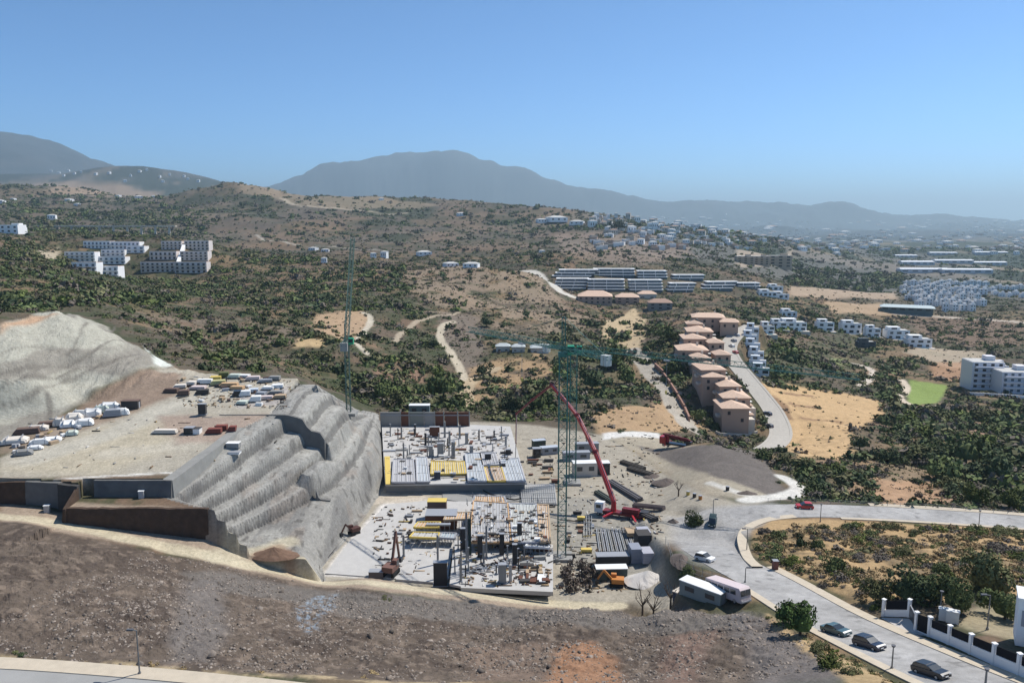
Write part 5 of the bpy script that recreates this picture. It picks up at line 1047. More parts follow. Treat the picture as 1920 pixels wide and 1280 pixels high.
# red concrete pump --------------------------------------------------
def pump():
    x, y, z = 27.5, 207.5, hz(27.5, 207.5); a = math.atan2(-9.5, 21) ; e = empty('concrete_pump_truck', (x, y, z), a, 'red concrete pump truck with a long folded boom arching over the site', 'truck')
    MB().box(3.5, 0, .9, 12.5, 2.4, .7).build('chassis', darkred, e); c = MB().box(-4.9 + 1.0, 0, .9, 2.3, 2.5, 2.6).build('cab', whitep, e); MB().box(-5.1, 0, 2.2, .1, 2.2, 1.0).build('windscreen', glass, c)
    for s_ in (-1, 1): MB().box(-3.9, s_ * 1.27, 2.2, 1.3, .06, .9).build('side_window', glass, c)
    wheels(e, (-3.9, -2.2, 5.2, 6.6, 8.0), 1.05, .52, .32); MB().box(8.6, 0, 1.2, 2.2, 2.2, 1.5).build('hopper', mat('dark_steel', (.04, .04, .045), .6), e); MB().box(4.8, 0, 1.6, 4.5, 1.6, 1.3).build('pump_unit', darkred, e)
    for sx, sy in ((-1.5, -1), (-1.5, 1), (7.5, -1), (7.5, 1)):
        m = MB(); m.beam((sx * .6 + 1, sy * 1.1, 1.5), (sx, sy * 4.6, 1.1), .45, .4); o = m.build('outrigger', red, e); MB().tube((sx, sy * 4.6, .05), (sx, sy * 4.6, 1.2), .14, .14, 8).build('foot', whitep, o); MB().box(sx, sy * 4.6, -.02, .9, .9, .14).build('pad', conc_g, o)
    MB().tube((0, 0, 1.6), (0, 0, 4.4), .8, .6, 14).build('turret', red, e)
    inv = Matrix.Rotation(-a, 4, 'Z'); W = lambda t, zz: inv @ Vector((-26 * t - .5, 41 * t, zz - z))
    pts = [inv @ Vector((0, 0, 4.2)), W(.155, 87.2), W(.33, 95.8), W(.587, 102.3), W(.80, 95.8), W(.985, 89.6), W(.99, 80)]
    wd = [.95, .8, .72, .5, .4, .28]
    for i in range(6):
        A, B = pts[i], pts[i + 1]; m = MB(); m.beam(A, B, wd[i], wd[i] * 1.1); s = m.build('boom_section', red if i < 3 else darkred, e); m = MB(); m.tube(B - Vector((wd[i] * .7, 0, 0)), B + Vector((wd[i] * .7, 0, 0)), wd[i] * .75, wd[i] * .75, 12); m.build('joint', darkred, s)
        m = MB(); off = Vector((.55, -.35, .25)) * wd[i]; m.tube(A + off, B + off, .10, .10, 7); m.build('concrete_pipe', mat('pinkish_pipe', (.50, .36, .35), .5), s)
    m = MB(); m.tube(W(.99, 80), W(.995, 75.2), .12, .10, 8); m.build('end_hose', tyre, e); return e
pump()
def dark_pump(px, py, rz):
    x, y, z = G(px, py); e = empty('concrete_pump_truck', (x, y, z), rz, 'dark red pump truck with folded boom parked at the head of the spoil heap', 'truck')
    MB().box(0, 0, .8, 11, 2.4, .6).build('chassis', blackp, e); c = MB().box(4.6, 0, .9, 2.2, 2.5, 2.4).build('cab', redp, e); MB().box(5.73, 0, 2.1, .08, 2.2, .9).build('windscreen', glass, c); wheels(e, (4.2, 2.6, -2.6, -4.0), 1.05, .5, .3)
    for k in range(3): m = MB(); m.beam((-5.4 + k * .5, -.6 + k * .6, 2.4 + k * .5), (4.0 + k * .3, -.6 + k * .6, 3.1 + k * .55), .5, .6); m.build('boom_section', darkred, e)
    MB().tube((3.2, 0, 1.2), (3.2, 0, 3.6), .6, .6, 12).build('turret', red, e); MB().box(-4.6, 0, 1.3, 1.8, 2.0, 1.4).build('hopper', blackp, e)
    for sx in (-3.5, 3): m = MB(); m.beam((sx, -3.6, 1), (sx, 3.6, 1), .35, .4); m.build('outrigger', darkred, e)
dark_pump(1268, 838, 2.6)
def excavator(px, py, rz, body, label, sc=1.0, z=None, reach=1.0, name='excavator', cat='excavator'):
    x, y, zg = (*PZ(px, py, z)[:2], z) if z else G(px, py); e = empty(name, (x, y, zg), rz, label, cat, sc=sc)
    for s_ in (-1, 1): m = MB(); m.box(0, s_ * 1.0, 0, 3.2, .55, .8); m.build('track', tyre, e)
    MB().box(-.3, 0, 1.0, 3.0, 2.3, 1.1).build('engine_house', body, e); c = MB().box(.7, -.7, 1.0, 1.3, .95, 1.9).build('cab', body, e); MB().box(1.36, -.7, 1.7, .05, .8, 1.0).build('window', glass, c); MB().box(.7, -1.19, 1.7, 1.0, .05, 1.0).build('side_window', glass, c)
    m = MB(); m.beam((1.0, .2, 1.6), (3.2, .2, 4.0 * reach), .42, .5); m.build('boom', body, e); m = MB(); m.beam((3.1, .2, 4.0 * reach), (4.6, .2, 1.6), .34, .4); a = m.build('stick', body, e); MB().box(4.7, .2, .6, .9, 1.1, .9).build('bucket', blackp, a); return e
excavator(664, 1000, -2.4, mat('dark_brown_paint', (.09, .04, .03), .5), 'small dark red-brown excavator at the foot of the gunite slope', .8, z=71.2)
excavator(733, 1076, 1.3, mat('brown_machine', (.17, .09, .07), .6), 'brown drilling rig standing upright at the lower left of the white slab', 1.15, z=71.3, reach=1.9, name='drilling_rig', cat='drilling rig')
excavator(1156, 1098, 3.0, orangep, 'orange backhoe loader in front of the white gravel heap', .9)
boxthing('generator', 706, 1082, None, 3.2, 1.8, 1.6, mat('grey_brown_steel', (.12, .10, .10), .6), 'grey-brown generator box beside the drilling rig', 'generator')
# cabins, containers and skips
def cabin(px, py, w_, d_, h_, rz, m_, roof, label, name='site_cabin', cat='cabin', nwin=2, z=None, xy=None, grp=None):
    if xy: x, y = xy; zg = min(hz(x - 1.5, y), hz(x + 1.5, y))
    else: x, y, zg = G(px, py)
    e = empty(name, (x, y, zg), rz, label, cat, grp); part('wall', m_, e, (0, 0, h_ / 2 - .5), (w_, d_, h_ + 1.0)); part('roof', roof, e, (0, 0, h_ + .08), (w_ + .25, d_ + .25, .16))
    for k in range(nwin): part('window', glass, e, (-w_ / 2 + (k + .5) * w_ / max(nwin, 1), -d_ / 2 - .03, h_ * .6), (w_ / nwin * .45, .06, h_ * .32))
    part('door', greyp, e, (w_ / 2 + .02, 0, h_ * .42), (.06, .9, h_ * .8)); return e
cabin(1096,890,7.5,3.5,4.2,.1,offwhite,whitep,'white-roofed site office below the second crane'); cabin(1127,888,5,3,3.8,.1,conc_d,whitep,'dark cabin with pale roof right of the site office')
cabin(1080,862,9,2.6,2.8,.1,greyp,greyp,'long blue-grey container behind the site office','shipping_container','container'); cabin(1100,846,8,2.6,3.0,.1,conc_g,greyp,'grey container farthest back behind the site office','shipping_container','container'); cabin(1010,838,4.5,2.4,2.6,.3,mat('dark_green_steel', (.05, .07, .05), .6),silverp,'dark green truck-like skip at the right of the far slab','skip','skip'); cabin(1030,850,6,2.6,2.4,.3,greyp,silverp,'grey container right of the dark green skip','shipping_container','container'); cabin(1006,856,2.6,2.2,3,.1,blackp,greyp,'small black tool cabin at the right of the far slab','tool_cabin','cabin',1)
cabin(1152,1083,5.4,2.4,2.6,.05,mat('dark_green_steel2', (.06, .085, .08), .6),whitep,'dark green container with white top left of the gravel heap','shipping_container','container',0); cabin(1127,1086,2.4,2.4,2.9,.05,mat('dark_green_steel2', (.06, .085, .08), .6),whitep,'narrow dark container with white top beside the brown thicket','shipping_container','container',0)
cabin(1148,1056,7.5,2.5,2.2,.05,conc_d,greyp,'long black open skip in front of the stored beams','skip','skip',0)
cabin(0,0,8.5,2.6,2.7,DR + .25,mat('grey_green_panel', (.26, .29, .27), .7),whitep,'long white-roofed cabin beside the road above the rubble crest',xy=(35.0,138.0)); cabin(0,0,3.6,2.6,2.8,DR + .25,mat('slate_blue_panel', (.10, .11, .15), .6),offwhite,'short slate-blue cabin behind the long white-roofed one',xy=(33.4,146.0))
def bus(x, y, rz):
    pt = -math.atan2(hz(x + 3.5 * math.cos(rz), y + 3.5 * math.sin(rz)) - hz(x - 3.5 * math.cos(rz), y - 3.5 * math.sin(rz)), 7.0); e = empty('bus', (x, y, hz(x, y) + .1), rz, 'pinkish white bus parked at the road edge beside the white-roofed cabin', 'bus'); pk = mat('pinkish_white_paint', (.62, .52, .51), .5, var=.06)
    e.rotation_euler = (0, pt, rz)
    lathe_body([(-4.6, .45), (-4.6, 2.9), (-4.4, 3.05), (4.3, 3.05), (4.6, 2.7), (4.65, .45)], 2.5).build('body', pk, e); wheels(e, (-3.0, 3.0), 1.12, .48, .26)
    for s_ in (-1, 1):
        for k in range(5): MB().box(-3.6 + k * 1.6, s_ * 1.26, 1.75, 1.35, .05, .85).build('side_window', glass, e)
    for s_ in (-1, 1): MB().box(4.66, s_ * .58, 1.65, .05, 1.05, 1.0).build('windscreen', glass, e); MB().box(4.68, s_ * .9, .75, .05, .35, .2).build('headlight', lampg, e)
    MB().box(4.7, 0, .5, .12, 2.3, .22).build('bumper', greyp, e)
bus(39.2, 136.4, -1.10)
for i, (a, b, w_, lb, m_) in enumerate([((1143,905),(1200,940),1.9,'long dark grey stack of beams lying beside the boom base',mat('dark_grey_steel', (.09, .085, .09), .7)), ((1118,925),(1150,945),1.6,'dark pipe stack half hidden behind the red boom',mat('green_black', (.05, .06, .05), .7)), ((1165,868),(1208,882),1.6,'dark timber stack along the site road',mat('brown_black', (.07, .06, .05), .8)), ((1178,880),(1222,893),1.8,'second dark stack along the site road, nearer the fence',mat('brown_black', (.07, .06, .05), .8)), ((1188,950),(1245,956),1.2,'low grey-brown stack of planks behind the pump truck',mat('grey_planks', (.16, .13, .12), .8)), ((1200,965),(1228,978),2.0,'black mixer chassis behind the pump truck tail',conc_d)]):
    A, B = Vector(G(*a)), Vector(G(*b)); e = empty('beam_stack', A, 0, lb, 'stack'); d = B - A
    for k in range(4): m = MB(); o_ = Vector((-d.y, d.x, 0)).normalized() * (k - 1.5) * w_ / 4; m.beam(o_ + Vector((0, 0, .5 + .12 * (k % 2))), o_ + d + Vector((0, 0, .5 + .12 * (k % 2))), w_ / 4.6, .8 + .1 * k); m.build('beam', m_, e)
# stored beams in rows, precast panels
for i in range(9):
    a, b = G(1124 + i * 8.0, 1036), G(1118 + i * 7.0, 993); e = empty('beam_bundle', a, 0, f'{["first","second","third","fourth","fifth","sixth","seventh","eighth","last"][i]} bundle of grey steel beams from the left in the storage yard', 'beam bundle', 'rows of steel beams in the storage yard'); d = Vector(b) - Vector(a)
    for k in range(2): MB().beam(Vector((k * .38, 0, .3)), Vector((k * .38, 0, .3)) + d, .22, .35).build('beam', [steel, conc_g, greyp][(i + k) % 3], e)
for i, (px, py, w_, h_, m_, lb) in enumerate([(1190,1050,2.6,3.6,mat('blue_grey_panel', (.25, .27, .32), .6),'blue-grey panel stack with bright top at the left'), (1212,1050,2.6,2.6,mat('pale_lilac_panel', (.38, .38, .42), .6),'pale lilac panel stack at the right front'), (1205,1024,3.4,3.6,conc_d,'black-sided panel frame between the stacks'), (1206,1008,3.0,2.2,mat('pale_lilac_panel', (.38, .38, .42), .6),'pale lilac panel stack at the back'), (1186,1000,3.4,1.0,timber,'low timber pile behind the beam rows')]):
    x, y, z = G(px, py); e = empty('panel_stack', (x, y, z), .08, lb, 'panel stack')
    for k in range(4): part('panel', m_, e, (0, 0, h_ * (k + .5) / 4), (w_ - .06 * (k % 2), 4.0, h_ / 4 - .05))
# white gravel heap
def heap(pix_c, rx, ry, h_, m_, label, name='gravel_heap'):
    x, y, z = G(*pix_c); m = MB(); n_ = 22; v = [(0, 0, h_)]; f = []
    for i in range(1, 6):
        for j in range(n_): t = 2 * math.pi * j / n_; rr = i / 5 * (1 + g5.uniform(-.05, .05)); v.append((math.cos(t) * rx * rr, math.sin(t) * ry * rr, h_ * (1 - i / 5) ** 1.15 * g5.uniform(.94, 1.04) - (.15 if i == 5 else 0)))
    f += [(0, 1 + j, 1 + (j + 1) % n_) for j in range(n_)]
    for i in range(4):
        for j in range(n_): f.append((1 + i * n_ + j, 1 + (i + 1) * n_ + j, 1 + (i + 1) * n_ + (j + 1) % n_, 1 + i * n_ + (j + 1) % n_))
    m.add(v, f); o = m.build(name, m_, None, (x, y, z)); return tag(o, label, 'heap')
heap((1215,1088), 5.6, 4.2, 2.4, mat('white_gravel', (.60, .56, .51), .95, var=.1, scale=3, bump=.03), 'white gravel heap beside the orange backhoe'); heap((515,1040), 5.5, 3.0, 1.9, mat('red_brown_earth', (.17, .105, .07), .95, var=.4, scale=1, bump=.1), 'red-brown earth mound at the foot of the gunite slope beside the track', 'earth_mound'); heap((1250,905), 4.5, 3.5, 1.6, mat('brown_scrap', (.13, .105, .09), .95, var=.4, scale=2, bump=.1), 'brown scrap heap beside a bare tree on the yard', 'scrap_heap'); heap((1225,893), 3.2, 2.5, 1.0, mat('brown_scrap', (.13, .105, .09), .95, var=.4, scale=2, bump=.1), 'small brown heap left of the scrap heap', 'scrap_heap'); heap((1262,978), 1.6, 1.3, .9, mat('brown_scrap', (.13, .105, .09), .95), 'small dark heap left of the round green bush', 'scrap_heap'); heap((1278,1052), 2.4, 4.5, 1.5, mat('brown_scrap', (.13, .105, .09), .95), 'dark brush pile inside the fence at the road bend', 'brush_pile'); heap((1400,925), 3, 1.6, .9, mat('brown_scrap', (.13, .105, .09), .95), 'low brown earth pile beside the white kerb curve', 'earth_pile')
for i, (px, py) in enumerate([(1302,932), (1313,936), (1364,919), (1290,928)]): x, y, z = G(px, py); e = empty('drum', (x, y, z), 0, ['first of two small dark drums beside the yard road', 'second of two small dark drums beside the yard road', 'dark drum beside the white kerb line', 'yellowish drum at the end of the bare branch'][i], 'drum'); m = MB(); m.tube((0, 0, 0), (0, 0, 1.1), .5, .5, 12); m.build('barrel', [blackp, orangep, conc_d, yellow][i], e); m = MB(); m.tube((0, 0, 1.1), (0, 0, 1.18), .53, .53, 12); m.build('lid', greyp, e)
# reinforcement mats and hose
def mat_grid(pix, z, nu, nv, label):
    Q = [Vector(PZ(*p, z)) for p in pix]; e = empty('reinforcement_mat', Q[0], 0, label, 'steel mat'); q = [p - Q[0] for p in Q]; m = MB()
    for i in range(nu + 1): u = i / nu; m.beam(q[0].lerp(q[1], u), q[3].lerp(q[2], u), .14)
    m.build('long_bars', steel, e); m = MB()
    for j in range(nv + 1): v_ = j / nv; m.beam(q[0].lerp(q[3], v_) + Vector((0, 0, .1)), q[1].lerp(q[2], v_) + Vector((0, 0, .1)), .14)
    m.build('cross_bars', steel, e)
flat_poly('ground_slab', [(979,944),(1044,944),(1040,906),(975,908)], 71.6, .5, conc_w, 'white slab with grid of bars left of the crane mast', 'floor slab'); mat_grid([(979,943),(1043,943),(1039,908),(976,909)], 72.0, 16, 4, 'steel mat lying on the white slab left of the crane mast'); mat_grid([(1095,1003),(1110,1003),(1109,966),(1095,966)], 71.6, 3, 5, 'ladder-like steel mat on the yard ground')
m = MB(); hp = smooth_line([PZ(*t, 71.4) for t in [(905,918),(920,926),(945,932),(965,936),(985,930),(1000,918),(990,912)]], 1.5)
for a, b in zip(hp[:-1], hp[1:]): m.tube(a, b, .16, .16, 6)
tag(m.build('hose', tyre), 'thin black hose curving over the smooth grey slab', 'hose')
# white-topped cabin above the back wall
cabin(787,778,8.4,3.6,4.4,0,mat('green_grey_panel', (.12, .17, .17), .6),whitep,'green-grey cabin with white roof on the rim behind the far slab')
# --- clutter on slabs: crates, pallets and panels, each its own
def clutter(region_, z, n_, where, mats_, seed, smin=.6, smax=2.2, hmax=.6, name='timber_pallet', cat='pallet'):
    g = random.Random(seed); (x0, y0, x1, y1) = region_
    for i in range(n_):
        px, py = g.uniform(x0, x1), g.uniform(y0, y1); X, Y, Z = PZ(px, py, z); mt, cn = g.choice(mats_); w_, d_ = g.uniform(smin, smax), g.uniform(.5, 1.4); h_ = g.uniform(.15, hmax)
        e = empty(name, (X, Y, z), g.choice((0, 0, .1, 1.5)), f'{cn} {cat} lying {where}', cat, f'{cn} {cat}s {where}'); part('load', mt, e, (0, 0, h_ / 2 + .1), (w_, d_, h_)); part('skid', conc_d, e, (0, 0, .04), (w_ * .9, d_ * .9, .1))
MT = [(conc_g, 'grey'), (timber, 'timber brown'), (conc_d, 'dark'), (greyp, 'steel grey'), (rust, 'rust brown')]
clutter((725,806,955,850), bz, 46, 'among the posts of the far slab', MT, 31, 1.0, 4.5, .5); clutter((735,855,985,902), bz + .7, 26, 'on the tray decks of the far slab', MT + [(yellow, 'yellow'), (whitep, 'white')], 32); clutter((890,945,1025,1015), 75.9, 34, 'on the formwork decks of the near block', MT + [(orange, 'peach'), (whitep, 'white')], 33, .5, 1.6); clutter((975,1030,1030,1095), az, 30, 'on the right of the near slab', MT + [(whitep, 'white')], 34, .8, 3.2, .8); clutter((745,955,800,1020), 71.35, 14, 'on the pale ground left of the yellow tables', MT, 35, .8, 3)
clutter((1048,955,1112,1045), 71.2, 12, 'in the storage yard right of the crane', MT + [(yellow, 'yellow')], 36, .6, 2.6, .9); clutter((995,860,1045,905), 71.2, 12, 'on the brown ground right of the far block', [(timber, 'timber brown'), (rust, 'rust brown'), (conc_d, 'dark')], 37, 1.2, 4, .8)
g8 = random.Random(12)
for i in range(26):
    px, py = g8.uniform(728, 950), g8.uniform(815, 862); column(px, py - g8.uniform(12, 24), py, g8.uniform(1.5, 3), bz, g8.choice([conc_g, conc_d, steel]), 'thin upright prop among the columns of the far slab', 'prop', 'thin props on the far slab', cap=False)
for i in range(22):
    px, py = g8.uniform(850, 1025), g8.uniform(1022, 1090); column(px, py - g8.uniform(16, 34), py, g8.uniform(1.2, 2.6), az, g8.choice([conc_g, conc_d, steel]), 'thin upright prop on the near slab', 'prop', 'thin props on the near slab', cap=False)
for i in range(30):
    px, py = g8.uniform(870, 1030), g8.uniform(930, 948); X, Y, Z = PZ(px, py, 75.6); e = empty('guard_post', (X, Y, 75.2), 0, 'thin guard post along the back edge of the near block', 'post', 'guard posts of the near block'); part('post', steel, e, (0, 0, .8), (.1, .1, 1.7)); part('clamp', rust, e, (0, 0, .1), (.2, .2, .2))
def terrain_face(pts, drop, lift, m_, label, off=(0, -.35)):
    e = MB(); n_ = len(pts)
    for k, (x, y) in enumerate(pts):
        lo = min(hz(x, y - 1.6), hz(x + 1.2, y - .8)) - drop; hi = max(hz(x, y + 1.4), hz(x - 1.2, y + .3)) + lift
        e.v += [(x, y + off[1] - .25, lo), (x, y + off[1] - .25, hi), (x, y + .5, hi), (x, y + .5, lo)]
    for k in range(n_ - 1):
        for j in range(4): e.f.append((4 * k + j, 4 * k + (j + 1) % 4, 4 * (k + 1) + (j + 1) % 4, 4 * (k + 1) + j))
    e.f += [(0, 1, 2, 3), (4 * n_ - 1, 4 * n_ - 2, 4 * n_ - 3, 4 * n_ - 4)]
    o = e.build('step_wall', m_); bm_fix(o); return tag(o, label, 'wall')
terrain_face([(x, 213.9) for x in np.linspace(-64.5, -51.5, 12)], .4, .06, shot, 'upright step face painted shade-dark on the gunite slope')  # darkened shotcrete carries the shade of the step
terrain_face([(-50.2 + .1 * k, 197.3) for k in range(0, 40, 6)], .3, .05, shot, 'small dark step low on the gunite slope')
# --- stacks and vans on the upper platform
def load(px, py, w_, d_, h_, m_, label, grp, rz=0, kind='bundle', base=conc_d):
    x, y, z = G(px, py); e = empty('material_' + kind, (x, y, z), rz, label, kind, grp)
    if kind == 'bundle':
        mb = MB(); n_ = 6; ring = [(-.5, 0), (-.46, .7), (-.3, 1), (.3, 1), (.46, .7), (.5, 0)]
        gb = random.Random(int(px * 7 + py)); ys_b = (-.5, -.38, -.15, .1, .32, .5); hb = [gb.uniform(.55, 1.1) for _ in ys_b]
        for q_, yy_ in enumerate(ys_b): mb.v += [(a * w_ * (.85 if q_ in (0, 5) else 1) * gb.uniform(.9, 1.06), yy_ * d_ + gb.uniform(-.06, .06), .12 + b * h_ * hb[q_] * gb.uniform(.85, 1.1)) for a, b in ring]
        mb.f = [(r * n_ + i, r * n_ + i + 1, (r + 1) * n_ + i + 1, (r + 1) * n_ + i) for r in range(5) for i in range(n_ - 1)] + [tuple(range(n_ - 1, -1, -1)), tuple(5 * n_ + i for i in range(n_))]; o = mb.build('cover', m_, e); bm_fix(o)
        for sx in (-.25, .25): part('strap', greyp, e, (sx * w_, 0, h_ * .62), (.12, d_ + .06, h_ * 1.0))
    else:
        for k in range(3): part('sheet_pack', m_, e, ((k - 1) * .15, 0, .2 + h_ * (k + .5) / 3), (w_ * (1 - .08 * k), d_, h_ / 3 - .06))
    part('pallet', base, e, (0, 0, .1), (w_ * .96, d_ * .92, .2)); return e
cream, pale = tarp, mat('white_sheeting', (.78, .77, .74), .6, var=.05); brn = mat('brown_bundle', (.15, .10, .08), .85, var=.25)
L1 = [(28,830,6.5,3.2,1.6,cream,'big cream coiled bundle at the far left of the lower row'), (52,812,6,2.4,1.3,brn,'dark brown bundle behind the cream coil'), (70,806,5.5,2.4,1.3,cream,'pinkish cream bundle above the dark brown one'), (86,799,4,2,1.1,brn,'brown bundle topmost of the left heap'), (75,832,5,2.4,1.1,pale,'long pale bundle right of the cream coil'), (96,826,5,2,1.1,pale,'bright white bundle at the right end of the lower row'), (44,852,4.5,2,1.2,conc_g,'grey bundle lowest of the left heap'), (66,842,3.6,1.8,.9,pale,'slim white bundle beside the grey one'),
      (135,815,3,2,1.2,mat('pale_green_sheet', (.55, .60, .52), .6),'small pale green bundle alone between the rows'), (112,797,3.2,2.6,2.0,cream,'upright cream roll at the left end of the white row'), (128,800,4,2.2,1.6,pale,'white bundle second in the white row'), (140,790,4.5,2.6,2.0,cream,'tall cream bundle third in the white row'), (158,797,5,2.4,1.5,pale,'pale pink-white bundle below the middle of the white row'), (152,782,5,2.6,2.0,pale,'bright bundle at the back of the white row'), (172,780,5,2.6,1.9,pale,'white bundle in the middle of the white row'), (190,773,4.5,2.4,1.9,mat('pale_green_sheet', (.55, .60, .52), .6),'greenish white bundle right of the middle'), (205,768,6,2.4,2.0,pale,'long white container-like bundle at the back right'), (212,780,4.5,2.4,1.8,greyp,'grey bundle in front of the long white one'), (228,777,4,2.2,1.6,pale,'last white bundle at the right end of the white row')]
for i, t in enumerate(L1): load(*t, 'bundles in rows at the foot of the rock cut', .35, 'bundle' if i not in (1, 3, 17) else 'pack')
cabin(246,765,4.5,2.4,2.2,.1,conc_d,brn,'dark lorry-like box at the right end of the white row','lorry_box','box',0)
g6 = random.Random(66); N2 = [(322,735,7,brn,'dark brown plank pack at the left end of the far yard'), (338,727,6,cream,'cream pack at the left end of the far yard, behind the brown one'), (345,740,5,brn,'short brown pack second from left in the far yard'), (360,722,5,cream,'cream pack in the back row of the far yard, left'), (372,729,8,mat('pinkish_sheet', (.62, .52, .49), .7),'long pinkish pack in the middle left of the far yard'), (384,719,8,pale,'long white pack behind the pinkish one'), (380,738,6,conc_d,'dark green pack below the pinkish one'),
      (404,712,6,yellow,'yellow pack at the back of the far yard'), (410,721,7,mat('olive_yellow', (.48, .45, .22), .7),'pale olive-yellow pack in front of the yellow one'), (430,724,9,orange,'orange pack in the middle of the far yard'), (445,730,7,orange,'peach pack right of the orange one'), (420,707,5,mat('olive_dark', (.12, .13, .05), .8),'dark olive pack at the back edge'), (440,708,6,mat('pale_green_sheet', (.55, .60, .52), .6),'pale green pack at the back edge'), (458,707,6,pale,'white pack at the back edge, right of the green one'), (475,712,7,mat('pinkish_sheet', (.62, .52, .49), .7),'pinkish pack at the back edge, right'), (498,716,7,greyp,'grey-roofed pack at the right back corner'), (515,712,6,conc_g,'grey low pack farthest right at the back'),
      (445,742,4,blackp,'black box-shaped pack at the left front of the white group'), (460,742,5,pale,'bright white pack beside the black box'), (475,735,5,mat('pale_blue_sheet', (.50, .55, .60), .6),'pale blue pack in the white group'), (490,742,5,greyp,'grey pack in the front of the white group'), (503,730,6,pale,'large white pack in the right of the white group'), (520,727,6,pale,'white pack at the right end of the white group'), (518,738,7,conc_g,'long grey-brown pack below the right end of the white group'), (500,748,6,mat('pinkish_sheet', (.62, .52, .49), .7),'pinkish low pack in front of the white group'), (525,746,6,timber,'timber pack at the front right of the far yard'), (455,757,5,mat('pale_green_sheet', (.55, .60, .52), .6),'pale green flat pack alone in front'), (480,752,5,pale,'thin white pack in the front strip of the far yard')]
for px, py, w_, m_, lb in N2: load(px, py, w_ * .62, g6.uniform(1.8, 2.6), g6.uniform(.7, 1.5), m_, lb, 'packs stored on the far yard of the platform', g6.uniform(-.15, .3), 'pack')
load(310,812,6.4,1.6,.9,cream,'long cream plank pack on the reddish ground','packs stored on the far yard of the platform',0,'pack')
for i in range(46):
    px, py = (g8.uniform(15, 240), g8.uniform(770, 850)) if i < 20 else (g8.uniform(330, 540), g8.uniform(706, 760))
    if i < 20: py = 850 - (px - 15) * .33 + g8.uniform(-14, 10)
    m_, cn = g8.choice([(conc_d, 'dark'), (brn, 'brown'), (pale, 'white'), (timber, 'timber'), (greyp, 'grey')]); x, y, z = G(px, py); wh = 'among the bundles at the foot of the rock cut' if i < 20 else 'among the packs of the far yard'
    e = empty('crate', (x, y, z), g8.uniform(0, 3), f'small {cn} crate {wh}', 'crate', f'small {cn} crates {wh}'); part('body', m_, e, (0, 0, .35), (g8.uniform(.7, 2.2), g8.uniform(.6, 1.3), g8.uniform(.4, 1.0))); part('skid', conc_d, e, (0, 0, .05), (.9, .8, .12))
boxthing('tool_box', 356, 812, None, 2.4, 2, 1.6, conc_d, 'dark crate right of the long cream pack', 'crate'); boxthing('tool_box', 368, 812, None, 2.4, 2, 1.4, pale, 'white crate with open side beside the dark crate', 'crate', trim=conc_d)
for i, (px, py, w_) in enumerate([(415,806,3.4), (402,812,4), (436,808,2)]): load(px, py, w_, 1.8, 1.2, mat('dark_red_sheet', (.20, .06, .045), .8), ['upper dark red pack on the reddish ground', 'lower long dark red pack on the reddish ground', 'small dark red pack leaning at the right'][i], 'dark red packs on the reddish ground', .1, 'pack')
boxthing('open_frame', 438, 838, None, 3.2, 2, 1.2, conc_g, 'small grey trough at the head of the gunite slope', 'trough', trim=pale); boxthing('open_frame', 440, 850, None, 2.8, 1.8, .5, pale, 'white slab-like crate below the grey trough', 'crate')
x, y, z = G(380, 775); column(380, 757, 777, 14, z, conc_d, 'dark square shutter standing at the edge of the upper yard', cap=False)
for (a, b, lb) in [((412,778),(540,779),'long low step wall across the platform at the head of the slope')]:
    A, B = G(*a), G(*b); o = wallbox('step_wall', (A[0], A[1] - .3), (B[0], B[1] - .3), min(A[2], B[2]) - 1.5, max(A[2], B[2]) + .15, .5, shot); tag(o, lb, 'wall')
print('site', time.time() - T0)
# ---------------------------------------------------------------- street furniture and the gate on the right
def lamp(px, yb, yt, arm, label, ym=0, z=None, th=.09):
    x, y, z = (*PZ(px, yb, z)[:2], z) if z else G(px, yb, ym); h = (ray(px, yt)[1] - ray(px, yb)[1]) * y; e = empty('street_lamp', (x, y, z), 0, label, 'street lamp', 'street lamps'); pm = mat('lamp_pole', (.20, .20, .20), .5, .4, var=.1)
    MB().tube((0, 0, -.3), (0, 0, h), th * 1.3, th * .8, 8).build('pole', pm, e); MB().tube((0, 0, 0), (0, 0, .35), .2, .2, 8).build('base', pm, e)
    if arm: MB().beam((0, 0, h - .05), (arm, 0, h + .1), .09).build('arm', pm, e); MB().box(arm * 1.15, 0, h - .02, .85, .34, .2).build('lamp_head', mat('lamp_head', (.10, .10, .11), .5), e)
    else: MB().tube((0, 0, h), (0, 0, h + .25), .2, .3, 8).build('lamp_head', mat('lamp_head', (.10, .10, .11), .5), e)
for t in [(262,1264,1181,-.7,'dark street lamp beside the bottom left road'), (1337,966,936,.6,'street lamp next to the round green bush at the junction'), (1400,1034,991,-.7,'tall street lamp on the kerb of the road bend'), (1397,1092,1064,.5,'street lamp behind the pinkish bus'), (1538,978,946,0,'slim pole before the far road near the red car'), (1835,988,958,0,'slim pole before the far road at the right'), (1672,1254,1212,0,'thin grey pole on the pavement below the parked navy SUV')]: lamp(*t)
lamp(1845,1310,1256,0,'street lamp with a dark head at the bottom right corner',th=.13)
lamp(1762,1158,1110,0,'thin pale pole behind the white cabinets at the gate'); lamp(1851,1180,1115,-.8,'pale garden lamp among the trees behind the gate wall')
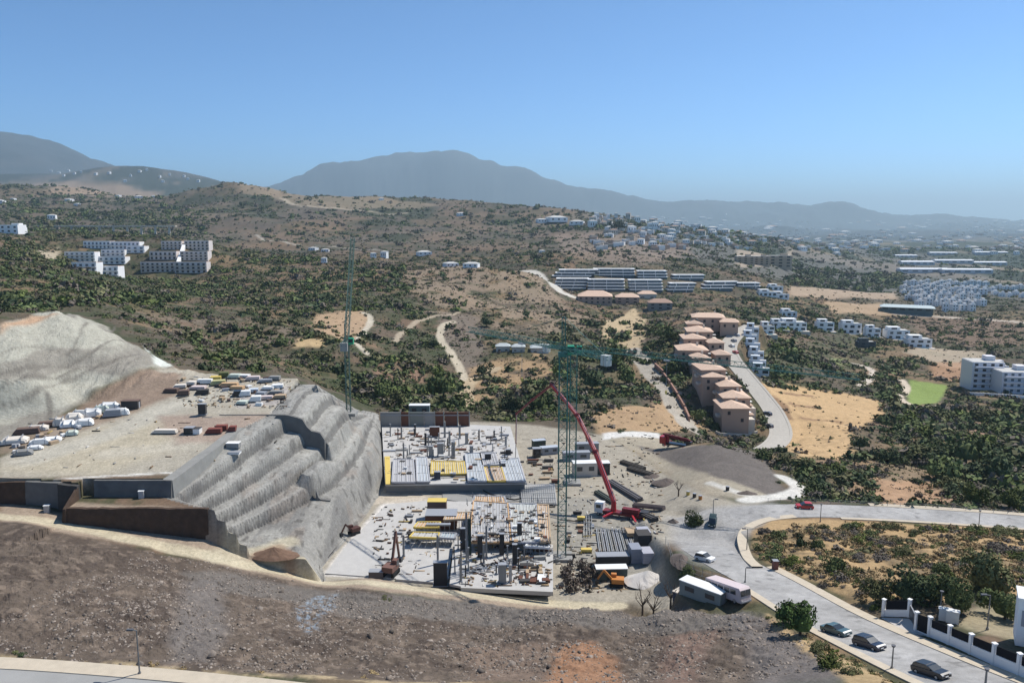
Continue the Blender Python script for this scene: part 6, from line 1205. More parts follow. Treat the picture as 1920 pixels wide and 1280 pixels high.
def fence_run(A, B, n_, low, post_h, label, panel=conc_d, name='garden_wall'):
    A, B = Vector(A), Vector(B); e = empty(name, A, 0, label, 'wall'); d = B - A; L_ = d.length; a = math.atan2(d.y, d.x); sl = d.z
    f2 = Vector((d.x, d.y, 0)); nx = Vector((-f2.y, f2.x, 0)).normalized() * .15
    v = []
    for zz in (-.8, low):
        for p in (-nx, f2 - nx, f2 + nx, nx): t = 1 if (p - f2).length < .5 else 0; v.append((p.x, p.y, zz + sl * t))
    MB().add(v, [(3, 2, 1, 0), (4, 5, 6, 7), (0, 1, 5, 4), (1, 2, 6, 5), (2, 3, 7, 6), (3, 0, 4, 7)]).build('low_wall', white, e)
    for i in range(n_ + 1):
        p = d * (i / n_); q = MB().box(p.x, p.y, p.z - .6, .46, .46, post_h + .6, a).build('pillar', white, e); MB().box(p.x, p.y, p.z + post_h, .6, .6, .12, a).build('cap', white, q)
        if i < n_:
            s0, s1 = d * ((i + .09) / n_), d * ((i + .91) / n_); m = MB(); u = nx * .18; v = []
            for zz in (low + .02, post_h - .2):
                for p_ in (s0 - u, s1 - u, s1 + u, s0 + u): v.append((p_.x, p_.y, p_.z + zz))
            m.add(v, [(3, 2, 1, 0), (4, 5, 6, 7), (0, 1, 5, 4), (1, 2, 6, 5), (2, 3, 7, 6), (3, 0, 4, 7)]); m.build('panel', mat('black_mesh_panel', (.012, .012, .016), .8, spec=.1), e)
    return e
fence_run(G(1742,1192), G(1960,1288), 5, 1.5, 2.9, 'long white garden wall with black panels and pillars running down beside the road')
fence_run(G(1656,1154), G(1704,1155), 1, 1.1, 2.8, 'short white wall with one dark panel between two pillars at the gate recess')
e = fence_run(G(1717,1182), G(1742,1192), 1, .2, 3.0, 'black pedestrian gate between white pillars', name='entrance_gate'); e['category'] = 'gate'
A, B = G(1704,1155), G(1717,1180); e = empty('driveway_gate', A, 0, 'black sliding gate at the back of the pale driveway', 'gate'); d = Vector(B) - Vector(A); m = MB(); m.beam(Vector((0, 0, 1.1)), d + Vector((0, 0, 1.1)), .12, 1.9); m.build('leaf', blackp, e); m = MB(); m.beam(Vector((0, 0, 2.1)), d + Vector((0, 0, 2.1)), .16, .1); m.build('top_rail', greyp, e)
for i, (px, py) in enumerate([(1778,1168), (1792,1172)]): x, y, z = G(px, py); e = empty('utility_cabinet', (x, y + 1.0, z), -.5, ['left white utility cabinet behind the garden wall', 'right white utility cabinet behind the garden wall'][i], 'cabinet'); part('body', whitep, e, (0, 0, .9), (1.7, .9, 1.8)); part('cap', whitep, e, (0, 0, 1.86), (1.9, 1.1, .1))
x, y, z = G(1917, 1222); e = empty('white_villa', (x + .6, y + 2.5, z), -.5, 'corner of a white building with a grey window at the right edge', 'building'); part('wall', white, e, (1.4, 2, 2.9), (2.8, 4, 6.6)); part('window', greyp, e, (.9, -.03, 3.6), (.9, .1, 2.2)); part('roof', whitep, e, (1.4, 2, 6.3), (3.1, 4.3, .2))
flat = MB(); dp = [G(*p) for p in [(1652,1158),(1704,1160),(1738,1192),(1700,1186)]]; flat.v = [(p[0], p[1], p[2] + .1) for p in dp] + [(p[0], p[1], p[2] - .3) for p in dp]; flat.f = [(0, 3, 2, 1), (0, 1, 5, 4), (1, 2, 6, 5), (2, 3, 7, 6), (3, 0, 4, 7)]; o = flat.build('driveway', mat('driveway_concrete', (.50, .46, .42), .9)); bm_fix(o); o['kind'] = 'structure'
x, y, z = G(1453, 1064); boxthing('brick_pillar', 1453, 1068, None, 1.0, 1.0, 2.0, mat('dark_red_brick', (.16, .07, .06), .85), 'dark red utility pillar on the pavement at the island edge', 'pillar')
# chain-link fence around the yard corner: posts each with their bay
def mesh_fence(pix, h_, label):
    pts = [Vector(G(*p)) for p in pix]; e = empty('mesh_fence', pts[0], 0, label, 'fence'); o0 = pts[0]
    for a, b in zip(pts[:-1], pts[1:]):
        n_ = max(1, int((b - a).length / 3))
        for i in range(n_): p = a.lerp(b, i / n_) - o0; MB().tube(p - Vector((0, 0, .2)), p + Vector((0, 0, h_)), .05, .05, 6).build('post', steel, e)
        m = MB()
        for k in range(3): m.beam(a - o0 + Vector((0, 0, .1 + k * h_ * .47)), b - o0 + Vector((0, 0, .1 + k * h_ * .47)), .035)
        m.build('rail', steel, e)
mesh_fence([(1248,1020),(1262,1060),(1300,1075),(1372,1100)], 2.0, 'thin wire fence between the yard and the road bend')
mesh_fence([(1440,940),(1530,943),(1640,948),(1760,953),(1915,966)], 1.0, 'low wire fence above the far road along the ravine')
# ---------------------------------------------------------------- chosen trees and bushes
def pr(px, py, rp, ym=0):
    x, y, z = G(px, py, ym); return x, y, rp * y / F
TR = [(1500,1190,38,'pine','big fresh green pine-like tree left of the parked cars',1.1,.5), (1468,1168,26,'pine','smaller green tree left of the big pine-like one',1.1,.5), (1702,1128,48,'dark','very dark broad tree behind the gate recess',.9,.35), (1652,1128,30,'olive','olive tree left of the dark broad one',1,.4), (1745,1128,34,'green','green tree between the dark one and the garden lamp',1.1,.4), (1795,1148,42,'green','tall green tree behind the garden wall, middle',1.2,.45), (1850,1110,48,'olive','large olive-brown tree on the right of the plot',1.1,.4), (1884,1160,36,'green','green tree near the right edge behind the wall',1.1,.4), (1290,1098,18,'green','dark green leafy tree left of the cabins',1.2,.6), (1822,945,24,'bright','bright green tree beyond the far road, right',1.1,.4), (1893,952,24,'bright','bright green tree beyond the far road at the frame edge',1.1,.4),
      (1670,868,22,'dark','round dark tree on the ravine edge below the dry field',1,.4), (1612,842,18,'dark','round dark tree at the corner of the dry field',1,.4), (1760,900,34,'green','broad green tree in the ravine',1,.4), (1810,870,40,'green','large green tree in the ravine, right of the broad one',1,.4), (1870,900,36,'dark','dark tree in the ravine near the right edge',1,.4), (832,745,26,'green','tall green tree behind the far slab, left of the track foot',1.4,.5), (824,712,13,'bright','bright green poplar-like tree beside the track foot',1.6,.5), (902,703,15,'dark','round dark tree right of the track foot',1,.4), (912,612,12,'dark','round dark tree upper right beside the track',1,.4), (811,652,12,'dark','round dark tree left of the track bend',1,.4), (715,748,20,'green','bushy green tree behind the gunite rim, left',1,.4), (742,756,18,'olive','olive tree behind the gunite rim, right',1,.4),
      (1010,770,28,'green','broad green tree behind the boom elbow',1,.4), (960,775,24,'dark','dark tree left of the boom elbow',1,.4), (1150,690,28,'green','green tree below the tip of the counter jib',1,.4), (1110,730,26,'dark','dark tree right of the crane mast',1,.4), (1175,720,24,'green','green tree left of the lane head',1,.4), (1256,640,20,'green','green tree left of the upper salmon houses',1,.4), (1268,700,18,'green','green tree left of the tall dusky wall',1.1,.4), (1310,790,14,'green','green tree in the garden left of the end house',1.2,.4), (1326,800,11,'dark','dark tree at the foot of the end house',1.2,.4)]
for px, py, rp, k, lb, hs, lf in TR: x, y, r = pr(px, py, rp, 0 if py > 940 else 150); tree(x, y, r, k, lb, None, lod=0 if py > 900 else 1, hsc=hs, lift=lf)
def dead_tree(px, py, h_, label, seed):
    x, y, z = G(px, py) if py > 0 else (px, -py, hz(px, -py)); g = random.Random(seed); e = empty('bare_tree', (x, y, z), 0, label, 'tree'); t = MB(); t.tube((0, 0, -.3), (0, 0, h_ * .4), .24, .17, 7); t.build('trunk', bark, e)
    for k in range(7):
        a = k * 2.4 + g.random(); m = MB(); b = Vector((0, 0, h_ * g.uniform(.28, .4))); c = b + Vector((math.cos(a) * h_ * .2, math.sin(a) * h_ * .2, h_ * g.uniform(.2, .34))); m.tube(b, c, .11, .06, 6)
        for q in range(3): m.tube(c, c + Vector((g.uniform(-.15, .15), g.uniform(-.15, .15), g.uniform(.1, .25))) * h_, .05, .015, 5)
        m.build('branch', bark, e)
dead_tree(25.8, -148.5, 7, 'leafless dark tree standing alone below the gravel heap', 1); dead_tree(31.0, -147, 6.5, 'leafless crooked tree left of the dark leafy tree', 2); dead_tree(27.5, -146, 5.5, 'leafless thin tree before the slate-blue cabin', 5); dead_tree(1272, 930, 5, 'leafless tree on the scrap heap in the yard', 3)
for i, (px, py, rp) in enumerate([(1072,1108,24), (1098,1090,22), (1060,1078,16), (1088,1066,14), (1112,1072,16)]): x, y, r = pr(px, py, rp); shrub(x, y, r, 'bare', ['largest brown thicket right of the near slab corner', 'brown thicket left of the green containers', 'small brown thicket at the crane foot', 'brown thicket behind the large one', 'brown thicket touching the container'][i], 'brown leafless thickets beside the crane foot', lod=1, hsc=1.3)
SH = [(1306,980,23,'green','round green bush at the site junction',1.1), (1560,1248,28,'bright','yellow-green bush below the parked teal sedan',1), (1535,1222,24,'olive','olive bush between the pine tree and the yellow-green bush',1), (1595,1262,20,'olive','low olive bush next to the pavement, lowest of the row',.8), (1500,1022,13,'dark','tall dark cypress-like bush on the island',2), (1535,1030,18,'green','leaning green bush right of the dark cypress-like one',1.2), (1450,1045,26,'green','green bush at the left tip of the island',.8), (1425,1030,14,'olive','small olive bush at the kerb of the island',.8), (1485,1058,22,'bright','yellow-green bush at the lower left of the island',.8), (1566,1068,26,'green','dark green bush in the middle of the island',1.1), (1592,1078,20,'olive','olive bush right of the middle of the island',1), (1630,1100,20,'grey','grey bush on the lower island slope',.8), (1540,1100,16,'grey','purple-grey bush near the lower kerb',.8), (1612,1050,22,'grey','purple-grey bush in the centre of the plot',.8), (1650,1020,20,'grey','purple-grey bush high on the plot, centre',.8), (1700,1040,22,'olive','olive bush in the upper right of the plot',.8), (1760,1070,24,'green','green bush in the right of the plot',.9), (1875,1035,34,'grey','large purple-grey bush at the right of the plot',.9), (1672,990,18,'olive','round grey-green bush beside the far road',.8), (1720,986,10,'green','small green bush beside the far road',.7), (1875,1000,26,'olive','pale olive bush row beside the far road, left part',.6), (1908,1004,22,'olive','pale olive bush beside the far road at the frame edge',.6), (1640,1140,14,'bright','yellow-green bush left of the gate recess',.8), (1620,1128,12,'dry','dry bush above the kerb left of the gate',.8), (1600,1000,18,'grey','brown-grey bush at the top of the plot',.7), (1800,1030,20,'dry','dry yellow bush in the upper right of the plot',.6), (1750,1010,18,'dry','dry yellow bush near the far road, middle',.6), (1560,1000,18,'grey','reddish grey bush near the top left of the plot',.7),
      (1535,890,16,'olive','olive bush left on the dry bank',1), (1580,938,12,'green','green bush by the far road left of the rocks',1), (1545,935,14,'green','green bush by the far road near the red car',1), (1640,940,16,'green','green bush by the far road in the middle',1), (1720,905,12,'dark','dark bush on the orange bank',1), (1560,870,14,'grey','brown bush below the dry field',1), (1610,880,18,'grey','large brown bush below the dry field',.9), (1650,895,16,'grey','brown bush near the round dark tree',.9), (1460,905,6,'dark','small dark bush at the edge of the dry field',1), (1480,935,6,'dark','small dark bush at the white kerb curve',1), (1165,808,10,'dark','dark low bush on the bank above the pale slab',.6), (1282,808,8,'dark','dark bush left of the end house wall',1), (1297,806,7,'dark','second dark bush left of the end house wall',1),
      (40,1228,10,'dark','low dark bush at the bottom left verge',.7), (28,1222,8,'olive','low olive tuft at the bottom left verge',.6), (285,1248,9,'dry','yellow dry grass clump beside the bottom left lamp',.9), (340,1255,9,'dry','yellow dry grass clump right of the lamp',.8), (490,1260,10,'dry','greenish dry clump on the verge',.6), (700,1262,11,'dry','orange dry grass clump in the middle of the verge',.7), (680,1270,9,'dry','second dry clump in the middle of the verge',.7), (720,1123,10,'olive','low green tuft on the track side below the drilling rig',.4), (500,1272,9,'olive','olive tuft at the bottom verge',.5)]
for px, py, rp, k, lb, hs in SH: x, y, r = pr(px, py, rp, 0 if py > 940 else 190); shrub(x, y, r, k, lb, lod=0 if rp > 15 and py > 940 else 1, hsc=hs)
# low growth over the plot inside the bend and the verges, each clump its own
g7 = random.Random(77); plot = [G(*p)[:2] for p in [(1418,1000),(1500,985),(1960,1000),(1960,1130),(1800,1120),(1700,1130),(1640,1132),(1540,1092),(1450,1058),(1416,1035)]]; xs_ = [p[0] for p in plot]; ys_ = [p[1] for p in plot]; n_ = 0
while n_ < 145:
    x, y = g7.uniform(min(xs_), max(xs_)), g7.uniform(min(ys_), max(ys_))
    if not pip(np.array([x]), np.array([y]), plot)[0] or any(segdist(np.array([x]), np.array([y]), RD[k][0][::3])[0][0] < RD[k][1] + 3.6 for k in ('main', 'far')): continue
    k = g7.choice(['grey', 'grey', 'dry', 'dry', 'olive', 'olive', 'green', 'bright']); r = g7.uniform(.6, 2.0); u = x / y; v = ((hz(x, y) - CZ) / y * _c + _s) / (_c - (hz(x, y) - CZ) / y * _s); px = 960 + u * F * (_c + v * _s); py = 640 - v * F
    wh = ('left' if px < 1560 else 'middle' if px < 1740 else 'right') + ' ' + ('upper' if py < 1030 else 'lower') + ' part of the plot inside the bend'
    shrub(x, y, r, k, f'{"low" if r < .9 else "rounded"} {WORD[k]} shrub in the {wh}', f'{WORD[k]} shrubs, {wh}', lod=1, hsc=g7.uniform(.7, 1.1)); n_ += 1
for i in range(36):
    t = g7.random(); px, py = 1440 + t * 240 + g7.uniform(-4, 14), 1158 + t * 132 + g7.uniform(-4, 4); x, y, z = G(px, py); k = g7.choice(['dry', 'dry', 'olive', 'bright'])
    shrub(x, y, g7.uniform(.35, .8), k, f'{WORD[k]} tuft on the dry verge below the parked cars', f'{WORD[k]} tufts on the verge below the parked cars', lod=2, hsc=.8)
x, y, z = G(1160, 434, 1000); tree(x, y, 16, 'dark', 'big dark tree standing out on the far ridge near the hamlet', None, 1); x, y, z = G(873, 408, 1000); tree(x, y, 10, 'dark', 'dark tree beside the hilltop house', None, 1)
print('planting', time.time() - T0)
# ---------------------------------------------------------------- scattered growth (after the buildings, so that none grows inside one)
VCOL = {'green': (.105, .130, .052), 'olive': (.145, .14, .07), 'dark': (.065, .085, .042), 'grey': (.15, .125, .10), 'bright': (.13, .16, .05), 'dry': (.26, .19, .10)}
WOODS = [([(0,445),(120,470),(240,520),(400,525),(430,560),(250,575),(130,578),(0,590)], .8, 1.5), ([(400,460),(560,480),(760,500),(770,600),(640,580),(560,600),(440,570),(390,520)], .7, 1.5), ([(330,610),(560,600),(760,650),(860,700),(860,770),(780,775),(700,765),(560,705),(400,690)], .55, 1.2),
         ([(780,740),(860,690),(870,770),(800,775)], .9, 1.5), ([(900,705),(1040,720),(1040,790),(900,790)], .8, 1.3), ([(1040,590),(1180,600),(1170,650),(1215,690),(1220,740),(1080,765),(1040,700)], .85, 1.5), ([(1190,600),(1262,600),(1262,680),(1290,740),(1315,800),(1290,780),(1215,690)], .8, 1.3),
         ([(1440,630),(1760,665),(1700,705),(1600,725),(1430,718)], .85, 1.5), ([(1660,765),(1920,755),(1960,960),(1790,948),(1760,880),(1650,830)], .85, 1.6), ([(1380,555),(1500,575),(1620,612),(1400,604)], .8, 1.5), ([(1480,498),(1700,508),(1690,540),(1480,535)], .95, 2.0), ([(1540,450),(1900,440),(1920,470),(1640,480)], .7, 1.8), ([(1500,870),(1640,885),(1640,945),(1500,945)], .6, 1.2), ([(1640,700),(1690,712),(1690,745),(1650,755)], .9, 1.5),
         ([(0,330),(180,335),(330,370),(400,420),(300,450),(0,440)], .55, 1.4), ([(900,400),(1150,410),(1150,440),(1000,440)], .4, 1.3), ([(960,470),(1040,480),(1040,510),(960,500)], .6, 1.3), ([(1330,440),(1500,440),(1500,465),(1330,460)], .8, 1.6), ([(1740,600),(1920,605),(1920,700),(1830,670),(1760,640)], .5, 1.2), ([(1420,700),(1440,720),(1660,745),(1640,730)], .7, 1.1)]
def scatter():
    g = np.random.default_rng(11)
    N = 120000; U = g.uniform(-.78, .78, N); lo, hi = math.log(186), math.log(3600)
    Y = np.exp(lo + (hi - lo) * g.random(N) ** .92); X = U * Y
    ok = free_mask(X, Y); X, Y = X[ok], Y[ok]
    for sx, sy, sr in SITES: ok = np.hypot(X - sx, Y - sy) > sr; X, Y = X[ok], Y[ok]
    c, z = ground_col(X, Y); lum = c.mean(1); green = (c[:, 1] - c[:, 0]) / lum
    cl = fbm(X / 14, Y / 14, 501, 3); p = np.clip((.24 - lum) / .1, 0.04, 1) * (.35 + 1.6 * sstep(-.1, .25, green)) * (.25 + 1.5 * sstep(.42, .62, cl))
    p *= np.where(Y > 1400, .9, 1); p = np.where((Y > 900) & (lum < .13), np.maximum(p, .12), p)
    wood = np.ones(len(X))
    for q, dn, rs in WOODS:
        m = pip(X, Y, [G(*t)[:2] for t in q]); p[m] = np.maximum(p[m], dn * (.35 + .9 * sstep(.35, .55, cl[m])) * np.where(lum[m] > .22, .25, 1)); wood[m] = rs; green[m] = np.maximum(green[m], .12)
    p[pip(X, Y, [G(*t)[:2] for t in [(1700,708),(1780,718),(1765,758),(1695,765)]])] = 0
    ok = g.random(len(X)) < p * .95; wood = wood[ok]; X, Y, z, green, cl = X[ok], Y[ok], z[ok], green[ok], cl[ok]
    sc = 1 + sstep(500, 2500, Y) * 1.6
    print('cand', len(X))
    R = g.uniform(.7, 1.5, len(X)) * (1 + 1.0 * (g.random(len(X)) > .86)) * (.75 + .6 * sstep(.45, .65, cl)) * sc * wood
    gr = g.random(len(X)) + green * .5
    K_ = np.where(gr > .98, 4, np.where(gr > .66, 0, np.where(gr > .42, 1, np.where(gr > .2, 2, 3)))); names = ['green', 'olive', 'dark', 'grey', 'bright']
    big = np.argsort(-(R / Y)); vis = [i for i in big if abs(X[i] / Y[i]) < .62 and (z[i] - CZ) / Y[i] > -.63][:45]; vs = set(vis)
    WH = [((0, 500, 430, 700), 'on the slope behind the rock cut'), ((430, 480, 700, 640), 'in the upper valley left of the dirt track'), ((430, 640, 700, 800), 'in the gully behind the gunite slope'), ((700, 480, 1000, 640), 'on the brown hill above the dirt track'),
          ((700, 640, 960, 800), 'in the valley between the site and the dirt track'), ((960, 480, 1200, 700), 'in the hollow left of the pink houses'), ((960, 700, 1320, 830), 'on the dry bank between the site and the pink houses'), ((1200, 480, 1420, 700), 'beside the pink terraced houses'),
          ((1420, 560, 1960, 720), 'below the white villas'), ((1480, 720, 1960, 960), 'in the ravine beyond the curved road'), ((1380, 960, 1960, 1300), 'on the dry plot inside the road bend'), ((0, 380, 700, 520), 'on the far hillside near the white terraces')]
    for i in vis:
        u = X[i] / Y[i]; s = (z[i] - CZ) / Y[i]; v = (s * _c + _s) / (_c - s * _s); py = 640 - v * F; px = 960 + u * F * (_c + v * _s)
        where = next((w_ for (a, b, c_, d), w_ in WH if a <= px < c_ and b <= py < d), 'on the distant scrub slope'); k = names[K_[i]]
        size = 'large' if R[i] > 2.3 else 'rounded' if R[i] > 1.6 else 'low'
        side = 'leftmost part of it' if False else ''
        shrub(X[i], Y[i], R[i], k, f'{size} {WORD[k]} shrub {where}', f'{WORD[k]} shrubs {where}', lod=1)
    R[(Y < 900) & (g.random(len(X)) < .0)] *= 1
    idx = [i for i in range(len(X)) if i not in vs]
    V = []; Fq = []; CC = []; n = 0
    protos = [tuple(np.array(a) if t == 0 else np.array([q for q in a if len(q) == 4]) for t, a in enumerate(raw('green', s, 3))) for s in range(8)]
    for i in idx:
        v, f = protos[i % 8]; a = g.uniform(0, 6.28); ca, sa = math.cos(a), math.sin(a)
        q = np.empty_like(v); q[:, 0] = (v[:, 0] * ca - v[:, 1] * sa) * R[i] + X[i]; q[:, 1] = (v[:, 0] * sa + v[:, 1] * ca) * R[i] + Y[i]; q[:, 2] = v[:, 2] * R[i] + z[i] - .1 * R[i]
        V.append(q); Fq.append(f + n); n += len(q); CC.append(np.tile(np.array(VCOL[names[K_[i]]]) * g.uniform(.7, 1.35), (len(q), 1)) * g.uniform(.75, 1.25, (len(q), 1)))
    V = np.concatenate(V); Fq = np.concatenate(Fq).astype(np.int32); CC = np.concatenate(CC)
    me = bpy.data.meshes.new('scrub'); me.vertices.add(len(V)); me.vertices.foreach_set('co', V.astype(np.float32).ravel())
    me.loops.add(Fq.size); me.loops.foreach_set('vertex_index', Fq.ravel()); me.polygons.add(len(Fq)); me.polygons.foreach_set('loop_start', np.arange(0, Fq.size, 4, dtype=np.int32)); me.update(calc_edges=True)
    at = me.color_attributes.new('Col', 'FLOAT_COLOR', 'POINT'); rg = np.ones((len(V), 4), np.float32); rg[:, :3] = CC; at.data.foreach_set('color', rg.ravel())
    me.materials.append(attr_mat('scrub_leaves', .85, ((2.0, .2),), .0)); o = bpy.data.objects.new('scrub', me); COL.objects.link(o); o['kind'] = 'stuff'
    print('scatter', len(vis), len(idx), len(Fq), time.time() - T0)
scatter()
def stuff_mesh(name, V, Fq, CC, k, material):
    V = np.concatenate(V); Fq = np.concatenate(Fq).astype(np.int32); CC = np.concatenate(CC); me = bpy.data.meshes.new(name); me.vertices.add(len(V)); me.vertices.foreach_set('co', V.astype(np.float32).ravel())
    me.loops.add(Fq.size); me.loops.foreach_set('vertex_index', Fq.ravel()); me.polygons.add(len(Fq)); me.polygons.foreach_set('loop_start', np.arange(0, Fq.size, k, dtype=np.int32)); me.update(calc_edges=True)
    at = me.color_attributes.new('Col', 'FLOAT_COLOR', 'POINT'); rg = np.ones((len(V), 4), np.float32); rg[:, :3] = CC; at.data.foreach_set('color', rg.ravel()); me.materials.append(material); o = bpy.data.objects.new(name, me); COL.objects.link(o); o['kind'] = 'stuff'
def fine_scrub():
    g = np.random.default_rng(41); N = 60000; U = g.uniform(-.72, .72, N); lo, hi = math.log(186), math.log(1100); Y = np.exp(lo + (hi - lo) * g.random(N)); X = U * Y; ok = free_mask(X, Y); X, Y = X[ok], Y[ok]
    for sx, sy, sr in SITES:
        ok = np.hypot(X - sx, Y - sy) > sr; X, Y = X[ok], Y[ok]
    c, z = ground_col(X, Y); lum = c.mean(1); p = np.clip((.28 - lum) / .12, .10, 1) * (.3 + .9 * sstep(.4, .6, fbm(X / 10, Y / 10, 600, 3))); ok = (g.random(len(X)) < p) & ~pip(X, Y, [G(*t)[:2] for t in [(1700,708),(1780,718),(1765,758),(1695,765)]]); X, Y, z = X[ok], Y[ok], z[ok]
    R = g.uniform(.35, .8, len(X)) * (1 + sstep(400, 1000, Y)); protos = [(np.array(raw('grey', s, 3)[0])[:88], np.arange(88).reshape(22, 4)) for s in range(6)]; V = []; Fq = []; CC = []; n = 0
    for i in range(len(X)):
        v, f = protos[i % 6]; a = g.uniform(0, 6.28); ca, sa = math.cos(a), math.sin(a); V.append(np.stack([(v[:, 0] * ca - v[:, 1] * sa) * R[i] + X[i], (v[:, 0] * sa + v[:, 1] * ca) * R[i] + Y[i], v[:, 2] * R[i] + z[i] - .05], 1))
        Fq.append(f + n); n += 88; k = ['dry', 'grey', 'grey', 'olive', 'olive', 'green', 'grey'][g.integers(0, 7)]; CC.append(np.tile(np.array(VCOL[k]) * g.uniform(.65, 1.25), (88, 1)) * g.uniform(.75, 1.25, (88, 1)))
    stuff_mesh('low_scrub', V, Fq, CC, 4, MATS['scrub_leaves']); print('fine', len(X), time.time() - T0)
fine_scrub()
def litter():
    g = np.random.default_rng(71); V = []; Fc = []; CC = []; n = 0; bf = np.array([(3, 2, 1, 0), (4, 5, 6, 7), (0, 1, 5, 4), (1, 2, 6, 5), (2, 3, 7, 6), (3, 0, 4, 7)])
    for (x0, y0, x1, y1, zz, m) in [(722, 804, 955, 903, bz, 520), (860, 1022, 1032, 1098, az, 330), (885, 946, 1028, 1017, 75.95, 170), (700, 950, 850, 1085, 71.35, 220), (985, 815, 1240, 1010, None, 560), (1045, 1010, 1180, 1110, None, 260), (20, 780, 520, 880, None, 60), (330, 705, 545, 765, None, 300)]:
        for _ in range(m):
            px, py = g.uniform(x0, x1), g.uniform(y0, y1); x, y, z = PZ(px, py, zz) if zz else G(px, py); L_ = g.uniform(.15, 1.6) * (1 if g.random() > .15 else 2.2); w_ = g.uniform(.06, .35); h_ = g.uniform(.05, .35); r = g.choice([0, 0, 1.57, g.uniform(0, 3.1)]); c, s_ = math.cos(r), math.sin(r)
            v = np.array([(sx * L_ / 2, sy * w_ / 2, q) for q in (-.02, h_) for sx, sy in ((-1, -1), (1, -1), (1, 1), (-1, 1))]); V.append(np.stack([v[:, 0] * c - v[:, 1] * s_ + x, v[:, 0] * s_ + v[:, 1] * c + y, v[:, 2] + z], 1)); Fc.append(bf + n); n += 8
            CC.append(np.tile([(.06, .055, .05), (.20, .13, .08), (.30, .29, .27), (.55, .53, .50), (.38, .27, .16), (.11, .06, .045), (.45, .34, .10)][g.choice(7, p=[.25, .17, .17, .12, .14, .11, .04])], (8, 1)))
    stuff_mesh('litter', V, Fc, CC, 4, attr_mat('litter_bits', .85, ((3, .1),), .0))
litter()
def near_scrub():
    g = np.random.default_rng(23); N = 9000; X = g.uniform(50, 140, N); Y = g.uniform(104, 186, N); pl = pip(X, Y, plot) ; vg = pip(X, Y, [G(*t)[:2] for t in [(1445,1160),(1540,1215),(1690,1285),(1600,1290),(1460,1185)]])
    ok = (pl & (fbm(X / 5, Y / 5, 88, 3) > .42)) | vg
    for nm in ('main', 'far'): ok &= segdist(X, Y, RD[nm][0][::3])[0] > RD[nm][1] + 2.9
    X, Y = X[ok], Y[ok]; V = []; Fq = []; CC = []; n = 0; X, Y = X[:2600], Y[:2600]
    protos = [tuple(np.array(a) if t == 0 else np.array([q for q in a if len(q) == 4]) for t, a in enumerate(raw('grey' if s_ % 2 else 'green', s_, 2 if s_ < 4 else 3))) for s_ in range(8)]
    for i in range(len(X)):
        v, f = protos[i % 8]; R = g.uniform(.25, .8) * (1.8 if g.random() > .9 else 1); a = g.uniform(0, 6.28); ca, sa = math.cos(a), math.sin(a); z = hz(X[i], Y[i]); q = np.stack([(v[:, 0] * ca - v[:, 1] * sa) * R + X[i], (v[:, 0] * sa + v[:, 1] * ca) * R + Y[i], v[:, 2] * R * .9 + z - .05], 1)
        V.append(q); Fq.append(f + n); n += len(q); k = ['dry', 'dry', 'dry', 'dry', 'grey', 'olive', 'green', 'dry'][g.integers(0, 8)]; CC.append(np.tile(np.array(VCOL[k]) * g.uniform(.7, 1.3), (len(q), 1)) * g.uniform(.75, 1.25, (len(q), 1)))
    V = np.concatenate(V); Fq = np.concatenate(Fq).astype(np.int32); CC = np.concatenate(CC); me = bpy.data.meshes.new('dry_undergrowth'); me.vertices.add(len(V)); me.vertices.foreach_set('co', V.astype(np.float32).ravel())
    me.loops.add(Fq.size); me.loops.foreach_set('vertex_index', Fq.ravel()); me.polygons.add(len(Fq)); me.polygons.foreach_set('loop_start', np.arange(0, Fq.size, 4, dtype=np.int32)); me.update(calc_edges=True)
    at = me.color_attributes.new('Col', 'FLOAT_COLOR', 'POINT'); rg = np.ones((len(V), 4), np.float32); rg[:, :3] = CC; at.data.foreach_set('color', rg.ravel()); me.materials.append(MATS['scrub_leaves']); o = bpy.data.objects.new('dry_undergrowth', me); COL.objects.link(o); o['kind'] = 'stuff'
near_scrub()
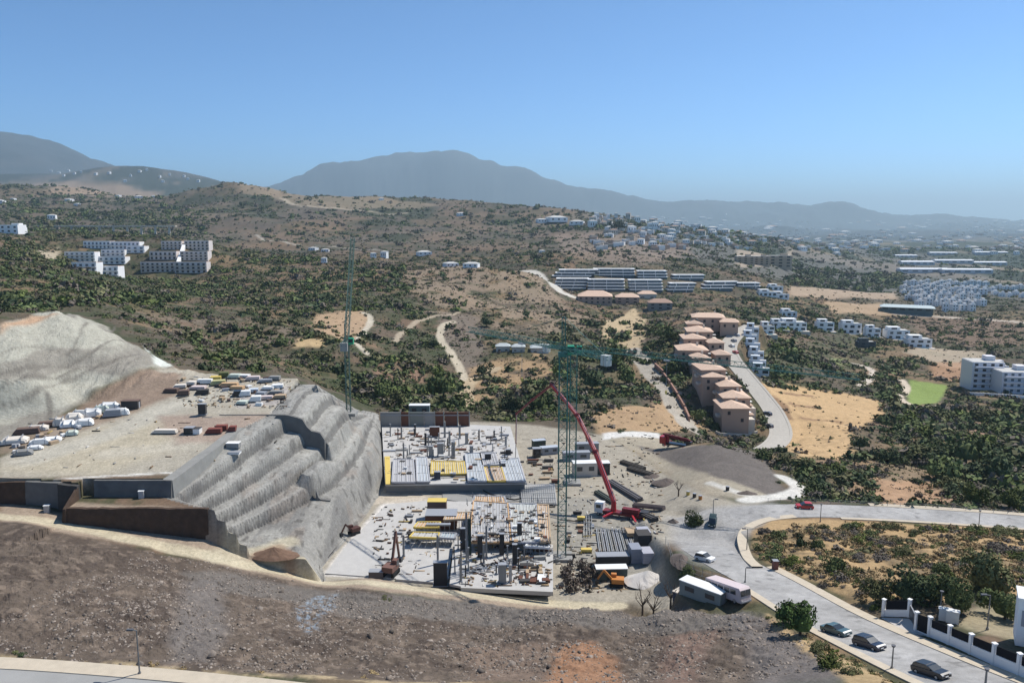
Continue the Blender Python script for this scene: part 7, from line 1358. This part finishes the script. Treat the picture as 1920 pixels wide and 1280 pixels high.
# ---------------------------------------------------------------- stones of the rubble bank
def stones():
    g = np.random.default_rng(5); poly = [G(*p)[:2] for p in rubp]; N = 30000
    X = g.uniform(-75, 48, N); Y = g.uniform(97, 165, N); ok = pip(X, Y, poly) & (fbm(X / 5, Y / 5, 77, 3) + g.random(N) * .3 > .58); X, Y = X[ok], Y[ok]
    R = .08 + .24 * g.random(len(X)) ** 3 + .45 * (g.random(len(X)) > .996); V = []; Fc = []; CC = []
    base = np.array([(1, 0, 0), (-1, 0, 0), (0, 1, 0), (0, -1, 0), (0, 0, 1), (0, 0, -1), (.6, .6, .5), (-.6, .5, .6), (.5, -.6, .55), (-.5, -.6, .5)]); tri = np.array([(0, 6, 4), (6, 2, 4), (2, 7, 4), (7, 1, 4), (1, 9, 4), (9, 3, 4), (3, 8, 4), (8, 0, 4), (0, 2, 6), (2, 1, 7), (1, 3, 9), (3, 0, 8)])
    for i in range(len(X)):
        q = base * g.uniform(.6, 1.25, (10, 1)) * R[i] * g.uniform(.7, 1.3, 3); a = g.uniform(0, 6.28); ca, sa = math.cos(a), math.sin(a)
        z = hz(X[i], Y[i]); q = np.stack([q[:, 0] * ca - q[:, 1] * sa + X[i], q[:, 0] * sa + q[:, 1] * ca + Y[i], q[:, 2] * .8 + z], 1)
        V.append(q); Fc.append(tri + 10 * i); CC.append(np.tile(np.array((.19, .16, .135)) * g.uniform(.55, 1.7), (10, 1)))
    V = np.concatenate(V); Fc = np.concatenate(Fc).astype(np.int32); CC = np.clip(np.concatenate(CC), 0, .6)
    me = bpy.data.meshes.new('rubble'); me.vertices.add(len(V)); me.vertices.foreach_set('co', V.astype(np.float32).ravel())
    me.loops.add(Fc.size); me.loops.foreach_set('vertex_index', Fc.ravel()); me.polygons.add(len(Fc)); me.polygons.foreach_set('loop_start', np.arange(0, Fc.size, 3, dtype=np.int32)); me.update(calc_edges=True)
    at = me.color_attributes.new('Col', 'FLOAT_COLOR', 'POINT'); rg = np.ones((len(V), 4), np.float32); rg[:, :3] = CC; at.data.foreach_set('color', rg.ravel())
    me.materials.append(attr_mat('stone', .9, ((3, .2),), .0)); o = bpy.data.objects.new('rubble', me); COL.objects.link(o); o['kind'] = 'stuff'
    print('stones', len(X), time.time() - T0)
stones()
# ---------------------------------------------------------------- haze: the hot hazy air over the whole country
def make_haze():
    me = bpy.data.meshes.new('haze'); x0, x1, y0, y1, z0, z1 = -90000, 90000, -3000, 63000, -12, 1780
    v = [(x, y, z) for z in (z0, z1) for y in (y0, y1) for x in (x0, x1)]
    me.from_pydata(v, [], [(0, 2, 3, 1), (4, 5, 7, 6), (0, 1, 5, 4), (2, 6, 7, 3), (0, 4, 6, 2), (1, 3, 7, 5)])
    m = bpy.data.materials.new('haze_air'); m.use_nodes = True; nt = m.node_tree; nt.nodes.clear()
    out = nt.nodes.new('ShaderNodeOutputMaterial'); pv = nt.nodes.new('ShaderNodeVolumePrincipled')
    pv.inputs['Color'].default_value = (.66, .88, 1.0, 1); pv.inputs['Density'].default_value = HAZE; pv.inputs['Anisotropy'].default_value = 0.3
    nt.links.new(pv.outputs[0], out.inputs['Volume']); me.materials.append(m)
    o = bpy.data.objects.new('haze', me); COL.objects.link(o); o['kind'] = 'stuff'
make_haze()
print('done', time.time() - T0)
